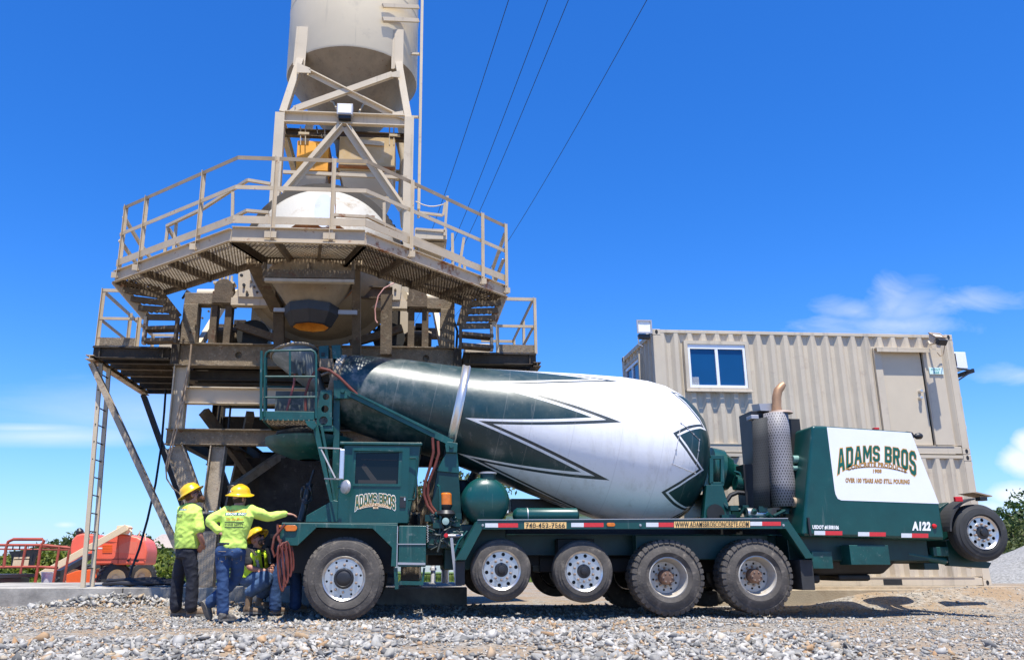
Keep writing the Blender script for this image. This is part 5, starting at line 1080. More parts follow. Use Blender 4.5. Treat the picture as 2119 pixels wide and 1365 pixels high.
# --- rear pedestal and gearbox
for y in (12.55, 13.8): flatpoly([(1462, 1003), (1495, 1003), (1517, 1074), (1456, 1074)], y, .16, 'rear_pedestal', M.green)
mb = MB(); mb.box(px(1460, 1010, 12.7).x, px(1495, 1010, 12.7).x, 12.71, 13.8, 1.45, 1.78); mb.build('pedestal_beam', M.greend, TK)
mb = MB(); mb.lathe([(0, .09), (.02, .14), (.02, 0)], px(1480, 1062, 12.545), (0, -1, 0), 16); mb.build('shackle_hole', M.soot, TK)
g = px(1482, 975, YM); gx = DX
mb = MB()
for p, q in (((1469, 946), (1497, 946)), ((1469, 1001), (1497, 1001)), ((1471, 948), (1471, 1000)), ((1494, 948), (1494, 1000))): mb.bar(px(*p, 12.72), px(*q, 12.72), .06, .06, (0, 1, 0))
mb.build('gearbox_frame', M.green, TK, bevel=.006)
mb = MB(); mb.lathe([(-.15, .36), (.05, .36), (.07, .33), (.20, .26), (.22, .20), (.34, .18), (.34, 0)], g, gx, 32); gb = mb.build('drum_gearbox', M.green, TK, smooth=30)
mb = MB(); mb.cyl(px(1521, 998, 12.9), px(1548, 1004, 12.9), .12); mb.tube([px(1520, 975, 12.9), px(1530, 978, 12.85), px(1538, 990, 12.85)], .02); mb.tube([px(1522, 985, 12.85), px(1552, 988, 12.85)], .025); mb.build('hydraulic_motor', M.green, gb)
mb = MB(); mb.tube([px(1504, 1036, 12.8), px(1512, 1024, 12.8), px(1526, 1018, 12.8), px(1545, 1020, 12.8)], .035, 8); mb.build('hydraulic_hose', M.black, TK)
mb = MB(); rs = random.Random(8)
for k in range(44):
    u, v = rs.uniform(1505, 1662), rs.uniform(1048, 1076); q = px(u, v, rs.uniform(12.3, 12.9)); s = rs.uniform(.03, .09)
    if rs.random() < .5: mb.box(q.x - s, q.x + s, q.y, q.y + .1, q.z - s * .6, q.z + s * .6)
    else: mb.cyl(q, q + Vector((rs.uniform(-.25, .25), .05, rs.uniform(-.12, .1))), s * .4, n=8)
mb.build('engine_fittings', M.greend, TK, smooth=30)
mb = MB(); mb.lathe([(0, .09), (.3, .09)], px(1544, 1062, 12.5), (1, 0, -.05), 18); mb.build('filter_can', M.alu, TK)
# --- exhaust stack
def perforated(name, col, sx_, sz, rough, metal):
    m = mat(name, col, rough, metal, var=.15, vscale=3, dirt=tuple(c * .6 for c in col), damt=.2); nt = m.node_tree; N = nt.nodes; L = nt.links; B = N['Principled BSDF']
    src = B.inputs['Base Color'].links[0].from_socket
    uvn = N.new('ShaderNodeUVMap'); uvn.uv_map = 'UVMap'; sp = N.new('ShaderNodeSeparateXYZ'); L.new(uvn.outputs[0], sp.inputs[0])
    def Mh(op, a, b=None):
        x = N.new('ShaderNodeMath'); x.operation = op
        for i, q in enumerate((a, b)):
            if q is None: continue
            if isinstance(q, (int, float)): x.inputs[i].default_value = q
            else: L.new(q, x.inputs[i])
        return x.outputs[0]
    vv = Mh('MULTIPLY', sp.outputs[1], sz); row = Mh('FLOOR', vv); uu = Mh('ADD', Mh('MULTIPLY', sp.outputs[0], sx_), Mh('MULTIPLY', Mh('MODULO', row, 2.0), .5))
    a = Mh('SUBTRACT', Mh('FRACT', uu), .5); b = Mh('MULTIPLY', Mh('SUBTRACT', Mh('FRACT', vv), .5), .62)
    d = Mh('SQRT', Mh('ADD', Mh('MULTIPLY', a, a), Mh('MULTIPLY', b, b))); hole = Mh('LESS_THAN', d, .20)
    mx = N.new('ShaderNodeMix'); mx.data_type = 'RGBA'; L.new(hole, mx.inputs[0]); L.new(src, mx.inputs[6]); mx.inputs[7].default_value = (.012, .012, .012, 1); L.new(mx.outputs[2], B.inputs['Base Color'])
    inv = Mh('MULTIPLY', Mh('SUBTRACT', 1.0, hole), metal); L.new(inv, B.inputs['Metallic']); return m
def uv_sheet(rows, name, m, parent):                     # grid of points with a UV unit square
    h, k = len(rows), len(rows[0]); me = bpy.data.meshes.new(name); me.from_pydata([p[:] for r in rows for p in r], [], [(j * k + i, j * k + i + 1, (j + 1) * k + i + 1, (j + 1) * k + i) for j in range(h - 1) for i in range(k - 1)])
    uv = me.uv_layers.new(name='UVMap'); d = []
    for j in range(h - 1):
        for i in range(k - 1): d += [(i / (k - 1), j / (h - 1)), ((i + 1) / (k - 1), j / (h - 1)), ((i + 1) / (k - 1), (j + 1) / (h - 1)), (i / (k - 1), (j + 1) / (h - 1))]
    uv.data.foreach_set('uv', np.array(d, dtype=np.float32).reshape(-1)); me.materials.append(m); o = link(name, me, parent, 60); sm = o.modifiers.new('wall', 'SOLIDIFY'); sm.thickness = .012; sm.offset = 0; return o
YE = 12.55; bt, tp = px(1624, 1048, YE), px(1615, 856, YE); rad = .178
ex = MB(); ex.lathe([(0, .13), ((tp - bt).length, .13)], (bt.x, YE, bt.z), (0, 0, 1), 24); mu = ex.build('muffler', M.soot, TK)
rows = [[Vector((bt.x + rad * cos(t), YE + rad * sin(t), bt.z + (tp.z - bt.z) * j / 4)) for t in np.linspace(radians(-205), radians(25), 25)] for j in range(5)]
uv_sheet(rows, 'heat_shield', perforated('perforated steel', (.25, .24, .255), 18, 34, .6, .0), mu)
q = [px(1557, 868, 12.42), px(1588, 862, 12.35), px(1594, 1048, 12.35), px(1559, 1051, 12.42)]; q[2].y = q[1].y
rows = [[(q[3].lerp(q[0], j / 4)).lerp(q[2].lerp(q[1], j / 4), i / 2) + Vector((0, 0, 0)) for i in range(3)] for j in range(5)]
uv_sheet(rows, 'side_shield', perforated('perforated black', (.030, .032, .034), 9, 34, .8, .0), mu)
mb = MB(); mb.tube([px(1608, 856, YE), px(1607, 840, YE), px(1607, 822, YE), px(1610, 808, YE), px(1617, 799, YE), px(1622, 794, YE)], [.085, .07, .07, .068, .06, .04], 18); mb.build('exhaust_pipe', mat('heat browned pipe', (.42, .24, .13), .5, .4, var=.2, vscale=3), mu)
mb = MB(); mb.lathe([(0, .185), (.03, .17), (.045, .09)], (tp.x, YE, tp.z + .003), (0, 0, 1), 28); mb.build('shield_cap', mat('dull copper', (.38, .28, .22), .6), mu)
mb = MB(); mb.prism([px(u, v, 12.6) for u, v in ((1571, 835), (1600, 834), (1600, 850), (1574, 849))], (0, .3, .04)); mb.build('intake_hood', M.steelg, TK); boxpx(1555, 858, 1570, 866, 12.4, .2, 'shield_bracket', M.steelg, mu)
boxpx(1572, 850, 1592, 1048, 12.7, .5, 'radiator_frame', M.black); boxpx(1639, 866, 1655, 1050, 12.6, 1.3, 'radiator', M.soot); boxpx(1546, 960, 1562, 1060, 12.75, .3, 'radiator_frame', M.black)
for v, r_ in ((950, .06), (968, .04)): mb = MB(); mb.tube([px(1640, v, 12.45), px(1664, v, 12.45)], r_, 12); mb.build('coolant_pipe', mat('pale green pipe', (.16, .30, .27), .5), TK)
mb = MB(); mb.tube([px(1640, 1039, 12.4), px(1660, 1040, 12.4)], .075, 14); mb.build('exhaust_elbow', M.rope, TK)
# --- engine hood
YH = 12.06
ho = [(1680, 879.5), (1707, 880), (1887, 892.5), (1945, 1043), (1957, 1117), (1660, 1108.5)]
mb = MB(); mb.prism([px(u, v, YH) for u, v in ho], (0, 2.3, 0)); hood = mb.build('engine_hood', M.green, TK, bevel=.05, bseg=3)
mb = MB(); mb.prism([px(u, v, YH + .07) for u, v in ((1676, 886), (1677, 886), (1659, 1104), (1656, 1104))], (0, 2.15, 0)); mb.build('grille', M.soot, hood)
wp = [(1711, 883.2), (1885.5, 895), (1943, 1041.5), (1741, 1034.5), (1733.5, 1031), (1729, 1022), (1727, 1012)]
decal(wp, YH - .003, M.twhite, 'white_panel', hood) if len(wp) == 4 else None
mb = MB(); mb.add([px(u, v, YH - .003) for u, v in wp], [tuple(range(len(wp)))]); wpan = mb.build('white_panel', M.twhite, hood, smooth=0, recalc=False)
YT = YH - .006
def logo(u, v): top = 929 - 10 * (1 - abs(2 * u - 1) ** 2) + 6 * u; bot = 954 + 30 * abs(2 * u - 1) ** 2.3 + 5 * u - 2; return px(1733 + 163 * u, bot + (top - bot) * v, YT)
def logo_o(u, v): p = logo(u, v); p.y = YT + .0015; return p
block('lettering', 'ADAMS BROS', logo_o, M.gold, wpan, .28); block('lettering', 'ADAMS BROS', logo, M.ink, wpan)
def sub(u, v): return px(1754 + 121 * u, 960 + 12 * abs(2 * u - 1) ** 2 * .9 + 5 * u - 2 + 4.4 - 8.8 * v, YT)
text('lettering', 'CONCRETE PRODUCTS', sub, M.bgold, wpan, .05)
mb = MB(); pts = [px(1751 + 127 * u, 966 + 8.5 * abs(2 * u - 1) ** 2 + 6 * u - 2.5, YT) for u in np.linspace(0, 1, 25)]
for p, q in zip(pts, pts[1:]): mb.quad(p, q, q + Vector((0, 0, .012)), p + Vector((0, 0, .012)))
mb.build('logo_stripe', M.bgold, wpan, smooth=0, recalc=False)
text('lettering', '1908', lin(1807, 1824, 970.5, 977.5, YT), M.bgold, wpan, .05); text('lettering', 'OVER 100 YEARS AND STILL POURING', lin(1750, 1882, 988.5, 997, YT, 3.4), M.bgold, wpan, .055)
text('lettering', 'USDOT #1508106', lin(1681.5, 1735.5, 1086, 1093.8, YT, 1.2), M.winkn, hood, .05); text('lettering', 'A122', lin(1889, 1925, 1079.5, 1095.5, YT, .6), M.winkn, hood, .06)
for a_ in ((1685, 1707.6, 1743, 1097.5, 1106, YT, hood, .6), (1775.6, 1799, 1833, 1100, 1108.5, YT, hood, .6), (1865, 1887, 1921, 1102.6, 1111.4, YT, hood, .6)): tape(*a_)
mb = MB(); mb.lathe([(0, .035), (.02, .03), (.03, .015), (.03, 0)], px(1933, 1088, YH), (0, -1, 0), 16); mb.build('marker_light', M.red, hood)
mb = MB(); mb.prism([px(u, v, 12.2) for u, v in ((1876, 892), (1888, 894), (1894, 902), (1890, 906))], (0, .3, 0)); mb.lathe([(-.06, .02), (-.03, .045), (.03, .05), (.06, .03)], px(1900, 902, 12.2), (1, 0, .1), 12); mb.build('rear_lamp', M.black, hood)
boxpx(1810, 884, 1820, 888, 12.9, .08, 'roof_light', M.red, hood)
mb = MB(); mb.bar(px(1672, 1070, YH - .03), px(1677, 1108, YH - .03), .03, .03, (0, 1, 0)); mb.build('hood_latch', M.black, hood)
# --- booster axle at the tail
flatpoly([(1944, 1050), (1962, 1038), (1972, 1050), (1968, 1090), (1975, 1150), (1960, 1166), (1950, 1120)], 12.5, 1.6, 'tail_frame', M.greend); flatpoly([(1958, 1118), (1975, 1112), (2000, 1150), (2052, 1164), (2046, 1175), (1965, 1170)], 12.35, .12, 'booster_arm', M.greend); flatpoly([(1958, 1118), (1975, 1112), (2000, 1150), (2052, 1164), (2046, 1175), (1965, 1170)], 14.0, .12, 'booster_arm', M.greend)
mb = MB(); mb.tube([px(1876, 1146, 12.4), px(1955, 1160, 12.4)], .055, 12); cyl_ = mb.build('booster_cylinder', M.greenw, TK); mb = MB(); mb.tube([px(1955, 1160, 12.4), px(2010, 1172, 12.4)], .025, 10); mb.build('cylinder_rod', M.chrome, cyl_)
boxpx(1933, 1131, 1962, 1150, 12.3, .3, 'tail_bracket', M.greenw); boxpx(1880, 1118, 1960, 1160, 12.9, .8, 'tail_crossmember', M.soot)
w_c = wb.location; bfm = MB(); arc = [(w_c.x + .47 * cos(t), w_c.z + .47 * sin(t)) for t in np.linspace(radians(95), radians(178), 12)]
for (x0, z0), (x1, z1) in zip(arc, arc[1:]): bfm.hexa([(x0, 12.02, z0), (x0, 12.34, z0), (x1, 12.34, z1), (x1, 12.02, z1), (x0 * 1.0 + (x0 - w_c.x) * .06, 12.02, z0 + (z0 - w_c.z) * .06), (x0 + (x0 - w_c.x) * .06, 12.34, z0 + (z0 - w_c.z) * .06), (x1 + (x1 - w_c.x) * .06, 12.34, z1 + (z1 - w_c.z) * .06), (x1 + (x1 - w_c.x) * .06, 12.02, z1 + (z1 - w_c.z) * .06)])
bf = bfm.build('booster_fender', M.rubberd, TK, smooth=60); boxpx(1978, 1027, 1992, 1037, 11.99, .05, 'tail_light', M.red, bf)
mb = MB(); mb.prism([px(u, v, 12.1) for u, v in ((2013, 1018), (2022, 1017), (2054, 1025), (2053, 1027))], (0, .35, 0)); mb.build('bracket_plank', M.rope, bf); boxpx(2029, 1027, 2043, 1035, 12.1, .12, 'work_lamp', M.black, bf)
# far booster wheel
copy_tree(wb, TK, (wb.location.x, 14.52, wb.location.z), pi); mb = MB(); mb.lathe([(0, .07), (2.1, .07)], (w_c.x, 12.2, w_c.z), (0, 1, 0), 14); mb.build('axle', M.soot, TK)
# --- door logo
YD = YC - .042
def dl(u, v): top = 1027 - 6.2 * (1 - abs(2 * u - 1) ** 2); bot = 1040 + 15.5 * abs(2 * u - 1) ** 2.3; return px(735 + 83 * u, bot + (top - bot) * v, YD)
def dlo(e): return lambda u, v: (lambda p: Vector((p.x, YD + e, p.z)))(dl(u, v))
block('lettering', 'ADAMS BROS', dlo(.003), M.winkn, door, .62); block('lettering', 'ADAMS BROS', dlo(.0015), M.gold, door, .25); block('lettering', 'ADAMS BROS', dl, M.ink, door)
mb = MB(); pts = [(px(744 + 65 * u, 1047.5 + 5.5 * abs(2 * u - 1) ** 2, YD + .002), px(744 + 65 * u, 1040 + 5.5 * abs(2 * u - 1) ** 2, YD + .002)) for u in np.linspace(0, 1, 20)]
for (p, q), (p2, q2) in zip(pts, pts[1:]): mb.quad(p, p2, q2, q)
mb.quad(*[px(u, v, YD + .002) for u, v in ((772, 1052), (782.5, 1052), (782.5, 1046), (772, 1046))]); mb.build('logo_band', mat('peach band', (.80, .60, .42), .5), door, smooth=0, recalc=False)
text('lettering', 'CONCRETE PRODUCTS', lambda u, v: px(746.5 + 61 * u, 1045.6 + 5 * abs(2 * u - 1) ** 2 - 4.4 * v, YD), M.bgold, door, .02); text('lettering', '1908', lin(774, 781, 1047.6, 1051.2, YD), M.bgold, door, .02)
# --- hose coil hanging on the bumper corner
mb = MB(); pts = []
for k, (u0, hw, t0, b0) in enumerate(((581, 6, 1128, 1222), (590, 5.5, 1122, 1206), (597, 5, 1120, 1192), (586, 6.5, 1124, 1214), (602, 4.5, 1122, 1180))):
    for t in np.linspace(.5 * pi, 2.5 * pi, 25)[:-1]: pts.append(px(u0 + hw * cos(t) - 3 * sin(t), (t0 + b0) / 2 - (b0 - t0) / 2 * sin(t), 11.84 + .035 * k + .02 * cos(t)))
mb.tube(pts, .014, 7)
tag(mb.build('hose_coil', M.hose), 'red rubber hose hanging in long loops from the front corner of the mixer truck', 'hose')
mb = MB(); mb.tube([px(574, 1084, 11.95), px(576, 1115, 11.9), px(588, 1135, 11.9)], .02, 6); mb.tube([px(590, 1085, 11.9), px(568, 1110, 11.9), px(563, 1135, 11.9), px(568, 1152, 11.9), px(576, 1140, 11.9), px(582, 1115, 11.9)], .018, 7); mb.build('hose_hook', M.hose, TK)
# ---------------------------------------------------------------- stacked shipping containers
CYF, CX0, CX1, CDEP = 15.6, 4.77, 10.92, 2.44
def _x(u, v): p = px(u, v, CYF); return p.x, p.z
wx0, wz1 = _x(1421, 712); wx1, wz0 = _x(1548, 803); dx0, dz1 = _x(1823, 725); dx1, _ = _x(1905, 726); dz0 = 2.97
def _e(u, v): p = pX(u, v, CX0); return p.y, p.z
ya, za = _e(1326, 795); yb, zb = _e(1294, 750); zt = _e(1326, 737)[1]; zl = zt - .95
HS = ((wx0 - .05, wx1 + .05, wz0 - .05, wz1 + .05), (dx0 - .14, dx1 + .40, 2.9, dz1 + .05)); HE = ((ya - .05, yb + .05, zl - .05, zt + .05),)
def container(z0, z1, label, upper):
    t = thing('shipping_container', label, 'container', ((CX0 + CX1) / 2, CYF + CDEP / 2, z0), 'stacked shipping containers')
    y0, y1 = CYF, CYF + CDEP
    def corr(x0, x1, za, zb, yo, depth=.060, per=.278):
        pts = []; x = x0; k = 0; seq = ((.072, 0), (.068, 1), (.070, 1), (.068, 0))
        lev = 0; pts.append((x, 0))
        while x < x1 - 1e-4:
            ln, nl = seq[k % 4]; x = min(x + ln * per / .278, x1); lev = (0, 1, 1, 0)[k % 4] if True else 0
            pts.append((x, lev * depth)); k += 1
        return pts
    def wall_panel(x0, x1, za, zb, yo, name='side_panel', axis='x', sgn=1, holes=()):
        p = corr(x0, x1, za, zb, yo); xs = sorted(set([q[0] for q in p] + [h for hh in holes for h in hh[:2] if x0 < h < x1])); dd = np.interp(xs, [q[0] for q in p], [q[1] for q in p]); mb = MB()
        for i in range(len(xs) - 1):
            xm_ = (xs[i] + xs[i + 1]) / 2; zr_ = [(za, zb)]
            for h in holes:
                if h[0] < xm_ < h[1]: zr_ = [r for r in ((za, h[2]), (h[3], zb)) if r[1] - r[0] > .01]
            for z0_, z1_ in zr_: mb.add([((xs[j], yo + sgn * dd[j], z) if axis == 'x' else (yo + sgn * dd[j], xs[j], z)) for j, z in ((i, z0_), (i + 1, z0_), (i + 1, z1_), (i, z1_))], [(0, 1, 2, 3)])
        o = mb.build(name, M.cream, t, smooth=0); b_ = bmesh.new(); b_.from_mesh(o.data); bmesh.ops.remove_doubles(b_, verts=b_.verts, dist=1e-5); bmesh.ops.recalc_face_normals(b_, faces=b_.faces); b_.to_mesh(o.data); b_.free()
        s = o.modifiers.new('sheet', 'SOLIDIFY'); s.thickness = .005; s.offset = 0; return o
    panel = wall_panel(CX0 + .15, CX1 - .15, z0 + .17, z1 - .07, y0 + .012, holes=HS if upper else ())
    wall_panel(CX0 + .15, CX1 - .15, z0 + .17, z1 - .07, y1 - .035, sgn=-1)
    endp = wall_panel(y0 + .15, y1 - .15, z0 + .17, z1 - .10, CX0 + .035, 'end_panel', 'y', 1, HE if upper else ())
    wall_panel(y0 + .15, y1 - .15, z0 + .17, z1 - .10, CX1 - .035, 'end_panel', 'y', -1)
    mb = MB(); mb.box(CX0 + .05, CX1 - .05, y0 + .03, y1 - .03, z1 - .03, z1 - .012); mb.build('roof', M.cream, t)
    mb = MB(); mb.box(CX0 + .1, CX1 - .1, y0 + .05, y1 - .05, z0 + .12, z0 + .16); mb.build('floor', M.wood, t)
    for x in (CX0, CX1 - .15):
        for y in (y0, y1 - .15):
            mb = MB(); mb.box(x, x + .15, y, y + .15, z0 + .12, z1 - .12); p = mb.build('corner_post', M.cream, t, bevel=.006)
            for zz in (z0, z1 - .118):
                mb = MB(); e = .004; mb.box(x - e, x + .15 + e, y - e, y + .15 + e, zz, zz + .117); cs = mb.build('corner_casting', M.cream, t, bevel=.006)
                fy = y - e - .001 if y < y0 + .1 else y + .15 + e + .001
                mb = MB(); mb.prism([(x + .075 + .045 * cos(a) * (.65), fy - .001, zz + .06 + .045 * sin(a)) for a in np.linspace(0, 2 * pi, 17)[:-1]], (0, .002, 0)); mb.build('casting_hole', M.soot, cs)
                fx = x - e - .001 if x < CX0 + .1 else x + .15 + e + .001
                mb = MB(); mb.prism([(fx - .001, y + .075 + .035 * cos(a), zz + .06 + .045 * sin(a)) for a in np.linspace(0, 2 * pi, 17)[:-1]], (.002, 0, 0)); mb.build('casting_hole', M.soot, cs)
    for y, s in ((y0, 1), (y1, -1)):
        mb = MB(); ya, yb = sorted((y + s * .006, y + s * .07)); mb.box(CX0 + .155, CX1 - .155, ya, yb, z1 - .07, z1 - .008); mb.build('top_rail', M.cream, t, bevel=.004)
        ya, yb = sorted((y + s * .016, y + s * .10)); mb = MB(); mb.box(CX0 + .155, CX1 - .155, ya, yb, z0 + .012, z0 + .15); mb.build('bottom_rail', M.cream, t, bevel=.003)
        ya, yb = sorted((y + s * .004, y + s * .10)); mb = MB(); mb.box(CX0 + .155, CX1 - .3, ya, yb, z0 + .152, z0 + .168); mb.box(CX0 + .155, CX1 - .3, ya, yb, z0 + .002, z0 + .011); mb.build('rail_lip', M.cream, t)
        for xc in (6.85, 9.02):
            mb = MB(); ya, yb = sorted((y + s * .0135, y + s * .05)); mb.box(xc - .18, xc + .18, ya, yb, z0 + .022, z0 + .125); mb.build('fork_pocket', M.soot, t)
    for x, s in ((CX0, 1), (CX1, -1)):
        xa, xb = sorted((x + s * .006, x + s * .07)); mb = MB(); mb.box(xa, xb, y0 + .155, y1 - .155, z1 - .10, z1 - .01); mb.build('end_rail', M.cream, t, bevel=.004); mb = MB(); mb.box(xa, xb, y0 + .155, y1 - .155, z0 + .01, z0 + .168); mb.build('end_rail', M.cream, t, bevel=.004)
    for k in range(4):
        zz = z0 + .5 + k * (z1 - z0 - .7) / 3; mb = MB(); mb.box(CX1 - .004, CX1 + .02, y0 + .02, y0 + .05, zz, zz + .07); mb.build('hinge_lug', M.cream, t)
    return t, panel, endp
lo, lo_panel, _ = container(.345, 2.78, 'lower cream shipping container on the footing, mostly hidden by the truck', False)
up_, up_panel, up_end = container(2.79, 5.20, 'upper cream shipping container fitted with a door and sliding windows', True)
Yc = CYF
def cbox(u0, v0, u1, v1, ya, yb, name, m, parent, bevel=.005): a, b = px(u0, v1, Yc), px(u1, v0, Yc); mb = MB(); mb.box(a.x, b.x, ya, yb, a.z, b.z); return mb.build(name, m, parent, bevel=bevel)
def cxz(u, v): p = px(u, v, Yc); return p.x, p.z
mb = MB(); O = [(wx0 - .07, wz0 - .06), (wx1 + .07, wz0 - .06), (wx1 + .07, wz1 + .07), (wx0 - .07, wz1 + .07)]; I = [(wx0, wz0), (wx1, wz0), (wx1, wz1), (wx0, wz1)]
plate(mb, O, [I], .10, lambda p, q, d: (p, Yc + .015 + d, q)); mb.box(wx0 - .08, wx1 + .08, Yc - .06, Yc - .036, wz0 - .09, wz0 - .062); win = mb.build('window', M.cream, up_, bevel=.004)
mb = MB(); I2 = [(wx0 + .05, wz0 + .05), (wx1 - .05, wz0 + .05), (wx1 - .05, wz1 - .09), (wx0 + .05, wz1 - .09)]; plate(mb, [(wx0 + .002, wz0 + .002), (wx1 - .002, wz0 + .002), (wx1 - .002, wz1 - .002), (wx0 + .002, wz1 - .002)], [I2], .05, lambda p, q, d: (p, Yc + .01 + d, q))
xm = (wx0 + wx1) / 2; mb.box(xm - .03, xm + .03, Yc - .012, Yc + .034, wz0 + .05, wz1 - .09); mb.build('frame', M.twhite, win, bevel=.004)
for x0, x1 in ((wx0 + .052, xm - .032), (xm + .032, wx1 - .052)): mb = MB(); mb.box(x0, x1, Yc + .018, Yc + .024, wz0 + .052, wz1 - .092); mb.build('pane', M.wglass, win)
mb = MB(); gx0, gz0 = cxz(1434, 796); mb.grate((gx0, Yc + .014, gz0), (gx0 + .13, Yc + .014, gz0), (gx0 + .13, Yc + .014, gz0 + .16), (gx0, Yc + .014, gz0 + .16), 8, 5, .004, .004); mb.build('vent_mesh', M.wtape, win, smooth=0)
# window in the short end
mb = MB(); plate(mb, [(ya - .07, zl - .07), (yb + .07, zl - .07), (yb + .07, zt + .07), (ya - .07, zt + .07)], [[(ya, zl), (yb, zl), (yb, zt), (ya, zt)]], .10, lambda p, q, d: (CX0 + .015 + d, p, q)); ew = mb.build('window', M.cream, up_)
ymid = (ya + yb) / 2; mb = MB(); plate(mb, [(ya + .002, zl + .002), (yb - .002, zl + .002), (yb - .002, zt - .002), (ya + .002, zt - .002)], [[(ya + .05, zl + .05), (yb - .05, zl + .05), (yb - .05, zt - .07), (ya + .05, zt - .07)]], .05, lambda p, q, d: (CX0 + .01 + d, p, q)); mb.box(CX0 - .012, CX0 + .034, ymid - .03, ymid + .03, zl + .05, zt - .07); mb.build('frame', M.twhite, ew)
for p, q in ((ya + .052, ymid - .032), (ymid + .032, yb - .052)): mb = MB(); mb.box(CX0 + .018, CX0 + .024, p, q, zl + .052, zt - .072); mb.build('pane', M.wglass, ew)
for o_, (bx) in ((win, (wx0 - .04, wx1 + .04, Yc + .09, Yc + .13, wz0 - .04, wz1 + .04)), (ew, (CX0 + .09, CX0 + .13, ya - .04, yb + .04, zl - .04, zt + .04))): mb = MB(); mb.box(*bx); mb.build('blind', M.black, o_)
# door with lintel
mb = MB(); mb.box(dx0, dx1, Yc + .045, Yc + .09, dz0, dz1); door_c = mb.build('door', M.creamd, up_, bevel=.004)
mb = MB(); mb.box(dx0 - .15, dx0 - .004, Yc + .010, Yc + .06, dz0, dz1 + .06); mb.box(dx1 + .03, dx1 + .06, Yc - .005, Yc + .06, dz0, dz1 + .06); mb.box(dx0 - .003, dx1 + .028, Yc + .0, Yc + .06, dz1 + .003, dz1 + .06); mb.box(dx1 + .062, dx1 + .42, Yc + .012, Yc + .06, dz0, dz1 + .06); mb.build('door_frame', M.cream, up_, bevel=.003)
mb = MB(); mb.box(dx0 - .14, dx1 + .12, Yc - .10, Yc + .004, dz1 + .02, dz1 + .045); mb.box(dx0 - .14, dx1 + .12, Yc - .10, Yc - .085, dz1 - .05, dz1 + .019); mb.build('lintel', M.cream, up_, bevel=.003)
for v in (809, 823): x, z = cxz(1909, v); mb = MB(); mb.lathe([(0, .028), (.02, .03), (.04, .022), (.06, .034), (.085, .026), (.09, 0)], (x - .04, Yc + .043, z), (0, -1, 0), 18); mb.build('knob', M.chrome, door_c)
# things fixed to the container
sg = thing('door_sign', 'small pale green sign beside the container door', 'sign', px(1937, 767, Yc))
a, b = px(1923.5, 774, Yc), px(1950.5, 761, Yc); mb = MB(); mb.box(a.x, b.x, Yc - .012, Yc + .002, a.z, b.z); mb.build('board', mat('pale green board', (.62, .78, .73), .4, var=.05), sg, bevel=.003)
f_ = lambda u0, u1, v0, v1: (lambda p, q: px(u0 + (u1 - u0) * p, v1 + (v0 - v1) * q, Yc - .014))
gi = mat('sign green', (.10, .38, .30), .5); text('lettering', 'POINT', f_(1927, 1946, 762.2, 766.6), gi, sg, .02); text('lettering', '468', f_(1932, 1943, 768, 772.6), gi, sg, .02)
def flood(label, c, tilt, w_=.31, h_=.34, yaw=0):
    t = thing('floodlight', label, 'floodlight', c, 'floodlights'); R = Matrix.Rotation(yaw, 4, 'Z') @ Matrix.Rotation(tilt, 4, 'X'); T = lambda mb: [setattr(mb, 'v', [tuple(Vector(c) + R @ Vector(p)) for p in mb.v]), mb][1]
    mb = MB(); mb.hexa([(-w_ / 2, 0, -h_ / 2), (w_ / 2, 0, -h_ / 2), (w_ * .36, .14, -h_ * .3), (-w_ * .36, .14, -h_ * .3), (-w_ / 2, 0, h_ / 2), (w_ / 2, 0, h_ / 2), (w_ * .36, .14, h_ * .3), (-w_ * .36, .14, h_ * .3)]); T(mb).build('housing', M.steelg, t, bevel=.006)
    mb = MB(); plate(mb, [(-w_ / 2 - .01, -h_ / 2 - .01), (w_ / 2 + .01, -h_ / 2 - .01), (w_ / 2 + .01, h_ / 2 + .01), (-w_ / 2 - .01, h_ / 2 + .01)], [[(-w_ / 2 + .02, -h_ / 2 + .02), (w_ / 2 - .02, -h_ / 2 + .02), (w_ / 2 - .02, h_ / 2 - .02), (-w_ / 2 + .02, h_ / 2 - .02)]], .02, lambda p, q, d: (p, -.014 + d, q)); T(mb).build('bezel', M.rope if yaw else M.steelg, t)
    mb = MB(); a_, b_ = w_ / 2 - .022, h_ / 2 - .022
    mb.add([(-a_, -.006, -b_), (a_, -.006, -b_), (a_, -.006, b_), (-a_, -.006, b_), (-a_ * .45, -.003, -b_ * .35), (a_ * .45, -.003, -b_ * .35), (a_ * .45, -.003, b_ * .5), (-a_ * .45, -.003, b_ * .5)], [(0, 1, 5, 4), (1, 2, 6, 5), (2, 3, 7, 6), (3, 0, 4, 7), (4, 5, 6, 7)]); T(mb).build('lens', M.lamp, t, smooth=0)
    mb = MB(); mb.box(-w_ * .4, w_ * .4, .0, .12, -h_ / 2 - .10, -h_ / 2 - .012); T(mb).build('ballast', M.black, t, bevel=.01)
    return t
c = px(1333, 676, 15.35); t = flood('floodlight facing forward on the left corner of the upper container', (c.x, 15.35, c.z), 0, .28, .25)
mb = MB(); mb.tube([px(1320, 697, 15.4), px(1322, 712, 15.5), px(1330, 716, 15.55)], .012, 6); mb.bar(px(1338, 697, 15.45), px(1340, 690, 15.62), .05, .03); mb.build('bracket', M.twhite, t)
c = px(1944, 693, 15.15); t = flood('floodlight tilted down on a pipe bracket at the right corner of the upper container', (c.x, 15.22, c.z), radians(-52), .24, .20, .15)
mb = MB(); mb.tube([px(1944, 702, 15.3), px(1935, 710, 15.45), px(1925, 712, 15.55), px(1921, 706, 15.6)], .022, 8); mb.build('bracket', M.cream, t)
mb = MB(); mb.tube([px(1954, 694, 15.35), px(1955, 715, 15.5), px(1952, 733, 15.55), px(1946, 737, 15.56), px(1939, 729, 15.5)], .008, 6); mb.build('wire', M.rope, t)
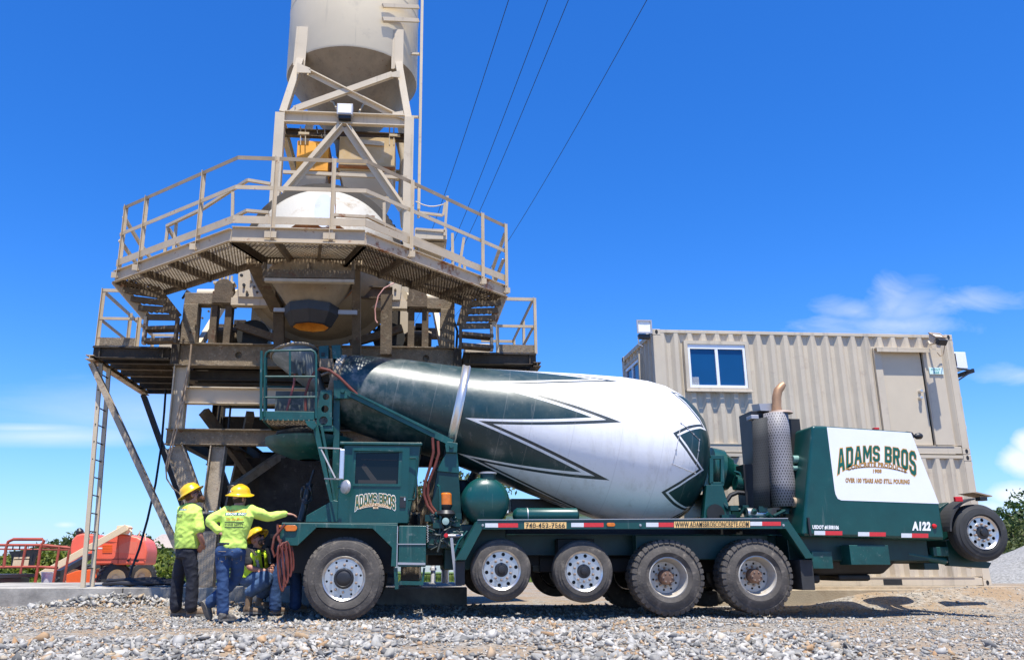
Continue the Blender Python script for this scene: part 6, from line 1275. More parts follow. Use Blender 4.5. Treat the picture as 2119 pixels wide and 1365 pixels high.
ac = thing('air_conditioner', 'white window air conditioner sticking out of the right end of the container', 'air conditioner', (CX1 + .2, 16.3, 4.3))
p0, p1 = px(1978, 762, 16.2), px(2000, 728, 16.2); zA, zB = p0.z, p1.z; XA = CX1 - .02; XB = px(2001, 745, 16.2).x
mb = MB(); mb.box(XA, XB, 16.2, 16.75, zA, zB); body = mb.build('casing', M.twhite, ac, bevel=.015)
mb = MB(); w_ = XB - XA; mb.box(XA + .02, XA + w_ * .30, 16.19, 16.198, zA + .05, zB - .04); mb.box(XA + w_ * .36, XA + w_ * .66, 16.19, 16.198, zA + .05, zB - .04); mb.build('louvre', M.soot, body)
mb = MB(); mb.bar((XA - .0, 16.15, zA + .05), (XB + .08, 16.15, zA - .06), .03, .03); mb.bar((XB + .05, 16.15, zA - .06), (CX1, 16.15, zA - .48), .025, .025); mb.bar((XB + .07, 16.15, zA - .05), (XB + .07, 16.7, zA - .05), .04, .08); mb.build('bracket', M.black, ac)
# ---------------------------------------------------------------- boom lift on the pad
BL = thing('boom_lift', 'orange boom lift with a cream boom lowered to its red work basket', 'boom lift', px(230, 1212, 26))
YB_ = 25.4
def bpoly(pts, Y, dep, name, m, parent=BL, bevel=.02): mb = MB(); mb.prism([px(u, v, Y) for u, v in pts], (0, dep, 0)); return mb.build(name, m, parent, bevel=bevel)
tur = bpoly([(193, 1168), (192, 1146), (200, 1128), (214, 1110), (226, 1103), (262, 1105), (284, 1110), (298, 1118), (303, 1132), (304, 1142), (300, 1168)], YB_, 1.1, 'turret', M.lift, bevel=.06)
bpoly([(145, 1150), (144, 1134), (148, 1116), (158, 1106), (170, 1103), (196, 1105), (205, 1115), (198, 1150)], YB_ + 1.4, 1.0, 'engine_cover', M.lift, bevel=.06)
mb = MB(); mb.prism([px(u, v, YB_ - .004) for u, v in ((206, 1121), (212, 1118), (242, 1121), (230, 1123))], (0, .003, 0)); mb.build('vent_slot', mat('slot', (.30, .05, .03), .6), tur)
mb = MB(); mb.prism([px(u, v, YB_ - .004) for u, v in ((237, 1139), (250, 1126), (268, 1119), (285, 1120), (284, 1130), (279, 1145), (240, 1142))], (0, .003, 0)); mb.build('side_panel', mat('panel orange', (.74, .17, .10), .4, var=.05), tur)
for u, v in ((265.5, 1158), (284, 1159)): mb = MB(); mb.lathe([(0, .045), (.005, 0)], px(u, v, YB_ - .002), (0, -1, 0), 16); mb.build('port', M.soot, tur)
mb = MB(); mb.bar(px(193, 1156, YB_ - .01), px(302, 1156, YB_ - .01), .006, .03); mb.bar(px(244, 1106, YB_ - .01), px(244, 1167, YB_ - .01), .006, .02, (0, 1, 0)); mb.build('hood_seam', mat('seam', (.32, .06, .035), .6), tur)
for k in range(5): mb = MB(); mb.bar(px(212, 1128 + k * 3.2, YB_ - .01), px(232, 1128 + k * 3.2, YB_ - .01), .008, .05); mb.build('vent_louvre', M.liftd, tur)
mb = MB(); mb.prism([px(u, v, YB_ - .006) for u, v in ((203, 1132), (214, 1132), (214, 1135), (203, 1135))], (0, .003, 0)); mb.build('decal', M.twhite, tur)
mb = MB(); mb.tube([px(286, 1112, YB_ + .3), px(290, 1098, YB_ + .3), px(300, 1104, YB_ + .3), px(302, 1124, YB_ + .3)], .02, 6); mb.build('grab_rail', M.boom, tur)
mb = MB(); mb.lathe([(0, .05), (.12, .05), (.14, 0)], px(263, 1103, YB_ + .2), (0, 0, 1), 14); mb.build('beacon', M.amber, tur)
mb = MB(); mb.lathe([(0, .10), (.1, .12), (.2, .06), (.22, 0)], px(166, 1106, 27.20), (-.3, 0, 1), 12); mb.build('exhaust_cap', M.black, BL)
bm1 = MB(); bm1.bar(px(84, 1189, 24.50), px(262, 1090, 25.18), .16, .18); boom1 = bm1.build('boom', M.boom, BL, bevel=.01)
mb = MB(); mb.bar(px(92, 1194, 24.73), px(196, 1142, 25.18), .16, .12); mb.build('jib_cover', M.lift, boom1, bevel=.01)
mb = MB(); mb.bar(px(120, 1186, 21.8), px(185, 1150, 23.6), .12, .14); mb.build('cable_track', M.black, boom1)
mb = MB(); mb.prism([px(u, v, 25.13) for u, v in ((238, 1104), (242, 1087), (262, 1086), (268, 1090), (258, 1104))], (0, .35, 0)); mb.build('boom_pivot', M.boom, boom1, bevel=.01)
mb = MB(); mb.tube([px(180, 1126, 25.07), px(186, 1112, 25.07)], .02); mb.tube([px(194, 1141, 25.07), px(202, 1121, 25.07)], .02); mb.tube([px(268, 1095, 25.10), px(272, 1099, 25.10), px(271, 1108, 25.18)], .03); mb.build('strap', M.boom, boom1)
ch = bpoly([(136, 1212), (137, 1188), (158, 1180), (190, 1177), (224, 1176), (222, 1190), (214, 1212)], YB_ + .1, 1.9, 'chassis', M.liftd)
bpoly([(186, 1212), (187, 1197), (214, 1197), (214, 1212)], YB_ + .05, .08, 'axle_cover', M.lift, ch); bpoly([(205, 1166), (238, 1166), (236, 1178), (210, 1178)], YB_ + .3, .7, 'slew_ring', M.black, ch)
def lw(u, v, Y, R, yaw):
    o = px(u, v, Y); ax = Vector((sin(yaw), -cos(yaw), 0)); mb = MB(); mb.lathe([(-.24, R * .6), (-.22, R * .9), (-.17, R), (.10, R), (.16, R * .92), (.18, R * .62)], o, ax, 40, cap=False)
    x = ax.orthogonal().normalized(); y = ax.cross(x)
    for k in range(20):
        a = 2 * pi * k / 20; r = x * cos(a) + y * sin(a); t_ = -x * sin(a) + y * cos(a); mb.bar(o + r * (R + .005) - ax * .16 - t_ * .03, o + r * (R + .005) + ax * .0 + t_ * .05, .06, .05, r); mb.bar(o + r * (R + .005) + ax * .0 + t_ * .05, o + r * (R - .01) + ax * .14 - t_ * .03, .06, .05, r)
    wl_ = mb.build('wheel', M.rubberd, BL, smooth=30); mb = MB(); mb.lathe([(-.1, R * .6), (.10, R * .62), (.17, R * .60), (.10, R * .5), (.05, R * .3), (.09, R * .2), (.09, 0)], o, ax, 28, cap=False); mb.build('rim', M.boom, wl_); return wl_
lw(236, 1197, 25.6, .44, radians(38)); lw(291, 1193, 27.50, .44, radians(38)); lw(150, 1195, 27.50, .44, radians(38)); lw(200, 1192, 29.30, .44, radians(38))
# basket
bk = MB(); bk.box(px(-20, 1210, 20.00).x, px(134, 1210, 20.00).x, 20.00, 17.0, px(60, 1216, 20.00).z, px(60, 1207, 20.00).z); bsk = bk.build('basket', M.brick, BL)
def btube(pts, r=.03): mb = MB(); mb.tube([px(*p) for p in pts], r, 8); return mb.build('basket_rail', M.brick, bsk)
btube([(-20, 1127, 20.00), (90, 1127, 20.00), (145, 1133, 20.12)]); btube([(-20, 1173, 20.00), (80, 1172, 20.00), (120, 1174, 20.06)]); btube([(8, 1174, 20.00), (12, 1135, 20.00), (17, 1120, 20.00), (28, 1115, 20.00), (88, 1115, 20.00), (92, 1117, 20.00), (84, 1132, 20.00), (78, 1175, 20.00), (72, 1208, 20.00)], .035)
btube([(54, 1127, 20.00), (38, 1208, 20.00)]); btube([(123, 1130, 20.00), (110, 1207, 20.00)]); btube([(144, 1133, 20.88), (131, 1212, 20.88)]); btube([(88, 1131, 20.94), (140, 1131, 20.94)]); btube([(-20, 1135, 20.94), (140, 1137, 20.94)], .018)
mb = MB(); mb.prism([px(u, v, 20.38) for u, v in ((18, 1140), (82, 1136), (74, 1152), (68, 1172), (22, 1172), (24, 1152))], (0, .06, 0)); mb.box(px(5, 1190, 20.19).x, px(72, 1190, 20.19).x, 20.19, 16.7, px(40, 1193, 20.19).z, px(40, 1186, 20.19).z); mb.box(px(14, 1190, 20.25).x, px(62, 1190, 20.25).x, 20.25, 16.6, px(40, 1207, 20.25).z, px(40, 1194.5, 20.25).z); con = mb.build('control_console', M.black, bsk)
mb = MB(); mb.prism([px(u, v, 20.36) for u, v in ((29, 1152), (61, 1151), (58, 1171), (25, 1171))], (0, .004, 0)); mb.build('notice_plate', M.boom, con); mb = MB(); mb.prism([px(u, v, 20.36) for u, v in ((29, 1156), (60.5, 1155), (60, 1157), (28.6, 1158))], (0, .003, 0)); mb.build('notice_stripe', M.amber, con)
for k in range(4): mb = MB(); q = px(26 + k * 14, 1137, 20.31); mb.cyl(q, q + Vector((0, 0, .09)), .015, n=8); mb.build('control_lever', M.black, con)
mb = MB(); o = px(97, 1208, 20.35); o.z = px(60, 1207, 20.0).z + .003; mb.lathe([(0, .12), (.22, .145), (.225, .155), (.245, .155), (.245, .142), (.02, .11)], o, (0, 0, 1), 28, cap=False); tag(mb.build('bucket', M.twhite), 'white plastic bucket standing in the red work basket', 'bucket')
# ---------------------------------------------------------------- power lines
M.bark_ = mat('pole timber', (.16, .125, .09), .9, var=.3)
PYL = 62.0
ends = [px(u, v, PYL) for u, v in ((806, 690), (846, 690), (862, 690), (912, 690))]; zc = sum(e.z for e in ends) / 4
for e in ends: e.z = zc
for (u, e, la) in ((1072, ends[0], 'leftmost thin power line crossing the sky'), (1156, ends[1], 'second thin power line from the left across the sky'), (1201, ends[2], 'third thin power line, close beside the second'), (1372, ends[3], 'rightmost thin power line slanting widest across the sky')):
    p = px(u, -60, 24); mb = MB(); mb.tube([p.lerp(e, t) - Vector((0, 0, 1.0 * sin(pi * t))) for t in np.linspace(0, 1, 19)], .014, 6); tag(mb.build('power_line', M.cable), la, 'power line', 'power lines')
up2 = thing('utility_pole', 'wooden utility pole with a long crossarm far behind the plant', 'utility pole', ((ends[0].x + ends[3].x) / 2, PYL, 0)); xm = up2.location.x
mb = MB(); mb.cyl((xm, PYL, 0), (xm, PYL, zc + .6), .16, .11, 10); mb.build('pole', M.bark_, up2); mb = MB(); mb.box(ends[0].x - .3, ends[3].x + .3, PYL - .07, PYL + .07, zc - .30, zc - .14); mb.build('crossarm', M.bark_, up2)
for e in ends: mb = MB(); mb.cyl((e.x, PYL, zc - .138), (e.x, PYL, zc), .05, n=8); mb.build('insulator', M.twhite, up2)
# white pipes behind the truck
for u, v0, v1, r, m, la in ((896, 1176, 1212, .05, M.twhite, 'short white post standing on the pad behind the truck'), (921, 1180, 1212, .08, M.alu, 'thick grey pipe standing beside the white post')):
    p = px(u, v1, 18.0); q = px(u, v0 - 40, 18.0); mb = MB(); mb.cyl((p.x, 18, SLAB + .002), (p.x, 18, q.z), r); mb.lathe([(0, r + .02), (.05, r + .02)], (p.x, 18, SLAB + .25), (0, 0, 1), 20); tag(mb.build('pipe_post', m), la, 'post')
# far shed
sh = thing('shed', 'long low pale shed with a tan roof beyond the bushes', 'shed', px(330, 1180, 60)); 
for u0, u1 in ((305, 480), (700, 1240)):
    a, b = px(u0, 1180, 58), px(u1, 1133 if u0 < 500 else 1062, 58)
    if u0 > 500: sh = thing('shed', 'grey metal roofed shed far behind the truck', 'shed', ((a.x + b.x) / 2, 60, .2))
    mb = MB(); mb.box(a.x, b.x, 58, 66, .2, b.z); mb.build('wall', mat('shed wall', (.55, .55, .55), .7, var=.06), sh); mb = MB(); ym = 62; mb.prism([(a.x - .4, 57.5, b.z), (a.x - .4, ym, b.z + 1.0), (a.x - .4, 66.5, b.z), (a.x - .4, 66.4, b.z - .1), (a.x - .4, 57.6, b.z - .1)], (b.x - a.x + .8, 0, 0)); mb.build('roof', mat('shed roof', (.40, .33, .27) if u0 < 500 else (.35, .35, .36), .6, var=.1, streak=.3), sh)
    for k in range(3): mb = MB(); x = a.x + (b.x - a.x) * (.2 + .3 * k); mb.box(x, x + 1.6, 57.94, 57.99, .25, min(2.4, b.z - .3)); mb.build('door', mat('shed door', (.35, .36, .38), .6), sh)
# ---------------------------------------------------------------- trees and bushes
LEAF = [island_mat('leaf ' + n, st, .6, 0, .35) for n, st in (('deep', [(0, (.022, .048, .012)), (.5, (.045, .085, .018)), (1, (.085, .13, .03))]), ('olive', [(0, (.05, .07, .02)), (.5, (.09, .115, .03)), (1, (.14, .16, .05))]), ('bright', [(0, (.07, .10, .012)), (.5, (.14, .18, .02)), (1, (.23, .26, .035))]))]
M.bark = mat('bark', (.13, .10, .075), .9, var=.3, bump=.5)
def foliage(name, blobs, n, leaf, m, parent, seed):
    rs = np.random.RandomState(seed); B = np.array(blobs, float); w_ = (B[:, 3] * B[:, 4] * B[:, 5]) ** .67; k = rs.choice(len(B), n, p=w_ / w_.sum())
    d = rs.normal(size=(n, 3)); d /= np.linalg.norm(d, axis=1)[:, None]; r = rs.uniform(.35, 1.0, n) ** .5 * (1 + .12 * rs.normal(size=n))
    C = B[k, :3] + d * B[k, 3:6] * r[:, None]; C = C[C[:, 2] > .05]; n = len(C)
    # drop leaves in noise gaps
    keep = np.array([noise.noise(Vector(c) * (1.1 / max(.25, B[:, 3].mean()))) > -.18 for c in C]) | (rs.uniform(0, 1, n) < .25); C = C[keep]; n = len(C)
    a = rs.normal(size=(n, 3)); a /= np.linalg.norm(a, axis=1)[:, None]; b = np.cross(a, rs.normal(size=(n, 3))); b /= np.linalg.norm(b, axis=1)[:, None]
    s = (leaf * rs.uniform(.6, 1.4, n))[:, None]; V = np.stack([C - a * s, C + b * s * .55, C + a * s, C - b * s * .55], 1).reshape(-1, 3)
    me = bpy.data.meshes.new(name); me.vertices.add(4 * n); me.vertices.foreach_set('co', V.reshape(-1)); me.loops.add(4 * n); me.loops.foreach_set('vertex_index', np.arange(4 * n, dtype=np.int32)); me.polygons.add(n); me.polygons.foreach_set('loop_start', np.arange(0, 4 * n, 4, dtype=np.int32)); me.update(calc_edges=True); me.materials.append(m)
    o = bpy.data.objects.new(name, me); COL.objects.link(o); adopt(o, parent); return o
def tree(u, vt, Y, rad, label, m, n, leaf, seed, group='trees beyond the yard', low=.28, kind='tree'):
    top = px(u, vt, Y); rs = random.Random(seed); H = max(top.z, .8); base = Vector((top.x, Y, .0)); t = thing(kind, label, kind, base, group)
    mb = MB(); mb.tube([base, base + Vector((rs.uniform(-.1, .1), 0, H * .35)), base + Vector((rs.uniform(-.3, .3), 0, H * .75))], [H * .028 + .04, H * .02 + .03, .03], 8)
    for k in range(7): a = rs.uniform(0, 2 * pi); z = H * rs.uniform(.25, .6); mb.tube([base + Vector((0, 0, z)), base + Vector((cos(a) * rad * .4, sin(a) * rad * .4, z + H * .13)), base + Vector((cos(a) * rad * .75, sin(a) * rad * .75, z + H * .2))], [H * .012 + .015, H * .008 + .01, .01], 6)
    mb.build('trunk', M.bark, t)
    bl = []
    for k in range(15):
        a = rs.uniform(0, 2 * pi); z = rs.uniform(low, 1); rr = rad * (1 - abs(z - .55) * .9) * rs.uniform(.2, .85); s = rad * rs.uniform(.28, .5); bl.append((base.x + cos(a) * rr, base.y + sin(a) * rr, base.z + (H - s * .7) * z, s, s, s * .75))
    foliage('crown', bl, n, leaf, m, t, seed); return t
tree(115, 1120, 49, 2.32, 'round green tree left of the tall ladder, behind the red basket', LEAF[1], 4200, 0.130, 11)
tree(150, 1096, 55, 3.19, 'taller green tree just behind the ladder', LEAF[1], 5200, 0.143, 12)
tree(282, 1100, 58, 2.32, 'rounded tree rising behind the orange turret', LEAF[0], 3600, 0.143, 13)
tree(328, 1104, 60, 1.89, 'dark green tree between the turret and the man in navy trousers', LEAF[0], 4000, 0.130, 14)
for i, (u, v, Y, r, la) in enumerate(((-20, 1158, 27, 1.3, 'yellow green bush at the far left behind the basket'), (95, 1134, 26, 1.3, 'tall yellow green bush behind the white bucket'), (50, 1150, 28, 1.2, 'yellow green bush behind the control console'), (200, 1155, 30, 1.5, 'bush under the boom of the lift'), (262, 1165, 29, 1.3, 'low bush behind the lift wheels'), (318, 1135, 27, 1.1, 'yellow green bush left of the navy trousers'), (350, 1152, 26, 1.2, 'bright bush right behind the navy trousers'), (420, 1158, 27, 1.1, 'bush seen between the two standing men'))):
    tree(u, v, Y * 1.5, r * 1.5, la, LEAF[2], 3800, 0.111, 30 + i, 'bushes beyond the pad', .1, 'bush')
tree(868, 985, 37, 1.89, 'airy leafy tree seen between the cab and the drum pedestal', LEAF[1], 2000, 0.117, 51, low=.3)
tree(975, 962, 39, 2.75, 'airy leafy tree seen behind the round water tank', LEAF[1], 3200, 0.117, 52, low=.3)
tree(2126, 1000, 65, 3.77, 'tall dark tree at the right edge beyond the gravel mound', LEAF[0], 5000, 0.182, 53)
tree(2095, 1070, 52, 2.46, 'olive green tree behind the raised tail wheel', LEAF[1], 5200, 0.130, 54, low=.15)
tree(2140, 1110, 49, 2.46, 'bright bush at the right edge behind the mound', LEAF[1], 4200, 0.117, 55, low=.1)
tree(2070, 1120, 55, 2.32, 'olive bush low behind the tail wheel', LEAF[1], 3600, 0.117, 56, low=.1)
tree(690, 1100, 87, 4.35, 'distant green tree behind the plant legs', LEAF[0], 2500, 0.234, 57)
tree(1150, 1140, 101, 4.35, 'distant green tree behind the lift axles', LEAF[0], 2500, 0.260, 58)
def blades(rs, n): pass
rs_ = np.random.RandomState(77)
def grass():
    n = 26000; x = rs_.uniform(-24, 14, n); y = rs_.uniform(36.1, 50, n); h = rs_.uniform(.08, .26, n); a = rs_.uniform(0, 2 * pi, n); w_ = .02
    z0 = np.full(n, .013); P = np.stack([np.stack([x - w_ * np.cos(a), y - w_ * np.sin(a), z0], -1), np.stack([x + w_ * np.cos(a), y + w_ * np.sin(a), z0], -1), np.stack([x + h * .4 * np.sin(a * 3), y + h * .4 * np.cos(a * 5), z0 + h], -1)], 1)
    me = bpy.data.meshes.new('grass'); me.vertices.add(3 * n); me.vertices.foreach_set('co', P.reshape(-1)); me.loops.add(3 * n); me.loops.foreach_set('vertex_index', np.arange(3 * n, dtype=np.int32)); me.polygons.add(n); me.polygons.foreach_set('loop_start', np.arange(0, 3 * n, 3, dtype=np.int32)); me.update(calc_edges=True); me.materials.append(LEAF[2]); o = bpy.data.objects.new('grass', me); COL.objects.link(o); tag(o, 'bright grass growing beyond the concrete pad', 'grass', kind='stuff')
grass()
# ---------------------------------------------------------------- people
M.skin = mat('skin', (.40, .205, .14), .55, var=.1, vscale=12, dirt=(.42, .19, .13), damt=.3, dscale=9)
M.skin2 = mat('ruddy skin', (.42, .19, .13), .55, var=.1, vscale=12, dirt=(.45, .17, .12), damt=.3, dscale=9)
M.lime = mat('lime shirt', (.58, .80, .14), .75, var=.06, vscale=6, bump=.25, bscale=14)
M.navy = mat('navy trousers', (.010, .012, .022), .8, var=.2, vscale=5, bump=.3, bscale=18, dirt=(.035, .035, .042), damt=.2, dscale=4)
M.denim = mat('blue denim', (.016, .048, .13), .85, var=.25, vscale=5, dirt=(.05, .105, .22), damt=.35, dscale=4, bump=.35, bscale=18)
M.denimd = mat('light denim', (.05, .10, .20), .85, var=.2, vscale=5, dirt=(.14, .21, .33), damt=.3, dscale=5, bump=.3, bscale=18)
M.boot = mat('brown boot', (.17, .11, .065), .75, var=.25, dirt=(.33, .27, .2), damt=.4, dscale=8)
M.bootg = mat('grey boot', (.10, .09, .08), .8, var=.25, dirt=(.30, .27, .23), damt=.45, dscale=8)
M.sole = mat('boot sole', (.16, .145, .125), .9, var=.2, vscale=20)
M.hat = mat('yellow hard hat', (.72, .44, .01), .3, var=.03, coat=.3)
M.beard = mat('ginger beard', (.13, .055, .025), .9, var=.3, vscale=60, bump=.8, bscale=120)
M.blackc = mat('black cloth', (.014, .014, .016), .85, var=.2, bump=.2, bscale=15)
M.vest = mat('hi-vis vest', (.60, .80, .03), .7, var=.08, bump=.2, bscale=15)
M.silver = mat('reflective strip', (.62, .64, .66), .4, .2, var=.08)
V3 = Vector
class Flesh:
    def __init__(s): s.mb = MB()
    def limb(s, pts, rad, n=14):                          # tapered capsule chain
        pts = [V3(p) for p in pts]; d0 = (pts[0] - pts[1]).normalized(); d1 = (pts[-1] - pts[-2]).normalized(); P = []; R = []
        for k in (1, .85, .5): P.append(pts[0] + d0 * rad[0] * k * .9); R.append(rad[0] * sqrt(max(0.02, 1 - k * k)))
        # smooth resample
        m = len(pts)
        for i in range(m - 1):
            a, b = pts[max(0, i - 1)], pts[min(m - 1, i + 2)]
            for k in range(6):
                t = k / 6; p0, p1 = pts[i], pts[i + 1]; t2, t3 = t * t, t * t * t
                m0, m1 = (p1 - a) * .35, (b - p0) * .35
                P.append(p0 * (2 * t3 - 3 * t2 + 1) + m0 * (t3 - 2 * t2 + t) + p1 * (-2 * t3 + 3 * t2) + m1 * (t3 - t2)); R.append(rad[i] + (rad[i + 1] - rad[i]) * t)
        P.append(pts[-1]); R.append(rad[-1])
        for k in (.5, .85, 1): P.append(pts[-1] + d1 * rad[-1] * k * .9); R.append(rad[-1] * sqrt(max(0.02, 1 - k * k)))
        s.mb.tube(P, R, n); return s
    def ell(s, c, a, b, d, n=16):
        c, a, b, d = V3(c), V3(a), V3(b), V3(d); vs = []; m = 10
        for j in range(m + 1):
            ph = -pi / 2 + pi * j / m; ph = max(-1.5, min(1.5, ph))
            for i in range(n): t = 2 * pi * i / n; vs.append(c + a * (cos(ph) * cos(t)) + b * (cos(ph) * sin(t)) + d * sin(ph))
        s.mb.add(vs, [(j * n + i, j * n + (i + 1) % n, (j + 1) * n + (i + 1) % n, (j + 1) * n + i) for j in range(m) for i in range(n)] + [tuple(range(n - 1, -1, -1)), tuple(range(m * n, (m + 1) * n))]); return s
    def loft(s, secs, n=24, e=2.4):                        # [(centre, side vector, front vector)]
        vs = []; k = len(secs)
        for c, a, b in secs:
            for i in range(n):
                t = 2 * pi * i / n; x, y = cos(t), sin(t); x = math.copysign(abs(x) ** (2 / e), x); y = math.copysign(abs(y) ** (2 / e), y); vs.append(V3(c) + V3(a) * x + V3(b) * y)
        s.mb.add(vs, [(j * n + i, j * n + (i + 1) % n, (j + 1) * n + (i + 1) % n, (j + 1) * n + i) for j in range(k - 1) for i in range(n)] + [tuple(range(n - 1, -1, -1)), tuple(range((k - 1) * n, k * n))]); return s
    def build(s, name, m, parent=None, voxel=.009, smooth=3, fold=0, fs=(7, 7, 16), seed=0):
        o = s.mb.build(name, m, None, smooth=0); r = o.modifiers.new('r', 'REMESH'); r.mode = 'VOXEL'; r.voxel_size = voxel
        sm = o.modifiers.new('s', 'SMOOTH'); sm.iterations = smooth; sm.factor = .6
        me = bpy.data.meshes.new_from_object(o.evaluated_get(bpy.context.evaluated_depsgraph_get())); old = o.data; o.modifiers.clear(); o.data = me; bpy.data.meshes.remove(old); me.name = name
        if fold:
            N = len(me.vertices); co = np.empty(N * 3); me.vertices.foreach_get('co', co); nr = np.empty(N * 3); me.vertices.foreach_get('normal', nr); co = co.reshape(-1, 3); nr = nr.reshape(-1, 3)
            d = np.array([noise.noise(V3((c[0] * fs[0] + c[2] * 5 + seed, c[1] * fs[1], c[2] * fs[2]))) + .5 * noise.noise(V3((c[0] * fs[0] * 2.3 - c[2] * 7, c[1] * 14, c[2] * fs[2] * 1.9 + seed))) for c in co]); d = (.32 - np.abs(d) ** .75) * 1.3
            me.vertices.foreach_set('co', (co + nr * (d * fold)[:, None]).reshape(-1)); me.update()
        me.polygons.foreach_set('use_smooth', [True] * len(me.polygons)); adopt(o, parent); return o
def fr(f, u): f = V3(f).normalized(); s = f.cross(V3(u)).normalized(); return f, s, s.cross(f)     # forward, right side, up
def hand(F_, wrist, d, thumb, n, curl=.5):
    d = V3(d).normalized(); th = V3(thumb); th = (th - d * th.dot(d)).normalized(); n = V3(n); n = (n - d * n.dot(d) - th * n.dot(th)).normalized()      # n: palm side
    F_.ell(wrist + d * .05, th * .043, n * .017, d * .056)
    for i, (off, L) in enumerate(((.031, .072), (.011, .082), (-.010, .076), (-.030, .058))):
        p = wrist + d * .092 + th * off; pts = [wrist + d * .06 + th * off * .9, p]; dd = d.copy(); 
        for k in range(3): a = curl * (.55 + .18 * i * .5 + .15 * k); dd = (dd * cos(a) + n * sin(a)).normalized(); dd = (dd - 0 * n); p = p + dd * L / 3; pts.append(p)
        F_.limb(pts, [.0105, .0105, .0095, .0088, .0075], 8)
    p = wrist + d * .03 + th * .035; d2 = (d * .75 + th * .75 + n * .25).normalized(); F_.limb([wrist + d * .02 + th * .02, p, p + d2 * .035, p + (d2 * .6 + d * .5).normalized() * .062], [.014, .0125, .0105, .008], 8)
def head(F_, c, f, u):
    f, s, u = fr(f, u)
    F_.ell(c + u * .025 - f * .012, s * .076, f * .096, u * .098); F_.ell(c - u * .045 + f * .022, s * .060, f * .070, u * .075)
    F_.limb([c + f * .088 + u * .012, c + f * .108 - u * .018, c + f * .094 - u * .034], [.010, .015, .013], 8)
    F_.ell(c + f * .082 - u * .062, s * .027, f * .016, u * .008); F_.ell(c + f * .080 - u * .076, s * .022, f * .015, u * .008); F_.ell(c + f * .070 - u * .105, s * .026, f * .02, u * .02)
    for q in (1, -1): F_.ell(c + s * .077 * q - f * .012 - u * .005, s * .012, f * .022, u * .033); F_.ell(c + s * .035 * q + f * .085 + u * .028, s * .026, f * .012, u * .008)
    return f, s, u
def eyes(p, c, f, s, u):
    for q in (1, -1): fl = Flesh(); fl.ell(c + s * .032 * q + f * .080 + u * .010, s * .013, f * .012, u * .011, 10); fl.mb.build('eye', M.winkn, p)
def shades(p, c, f, s, u):
    mb = MB()
    for q in (1, -1): mb.prism([c + f * .098 + s * (.004 + .028) * q + s * .027 * cos(t) + u * (.012 + .019 * sin(t)) - f * .012 * max(0, cos(t) * q) for t in np.linspace(0, 2 * pi, 15)[:-1]], f * .006); mb.bar(c + f * .088 + s * .058 * q + u * .018, c - f * .015 + s * .080 * q + u * .012, .006, .01)
    mb.bar(c + f * .102 - s * .008 + u * .018, c + f * .102 + s * .008 + u * .018, .006, .008); return mb.build('sunglasses', M.black, p)
def hat(p, c, f, u, sticker=False):
    f, s, u = fr(f, u); mb = MB(); n = 40; prof = [(.0, .165), (-.008, .175), (-.004, .178), (.012, .140), (.03, .128), (.06, .122), (.09, .108), (.115, .080), (.128, .045), (.131, 0.004)]; vs = []
    for a, r in prof:
        for i in range(n): t = 2 * pi * i / n; k = 1.0 + .02 * (a > .02) * (abs(sin(t)) < .13); vs.append(c + u * (a * k + .006 * cos(2 * t) * (r > .15)) + f * (r * 1.13 * cos(t)) + s * (r * .98 * sin(t)))
    mb.add(vs, [(j * n + i, j * n + (i + 1) % n, (j + 1) * n + (i + 1) % n, (j + 1) * n + i) for j in range(len(prof) - 1) for i in range(n)] + [tuple(range((len(prof) - 1) * n, len(prof) * n))])
    o = mb.build('hard_hat', M.hat, p, smooth=50, recalc=False); m_ = o.modifiers.new('w', 'SOLIDIFY'); m_.thickness = .004
    mb = MB(); mb.tube([c + u * .06 + f * .135, c + u * .112 + f * .10, c + u * .138 + f * .03, c + u * .138 - f * .03, c + u * .112 - f * .10, c + u * .06 - f * .137], .012, 8); mb.build('hat_ridge', M.hat, o)
    if sticker:
        q = c - f * .142 * .93 - s * .045 + u * .045; d = (-f - s * .35 + u * .1).normalized(); mb = MB(); mb.lathe([(0, .020), (.004, .019), (.004, 0)], q, d, 20); st = mb.build('sticker', M.winkn, o); mb = MB(); mb.lathe([(.0045, .013), (.006, .0125), (.006, 0)], q, d, 16); mb.build('sticker_mark', mat('sticker blue', (.05, .08, .35), .5), st)
    return o
def boot(p, heel, toe, ankle, m, u=(0, 0, 1), sole=None, h=.0):
    heel, toe, ankle = V3(heel), V3(toe), V3(ankle); d = (toe - heel).normalized(); u = V3(u); u = (u - d * u.dot(d)).normalized(); s = d.cross(u); L = (toe - heel).length
    F_ = Flesh(); F_.loft([(heel + d * L * t + u * z, s * w_, u * hh) for t, z, w_, hh in ((.0, .05, .030, .045), (.08, .055, .038, .052), (.3, .055, .040, .055), (.55, .045, .045, .045), (.8, .038, .048, .036), (.95, .030, .038, .028), (1.0, .024, .025, .018))], 18, 2.3); F_.limb([heel + d * L * .22 + u * .06, ankle], [.050, .054])
    o = F_.build('boot', m, p, .008, 2)
    mb = MB(); k = 22; pts = []
    for i in range(k): t = 2 * pi * i / k; x = .5 + .52 * cos(t); pts.append(heel + d * L * x + s * (.050 + .006 * cos(t)) * (math.copysign(abs(sin(t)) ** .7, sin(t))) - u * .004)
    mb.prism(pts, u * .028); mb.build('sole', sole or M.sole, o); return o
def trousers(p, hips, legs, m, fold=.007, waist=None, w_=.165, dp=.125, side=None, seed=0):
    F_ = Flesh()
    F_.loft(waist if waist else [], 24) if waist else None
    for pts, rad in legs: F_.limb(pts, rad, 18)
    return F_.build('trousers', m, p, .010, 3, fold, (9, 9, 20), seed)
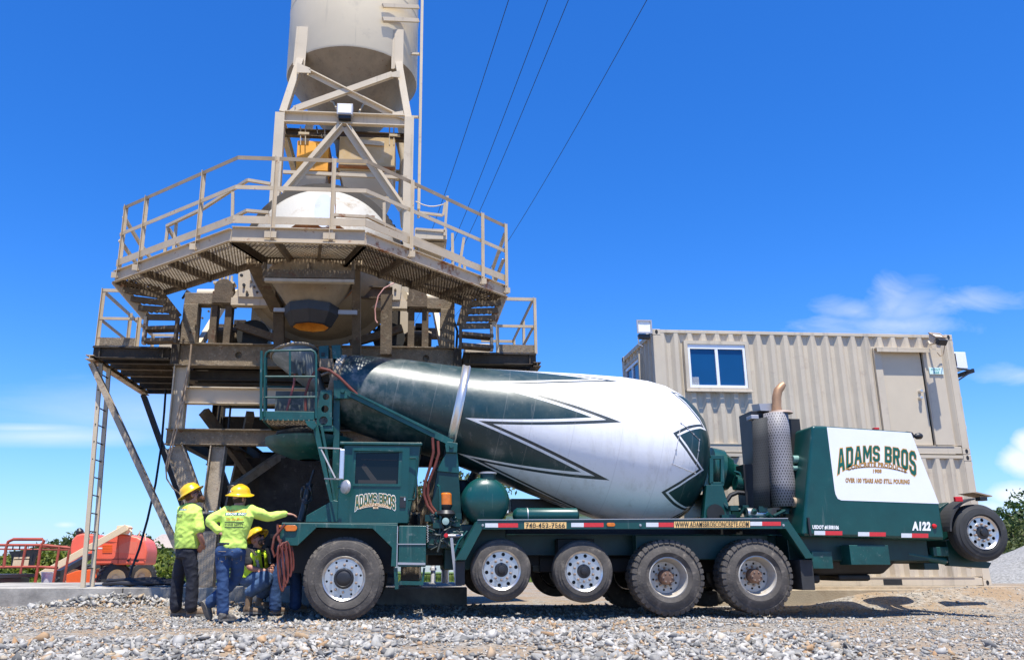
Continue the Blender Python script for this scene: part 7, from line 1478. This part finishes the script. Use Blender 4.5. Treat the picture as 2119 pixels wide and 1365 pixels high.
def project(obj):
    me = obj.data; t = BVHTree.FromPolygons([v.co[:] for v in me.vertices], [tuple(q.vertices) for q in me.polygons]); o = V3((0, 0, CAMH))
    def f(u, v, lift=.004):
        d = V3(ray(u, v)).normalized(); h = t.ray_cast(o, d); return (h[0] - d * lift) if h[0] else o + d * 12.4
    return f
def shirt_print(p, sh, L, big):
    pr = project(sh)
    def quadfn(u0, u1, v0, v1, sk=0, lift=.004): return lambda a, b: pr(u0 + (u1 - u0) * a + sk * b, v1 + (v0 - v1) * b, lift)
    def strip(u0, u1, v0, v1, m, name, sk=0, lift=.003):
        f = quadfn(u0, u1, v0, v1, sk, lift); mb = MB(); n = 10
        for i in range(n): mb.quad(f(i / n, 0), f((i + 1) / n, 0), f((i + 1) / n, 1), f(i / n, 1))
        mb.build(name, m, sh, smooth=0, recalc=False)
    strip(*L['band'], M.ink, 'print_band', 1.2)
    text('print', 'ADAMS', quadfn(*L['top'], 1.2), M.oprint, sh, .03); text('print', 'BROS INC', quadfn(*L['bandt'], 1.0, .006), M.winkn, sh, .02)
    text('print', '"On the Move"', quadfn(*L['script'], 1.0), M.oprint if big else M.kink, sh, .01, .3); text('print', 'THINK SAFETY', quadfn(*L['safe']), M.kink, sh, .02)
    for k in ('l1', 'l2'): strip(*L[k], M.kink, 'print_line')
M.oprint = mat('orange print', (.80, .36, .04), .6, var=.1)
# --- person 1: navy trousers, looking up to the right
Y1 = 12.8
def J(u, v, Y): return px(u, v, Y)
hc = J(399, 1025, Y1); p1 = Flesh(); f1, s1, u1 = head(p1, hc, (.80, .28, .52), (-.45, 0, .9))
Fd = V3((.88, .47, 0)); Sd = V3((.47, -.88, 0)); Uz = V3((0, 0, 1))                                    # body forward, right side
nk = J(395, 1040, Y1); ch = J(392, 1062, Y1); wa = J(389, 1105, Y1); pe = J(387, 1133, Y1); shR = J(402, 1056, Y1) + Sd * .10; shL = J(384, 1054, Y1) - Sd * .13
elR = J(413, 1104, Y1 - .16); wrR = J(420, 1124, Y1 - .10); elL = wa - Sd * .34 + Fd * .02; wrL = wa - Sd * .24 + Fd * .18 - Uz * .05
p1.limb([hc - u1 * .06 - f1 * .03, nk - Uz * .02], [.062, .068]); p1.loft([(nk - Uz * .05, Sd * .13, Fd * .08), (ch, Sd * .19, Fd * .12), (wa, Sd * .17, Fd * .13), (pe, Sd * .16, Fd * .12)])
p1.limb([shR, elR, wrR], [.055, .046, .032]); hand(p1, wrR, J(412, 1139, Y1 - .06) - wrR, Fd - Uz * .2, -Sd, .35); p1.limb([shL, elL, wrL], [.055, .043, .030]); hand(p1, wrL, Fd * .3 + Sd * .6 - Uz * .5, Uz, -Fd, .5)
kn = [J(368, 1196, Y1 + .12), J(398, 1194, Y1 - .06)]; an = [J(363, 1258, Y1 + .12), J(395, 1259, Y1 - .06)]; hp_ = [pe - Sd * .09, pe + Sd * .09]
for h_, k_, a_ in zip(hp_, kn, an): p1.limb([h_, k_, a_], [.08, .055, .04])
P1 = p1.build('person', M.skin2, None, .0085, 2); tag(P1, 'standing worker in lime short sleeved T-shirt and navy trousers, looking up', 'person', 'workers by the truck')
F_ = Flesh(); F_.loft([(nk - Uz * .005, Sd * .085, Fd * .075), (nk - Uz * .06 - Fd * .01, Sd * .19, Fd * .115), (ch, Sd * .245, Fd * .165), (ch.lerp(wa, .5), Sd * .235, Fd * .175), (wa, Sd * .225, Fd * .185), (pe + Uz * .03, Sd * .215, Fd * .175), (pe - Uz * .01, Sd * .21, Fd * .17)], 28, 2.2)
F_.limb([shR - Uz * .01, shR.lerp(elR, .5), shR.lerp(elR, .80)], [.090, .084, .086]); F_.limb([shL, shL.lerp(elL, .5), shL.lerp(elL, .8)], [.090, .082, .082]); s_1 = F_.build('shirt', M.lime, P1, .010, 3, .010, (6, 6, 9), 1)
F_ = Flesh(); F_.loft([(pe + Uz * .03, Sd * .185, Fd * .145), (pe - Uz * .06, Sd * .195, Fd * .15), (pe - Uz * .14, Sd * .19, Fd * .14)], 24)
for h_, k_, a_ in zip(hp_, kn, an): F_.limb([h_ - Uz * .05, k_, a_ + Uz * .015], [.115, .090, .086], 18)
F_.build('trousers', M.navy, P1, .010, 4, .010, (5, 5, 7), 2)
for a_, t_ in zip(an, ((378, 1268), (415, 1270))):
    h_ = V3((a_.x - .06, a_.y, float(gz(a_.x, a_.y)) + .035)); boot(P1, h_, h_ + V3((.27, .10, 0)), a_ + Uz * .04, M.boot)
hat(P1, hc + u1 * .050 - f1 * .005, f1, u1); shades(P1, hc, f1, s1, u1)
F_ = Flesh(); F_.ell(hc - u1 * .075 + f1 * .055, s1 * .066, f1 * .058, u1 * .062); F_.ell(hc - u1 * .11 + f1 * .085, s1 * .045, f1 * .045, u1 * .05); F_.build('beard', M.beard, P1, .008, 2, .006, (40, 40, 40)); F_ = Flesh(); F_.ell(hc - f1 * .03 + u1 * .01, s1 * .081, f1 * .085, u1 * .085); F_.build('hair', M.beard, P1, .008, 2)
shirt_print(P1, s_1, dict(top=(374, 387.5, 1046.5, 1051.5), band=(369.5, 385.5, 1051.8, 1055.6), bandt=(370.5, 385, 1052.3, 1055.1), script=(368, 380, 1057.4, 1060.6), safe=(364.6, 377.6, 1064.6, 1069), l1=(365, 378.5, 1062.8, 1063.3), l2=(364, 377.5, 1070, 1070.5)), False)
# --- person 2: back to the camera, one hand on the hip, the other on the fender
Y2 = 11.72
hc = J(496, 1031, Y2 + .02); p2 = Flesh(); f2, s2, u2 = head(p2, hc, (.55, .82, .12), (.05, -.1, 1))
Fd = V3((.10, .99, 0)); Sd = V3((.99, -.10, 0))
nk = J(493, 1046, Y2); ch = J(491, 1068, Y2); wa = J(484, 1112, Y2); pe = J(477, 1136, Y2); shL = J(468, 1058, Y2); shR = J(519, 1056, Y2 + .02)
elL = J(434, 1078, Y2 - .02); wrL = J(451, 1098, Y2 - .06); elR = J(556, 1069, Y2 + .16); wrR = J(590, 1078, Y2 + .30); wrR.z = max(wrR.z, 1.415)
p2.limb([hc - u2 * .06, nk - Uz * .02], [.062, .066]); p2.loft([(nk - Uz * .05, Sd * .13, Fd * .08), (ch, Sd * .18, Fd * .11), (wa, Sd * .155, Fd * .11), (pe, Sd * .16, Fd * .12)])
p2.limb([shL, elL, wrL], [.055, .045, .031]); hand(p2, wrL, V3((.9, .1, -.35)), V3((.1, .5, .8)), V3((.2, .6, -.4)), .55); p2.limb([shR, elR, wrR], [.055, .045, .031]); hand(p2, wrR, V3((.97, .18, -.10)), V3((0, .9, .1)), V3((0, 0, -1)), .30)
hpL, hpR = pe - Sd * .10, pe + Sd * .10; knL, anL = J(461, 1199, Y2 - .02), J(461, 1262, Y2 - .02); knR, anR = J(487, 1197, Y2 + .16), J(434, 1246, Y2 + .22)
p2.limb([hpL, knL, anL], [.08, .055, .04]); p2.limb([hpR, knR, anR], [.08, .055, .04])
P2 = p2.build('person', M.skin, None, .0085, 2); tag(P2, 'worker seen from behind in lime long sleeves and jeans, hand on the fender', 'person', 'workers by the truck')
F_ = Flesh(); F_.loft([(nk + Uz * .005, Sd * .08, Fd * .075), (nk - Uz * .055, Sd * .17, Fd * .105), (ch, Sd * .225, Fd * .145), (ch.lerp(wa, .55), Sd * .20, Fd * .14), (wa, Sd * .172, Fd * .13), (pe + Uz * .05 + Sd * .03, Sd * .185, Fd * .145), (pe + Uz * .01 + Sd * .04, Sd * .18, Fd * .14)], 28, 2.2)
F_.limb([shL + Sd * .02, shL.lerp(elL, .5), elL, elL.lerp(wrL, .6), wrL], [.085, .075, .068, .055, .046]); F_.limb([shR - Sd * .02, shR.lerp(elR, .5), elR, elR.lerp(wrR, .6), wrR - (wrR - elR).normalized() * .01], [.088, .078, .066, .054, .044]); s_2 = F_.build('shirt', M.lime, P2, .010, 3, .009, (7, 7, 10), 4)
F_ = Flesh(); F_.loft([(pe + Uz * .07, Sd * .165, Fd * .13), (pe, Sd * .178, Fd * .14), (pe - Uz * .09, Sd * .175, Fd * .14)], 24)
F_.limb([hpL - Uz * .03, knL, anL - Uz * .02], [.108, .080, .080], 18); F_.limb([hpR - Uz * .03, knR, anR], [.108, .080, .078], 18); F_.ell(hpL - Fd * .07 - Uz * .04, Sd * .085, Fd * .07, Uz * .09); F_.ell(hpR - Fd * .07 - Uz * .04, Sd * .085, Fd * .07, Uz * .09)
tr2 = F_.build('trousers', M.denim, P2, .010, 4, .009, (6, 6, 9), 6)
F_ = Flesh(); F_.loft([(pe + Uz * .05, Sd * .176, Fd * .142), (pe + Uz * .088, Sd * .172, Fd * .138)], 24); F_.build('belt', M.black, P2, .010, 2)
pr = project(tr2); mb = MB()
for u0, u1, v0, v1 in ((452, 467, 1140, 1162), (480, 499, 1140, 1164)):
    q = [pr(u0 + (u1 - u0) * a, v0 + (v1 - v0) * b, .003) for a, b in ((0, 0), (1, 0), (1, .75), (.5, 1), (0, .75))]; mb.tube(q, .0025, 5, closed=True)
mb.build('pocket_stitching', mat('stitching', (.35, .25, .12), .8), tr2)
gzL = float(gz(anL.x, anL.y)) + .035; h_ = V3((anL.x - .02, anL.y - .08, gzL)); boot(P2, h_, h_ + V3((.15, .23, 0)), anL + Uz * .03, M.bootg)
toe = J(431, 1280, Y2 + .25); hl = J(418, 1244, Y2 + .16); boot(P2, hl, hl + (toe - hl).normalized() * .28, anR + V3((.02, .01, .02)), M.bootg, (.6, .75, .2))
hat(P2, hc + u2 * .048, f2, u2, True); F_ = Flesh(); F_.ell(hc - f2 * .015 + u2 * .005, s2 * .080, f2 * .090, u2 * .085); F_.build('hair', mat('short dark hair', (.05, .032, .02), .9, bump=.5, bscale=90), P2, .008, 2)
shirt_print(P2, s_2, dict(top=(468, 510, 1053.5, 1059.6), band=(465.5, 509.5, 1059.8, 1065.6), bandt=(467.5, 508.5, 1060.6, 1064.9), script=(467, 506, 1069.6, 1076), safe=(465.6, 503, 1082.4, 1087.6), l1=(464.7, 505, 1079, 1080.6), l2=(464.7, 503.8, 1089.2, 1090.8)), True)
# --- person 3: crouching in front of the pad
Y3 = 13.3
hc = J(533, 1116, Y3); p3 = Flesh(); f3, s3, u3 = head(p3, hc, (.72, -.42, .50), (-.35, .2, .9))
nk = J(532, 1132, Y3 + .03); ch = J(534, 1150, Y3 + .03); wa = J(527, 1184, Y3 + .06); Fd = V3((.80, -.55, 0)); Sd = V3((-.55, -.80, 0))
shR, shL = J(515, 1142, Y3 - .04), J(556, 1139, Y3 + .14); elR, wrR = J(516, 1172, Y3 - .16), J(548, 1181, Y3 - .26); elL, wrL = J(566, 1168, Y3 + .05), J(556, 1182, Y3 - .22)
p3.limb([hc - u3 * .06, nk - Uz * .02], [.062, .068]); p3.loft([(nk - Uz * .05, Sd * .13, Fd * .08), (ch, Sd * .18, Fd * .11), (wa, Sd * .16, Fd * .12)])
p3.limb([shR, elR, wrR], [.055, .045, .031]); hand(p3, wrR, V3((.9, -.2, -.1)), V3((.2, -.1, .9)), V3((0, .8, -.3)), .6); p3.limb([shL, elL, wrL], [.055, .043, .030]); hand(p3, wrL, V3((-.6, -.4, -.2)), V3((0, -.2, .9)), V3((0, .8, -.3)), .6)
pe = J(520, 1198, Y3 + .10); knR, anR = J(553, 1196, Y3 - .34), J(517, 1228, Y3 - .22); knL, anL = J(572, 1206, Y3 + .02), J(540, 1232, Y3 + .16)
p3.limb([pe + Sd * .08, knR, anR], [.08, .055, .04]); p3.limb([pe - Sd * .08, knL, anL], [.08, .055, .04])
P3 = p3.build('person', M.skin2, None, .0085, 2); tag(P3, 'crouching worker in a hi-vis vest over a black T-shirt, wearing jeans and sunglasses', 'person', 'workers by the truck')
F_ = Flesh(); F_.loft([(nk, Sd * .085, Fd * .075), (nk - Uz * .05, Sd * .17, Fd * .105), (ch, Sd * .205, Fd * .135), (wa, Sd * .19, Fd * .145)], 24); F_.limb([shR, shR.lerp(elR, .75)], [.088, .074]); F_.limb([shL, shL.lerp(elL, .75)], [.088, .074]); F_.build('shirt', M.blackc, P3, .010, 3, .007)
F_ = Flesh(); F_.loft([(nk - Uz * .03 - Fd * .02, Sd * .135, Fd * .11), (ch + Uz * .04, Sd * .195, Fd * .145), (ch, Sd * .212, Fd * .158), (wa, Sd * .215, Fd * .172), (wa - Uz * .07, Sd * .225, Fd * .18)], 28, 2.3); v3 = F_.build('vest', M.vest, P3, .010, 3, .006)
pr = project(v3)
for pts, wd_ in ((((520, 1135), (529, 1147), (532, 1160), (535, 1173)), 5.5), (((551, 1133), (556, 1147), (558, 1165)), 5)):
    for off, w_, m_, li in ((0, wd_ + 2.4, M.blackc, .003), (.0, wd_, M.silver, .006)):
        mb = MB(); q = [(pr(a - w_ / 2, b, li), pr(a + w_ / 2, b, li)) for a, b in pts]
        for (a, b), (c, d) in zip(q, q[1:]): mb.quad(a, b, d, c)
        mb.build('vest_strip', m_, v3, smooth=0, recalc=False)
mb = MB(); q = [(pr(538.5 + k * .9, 1134 + k * 6.5, .005), pr(546 + k * .2, 1134 + k * 6.5, .005)) for k in range(7)]
for (a, b), (c, d) in zip(q, q[1:]): mb.quad(a, b, d, c)
mb.build('vest_opening', M.blackc, v3, smooth=0, recalc=False)
F_ = Flesh(); F_.ell(pe, Sd * .19, Fd * .17, Uz * .13); F_.limb([pe + Sd * .08, knR, anR + Uz * .02], [.125, .098, .082], 18); F_.limb([pe - Sd * .08, knL, anL + Uz * .02], [.12, .095, .082], 18); F_.build('trousers', M.denimd, P3, .010, 4, .008, (7, 7, 9), 9)
for a_, d_ in ((anR, V3((.26, -.08, 0))), (anL, V3((.24, -.1, 0)))): g_ = float(gz(a_.x, a_.y)) + .035; h_ = V3((a_.x - .07, a_.y, g_)); boot(P3, h_, h_ + d_, a_ + Uz * .06, M.boot)
hat(P3, hc + u3 * .050, f3, u3); shades(P3, hc, f3, s3, u3)
F_ = Flesh(); F_.ell(hc - u3 * .07 + f3 * .045, s3 * .064, f3 * .056, u3 * .055); F_.build('beard', mat('dark stubble', (.10, .055, .035), .9, bump=.6, bscale=100), P3, .008, 2, .004, (40, 40, 40))
# --- person 4: legs behind the hose, bent forward under the truck's nose
Y4 = 13.15
pe = V3((px(596, 1128, Y4).x, Y4, .98)); Fd = V3((.80, .6, 0)); Sd = V3((.6, -.8, 0)); p4 = Flesh(); ch = pe + V3((.34, .26, .02)); nk = pe + V3((.50, .38, -.04)); hc = pe + V3((.62, .46, -.06))
f4, s4, u4 = head(p4, hc, (.6, .45, -.5), (.6, .45, .6)); p4.limb([hc - u4 * .05, nk], [.06, .065]); p4.loft([(nk, Sd * .13, Uz * .08), (ch, Sd * .18, Uz * .11), (pe + Fd * .05, Sd * .16, Uz * .12)])
knL, anL = J(572, 1200, Y4 - .08), J(570, 1256, Y4 - .10); knR, anR = J(612, 1198, Y4 + .12), J(611, 1252, Y4 + .14)
for h_, k_, a_ in ((pe + Sd * .09, knL, anL), (pe - Sd * .09, knR, anR)): p4.limb([h_, k_, a_], [.08, .055, .04])
for q in (1, -1):
    sh_ = ch + Sd * .2 * q + Fd * .08; el = sh_ + V3((.15, .1, -.24)); wr_ = el + V3((.16, .1, -.12)); p4.limb([sh_, el, wr_], [.052, .044, .031]); hand(p4, wr_, V3((.7, .5, -.4)), V3((0, 0, 1)), -Sd * q, .5)
P4 = p4.build('person', M.skin, None, .0085, 2); tag(P4, 'worker bending under the truck nose, only blue jeans showing behind the red hose', 'person', 'workers by the truck')
F_ = Flesh(); F_.loft([(nk, Sd * .10, Uz * .09), (nk.lerp(ch, .4), Sd * .19, Uz * .12), (ch, Sd * .21, Uz * .14), (pe + Fd * .12, Sd * .19, Uz * .14), (pe + Fd * .03, Sd * .185, Uz * .135)], 24)
for q in (1, -1): sh_ = ch + Sd * .2 * q + Fd * .08; F_.limb([sh_ - Sd * .03 * q, sh_ + V3((.10, .07, -.16))], [.085, .07])
F_.build('shirt', M.lime, P4, .011, 3, .008)
F_ = Flesh(); F_.ell(pe, Sd * .185, Fd * .15, Uz * .14); F_.limb([pe + Sd * .09, knL, anL], [.12, .092, .088], 18); F_.limb([pe - Sd * .09, knR, anR], [.12, .092, .088], 18); F_.build('trousers', M.denim, P4, .010, 4, .008, (6, 6, 9), 12)
for a_ in (anL, anR): g_ = float(gz(a_.x, a_.y)) + .035; h_ = V3((a_.x - .06, a_.y - .03, g_)); boot(P4, h_, h_ + V3((.22, .15, 0)), a_ + Uz * .04, M.boot)
hat(P4, hc + u4 * .05, f4, u4)
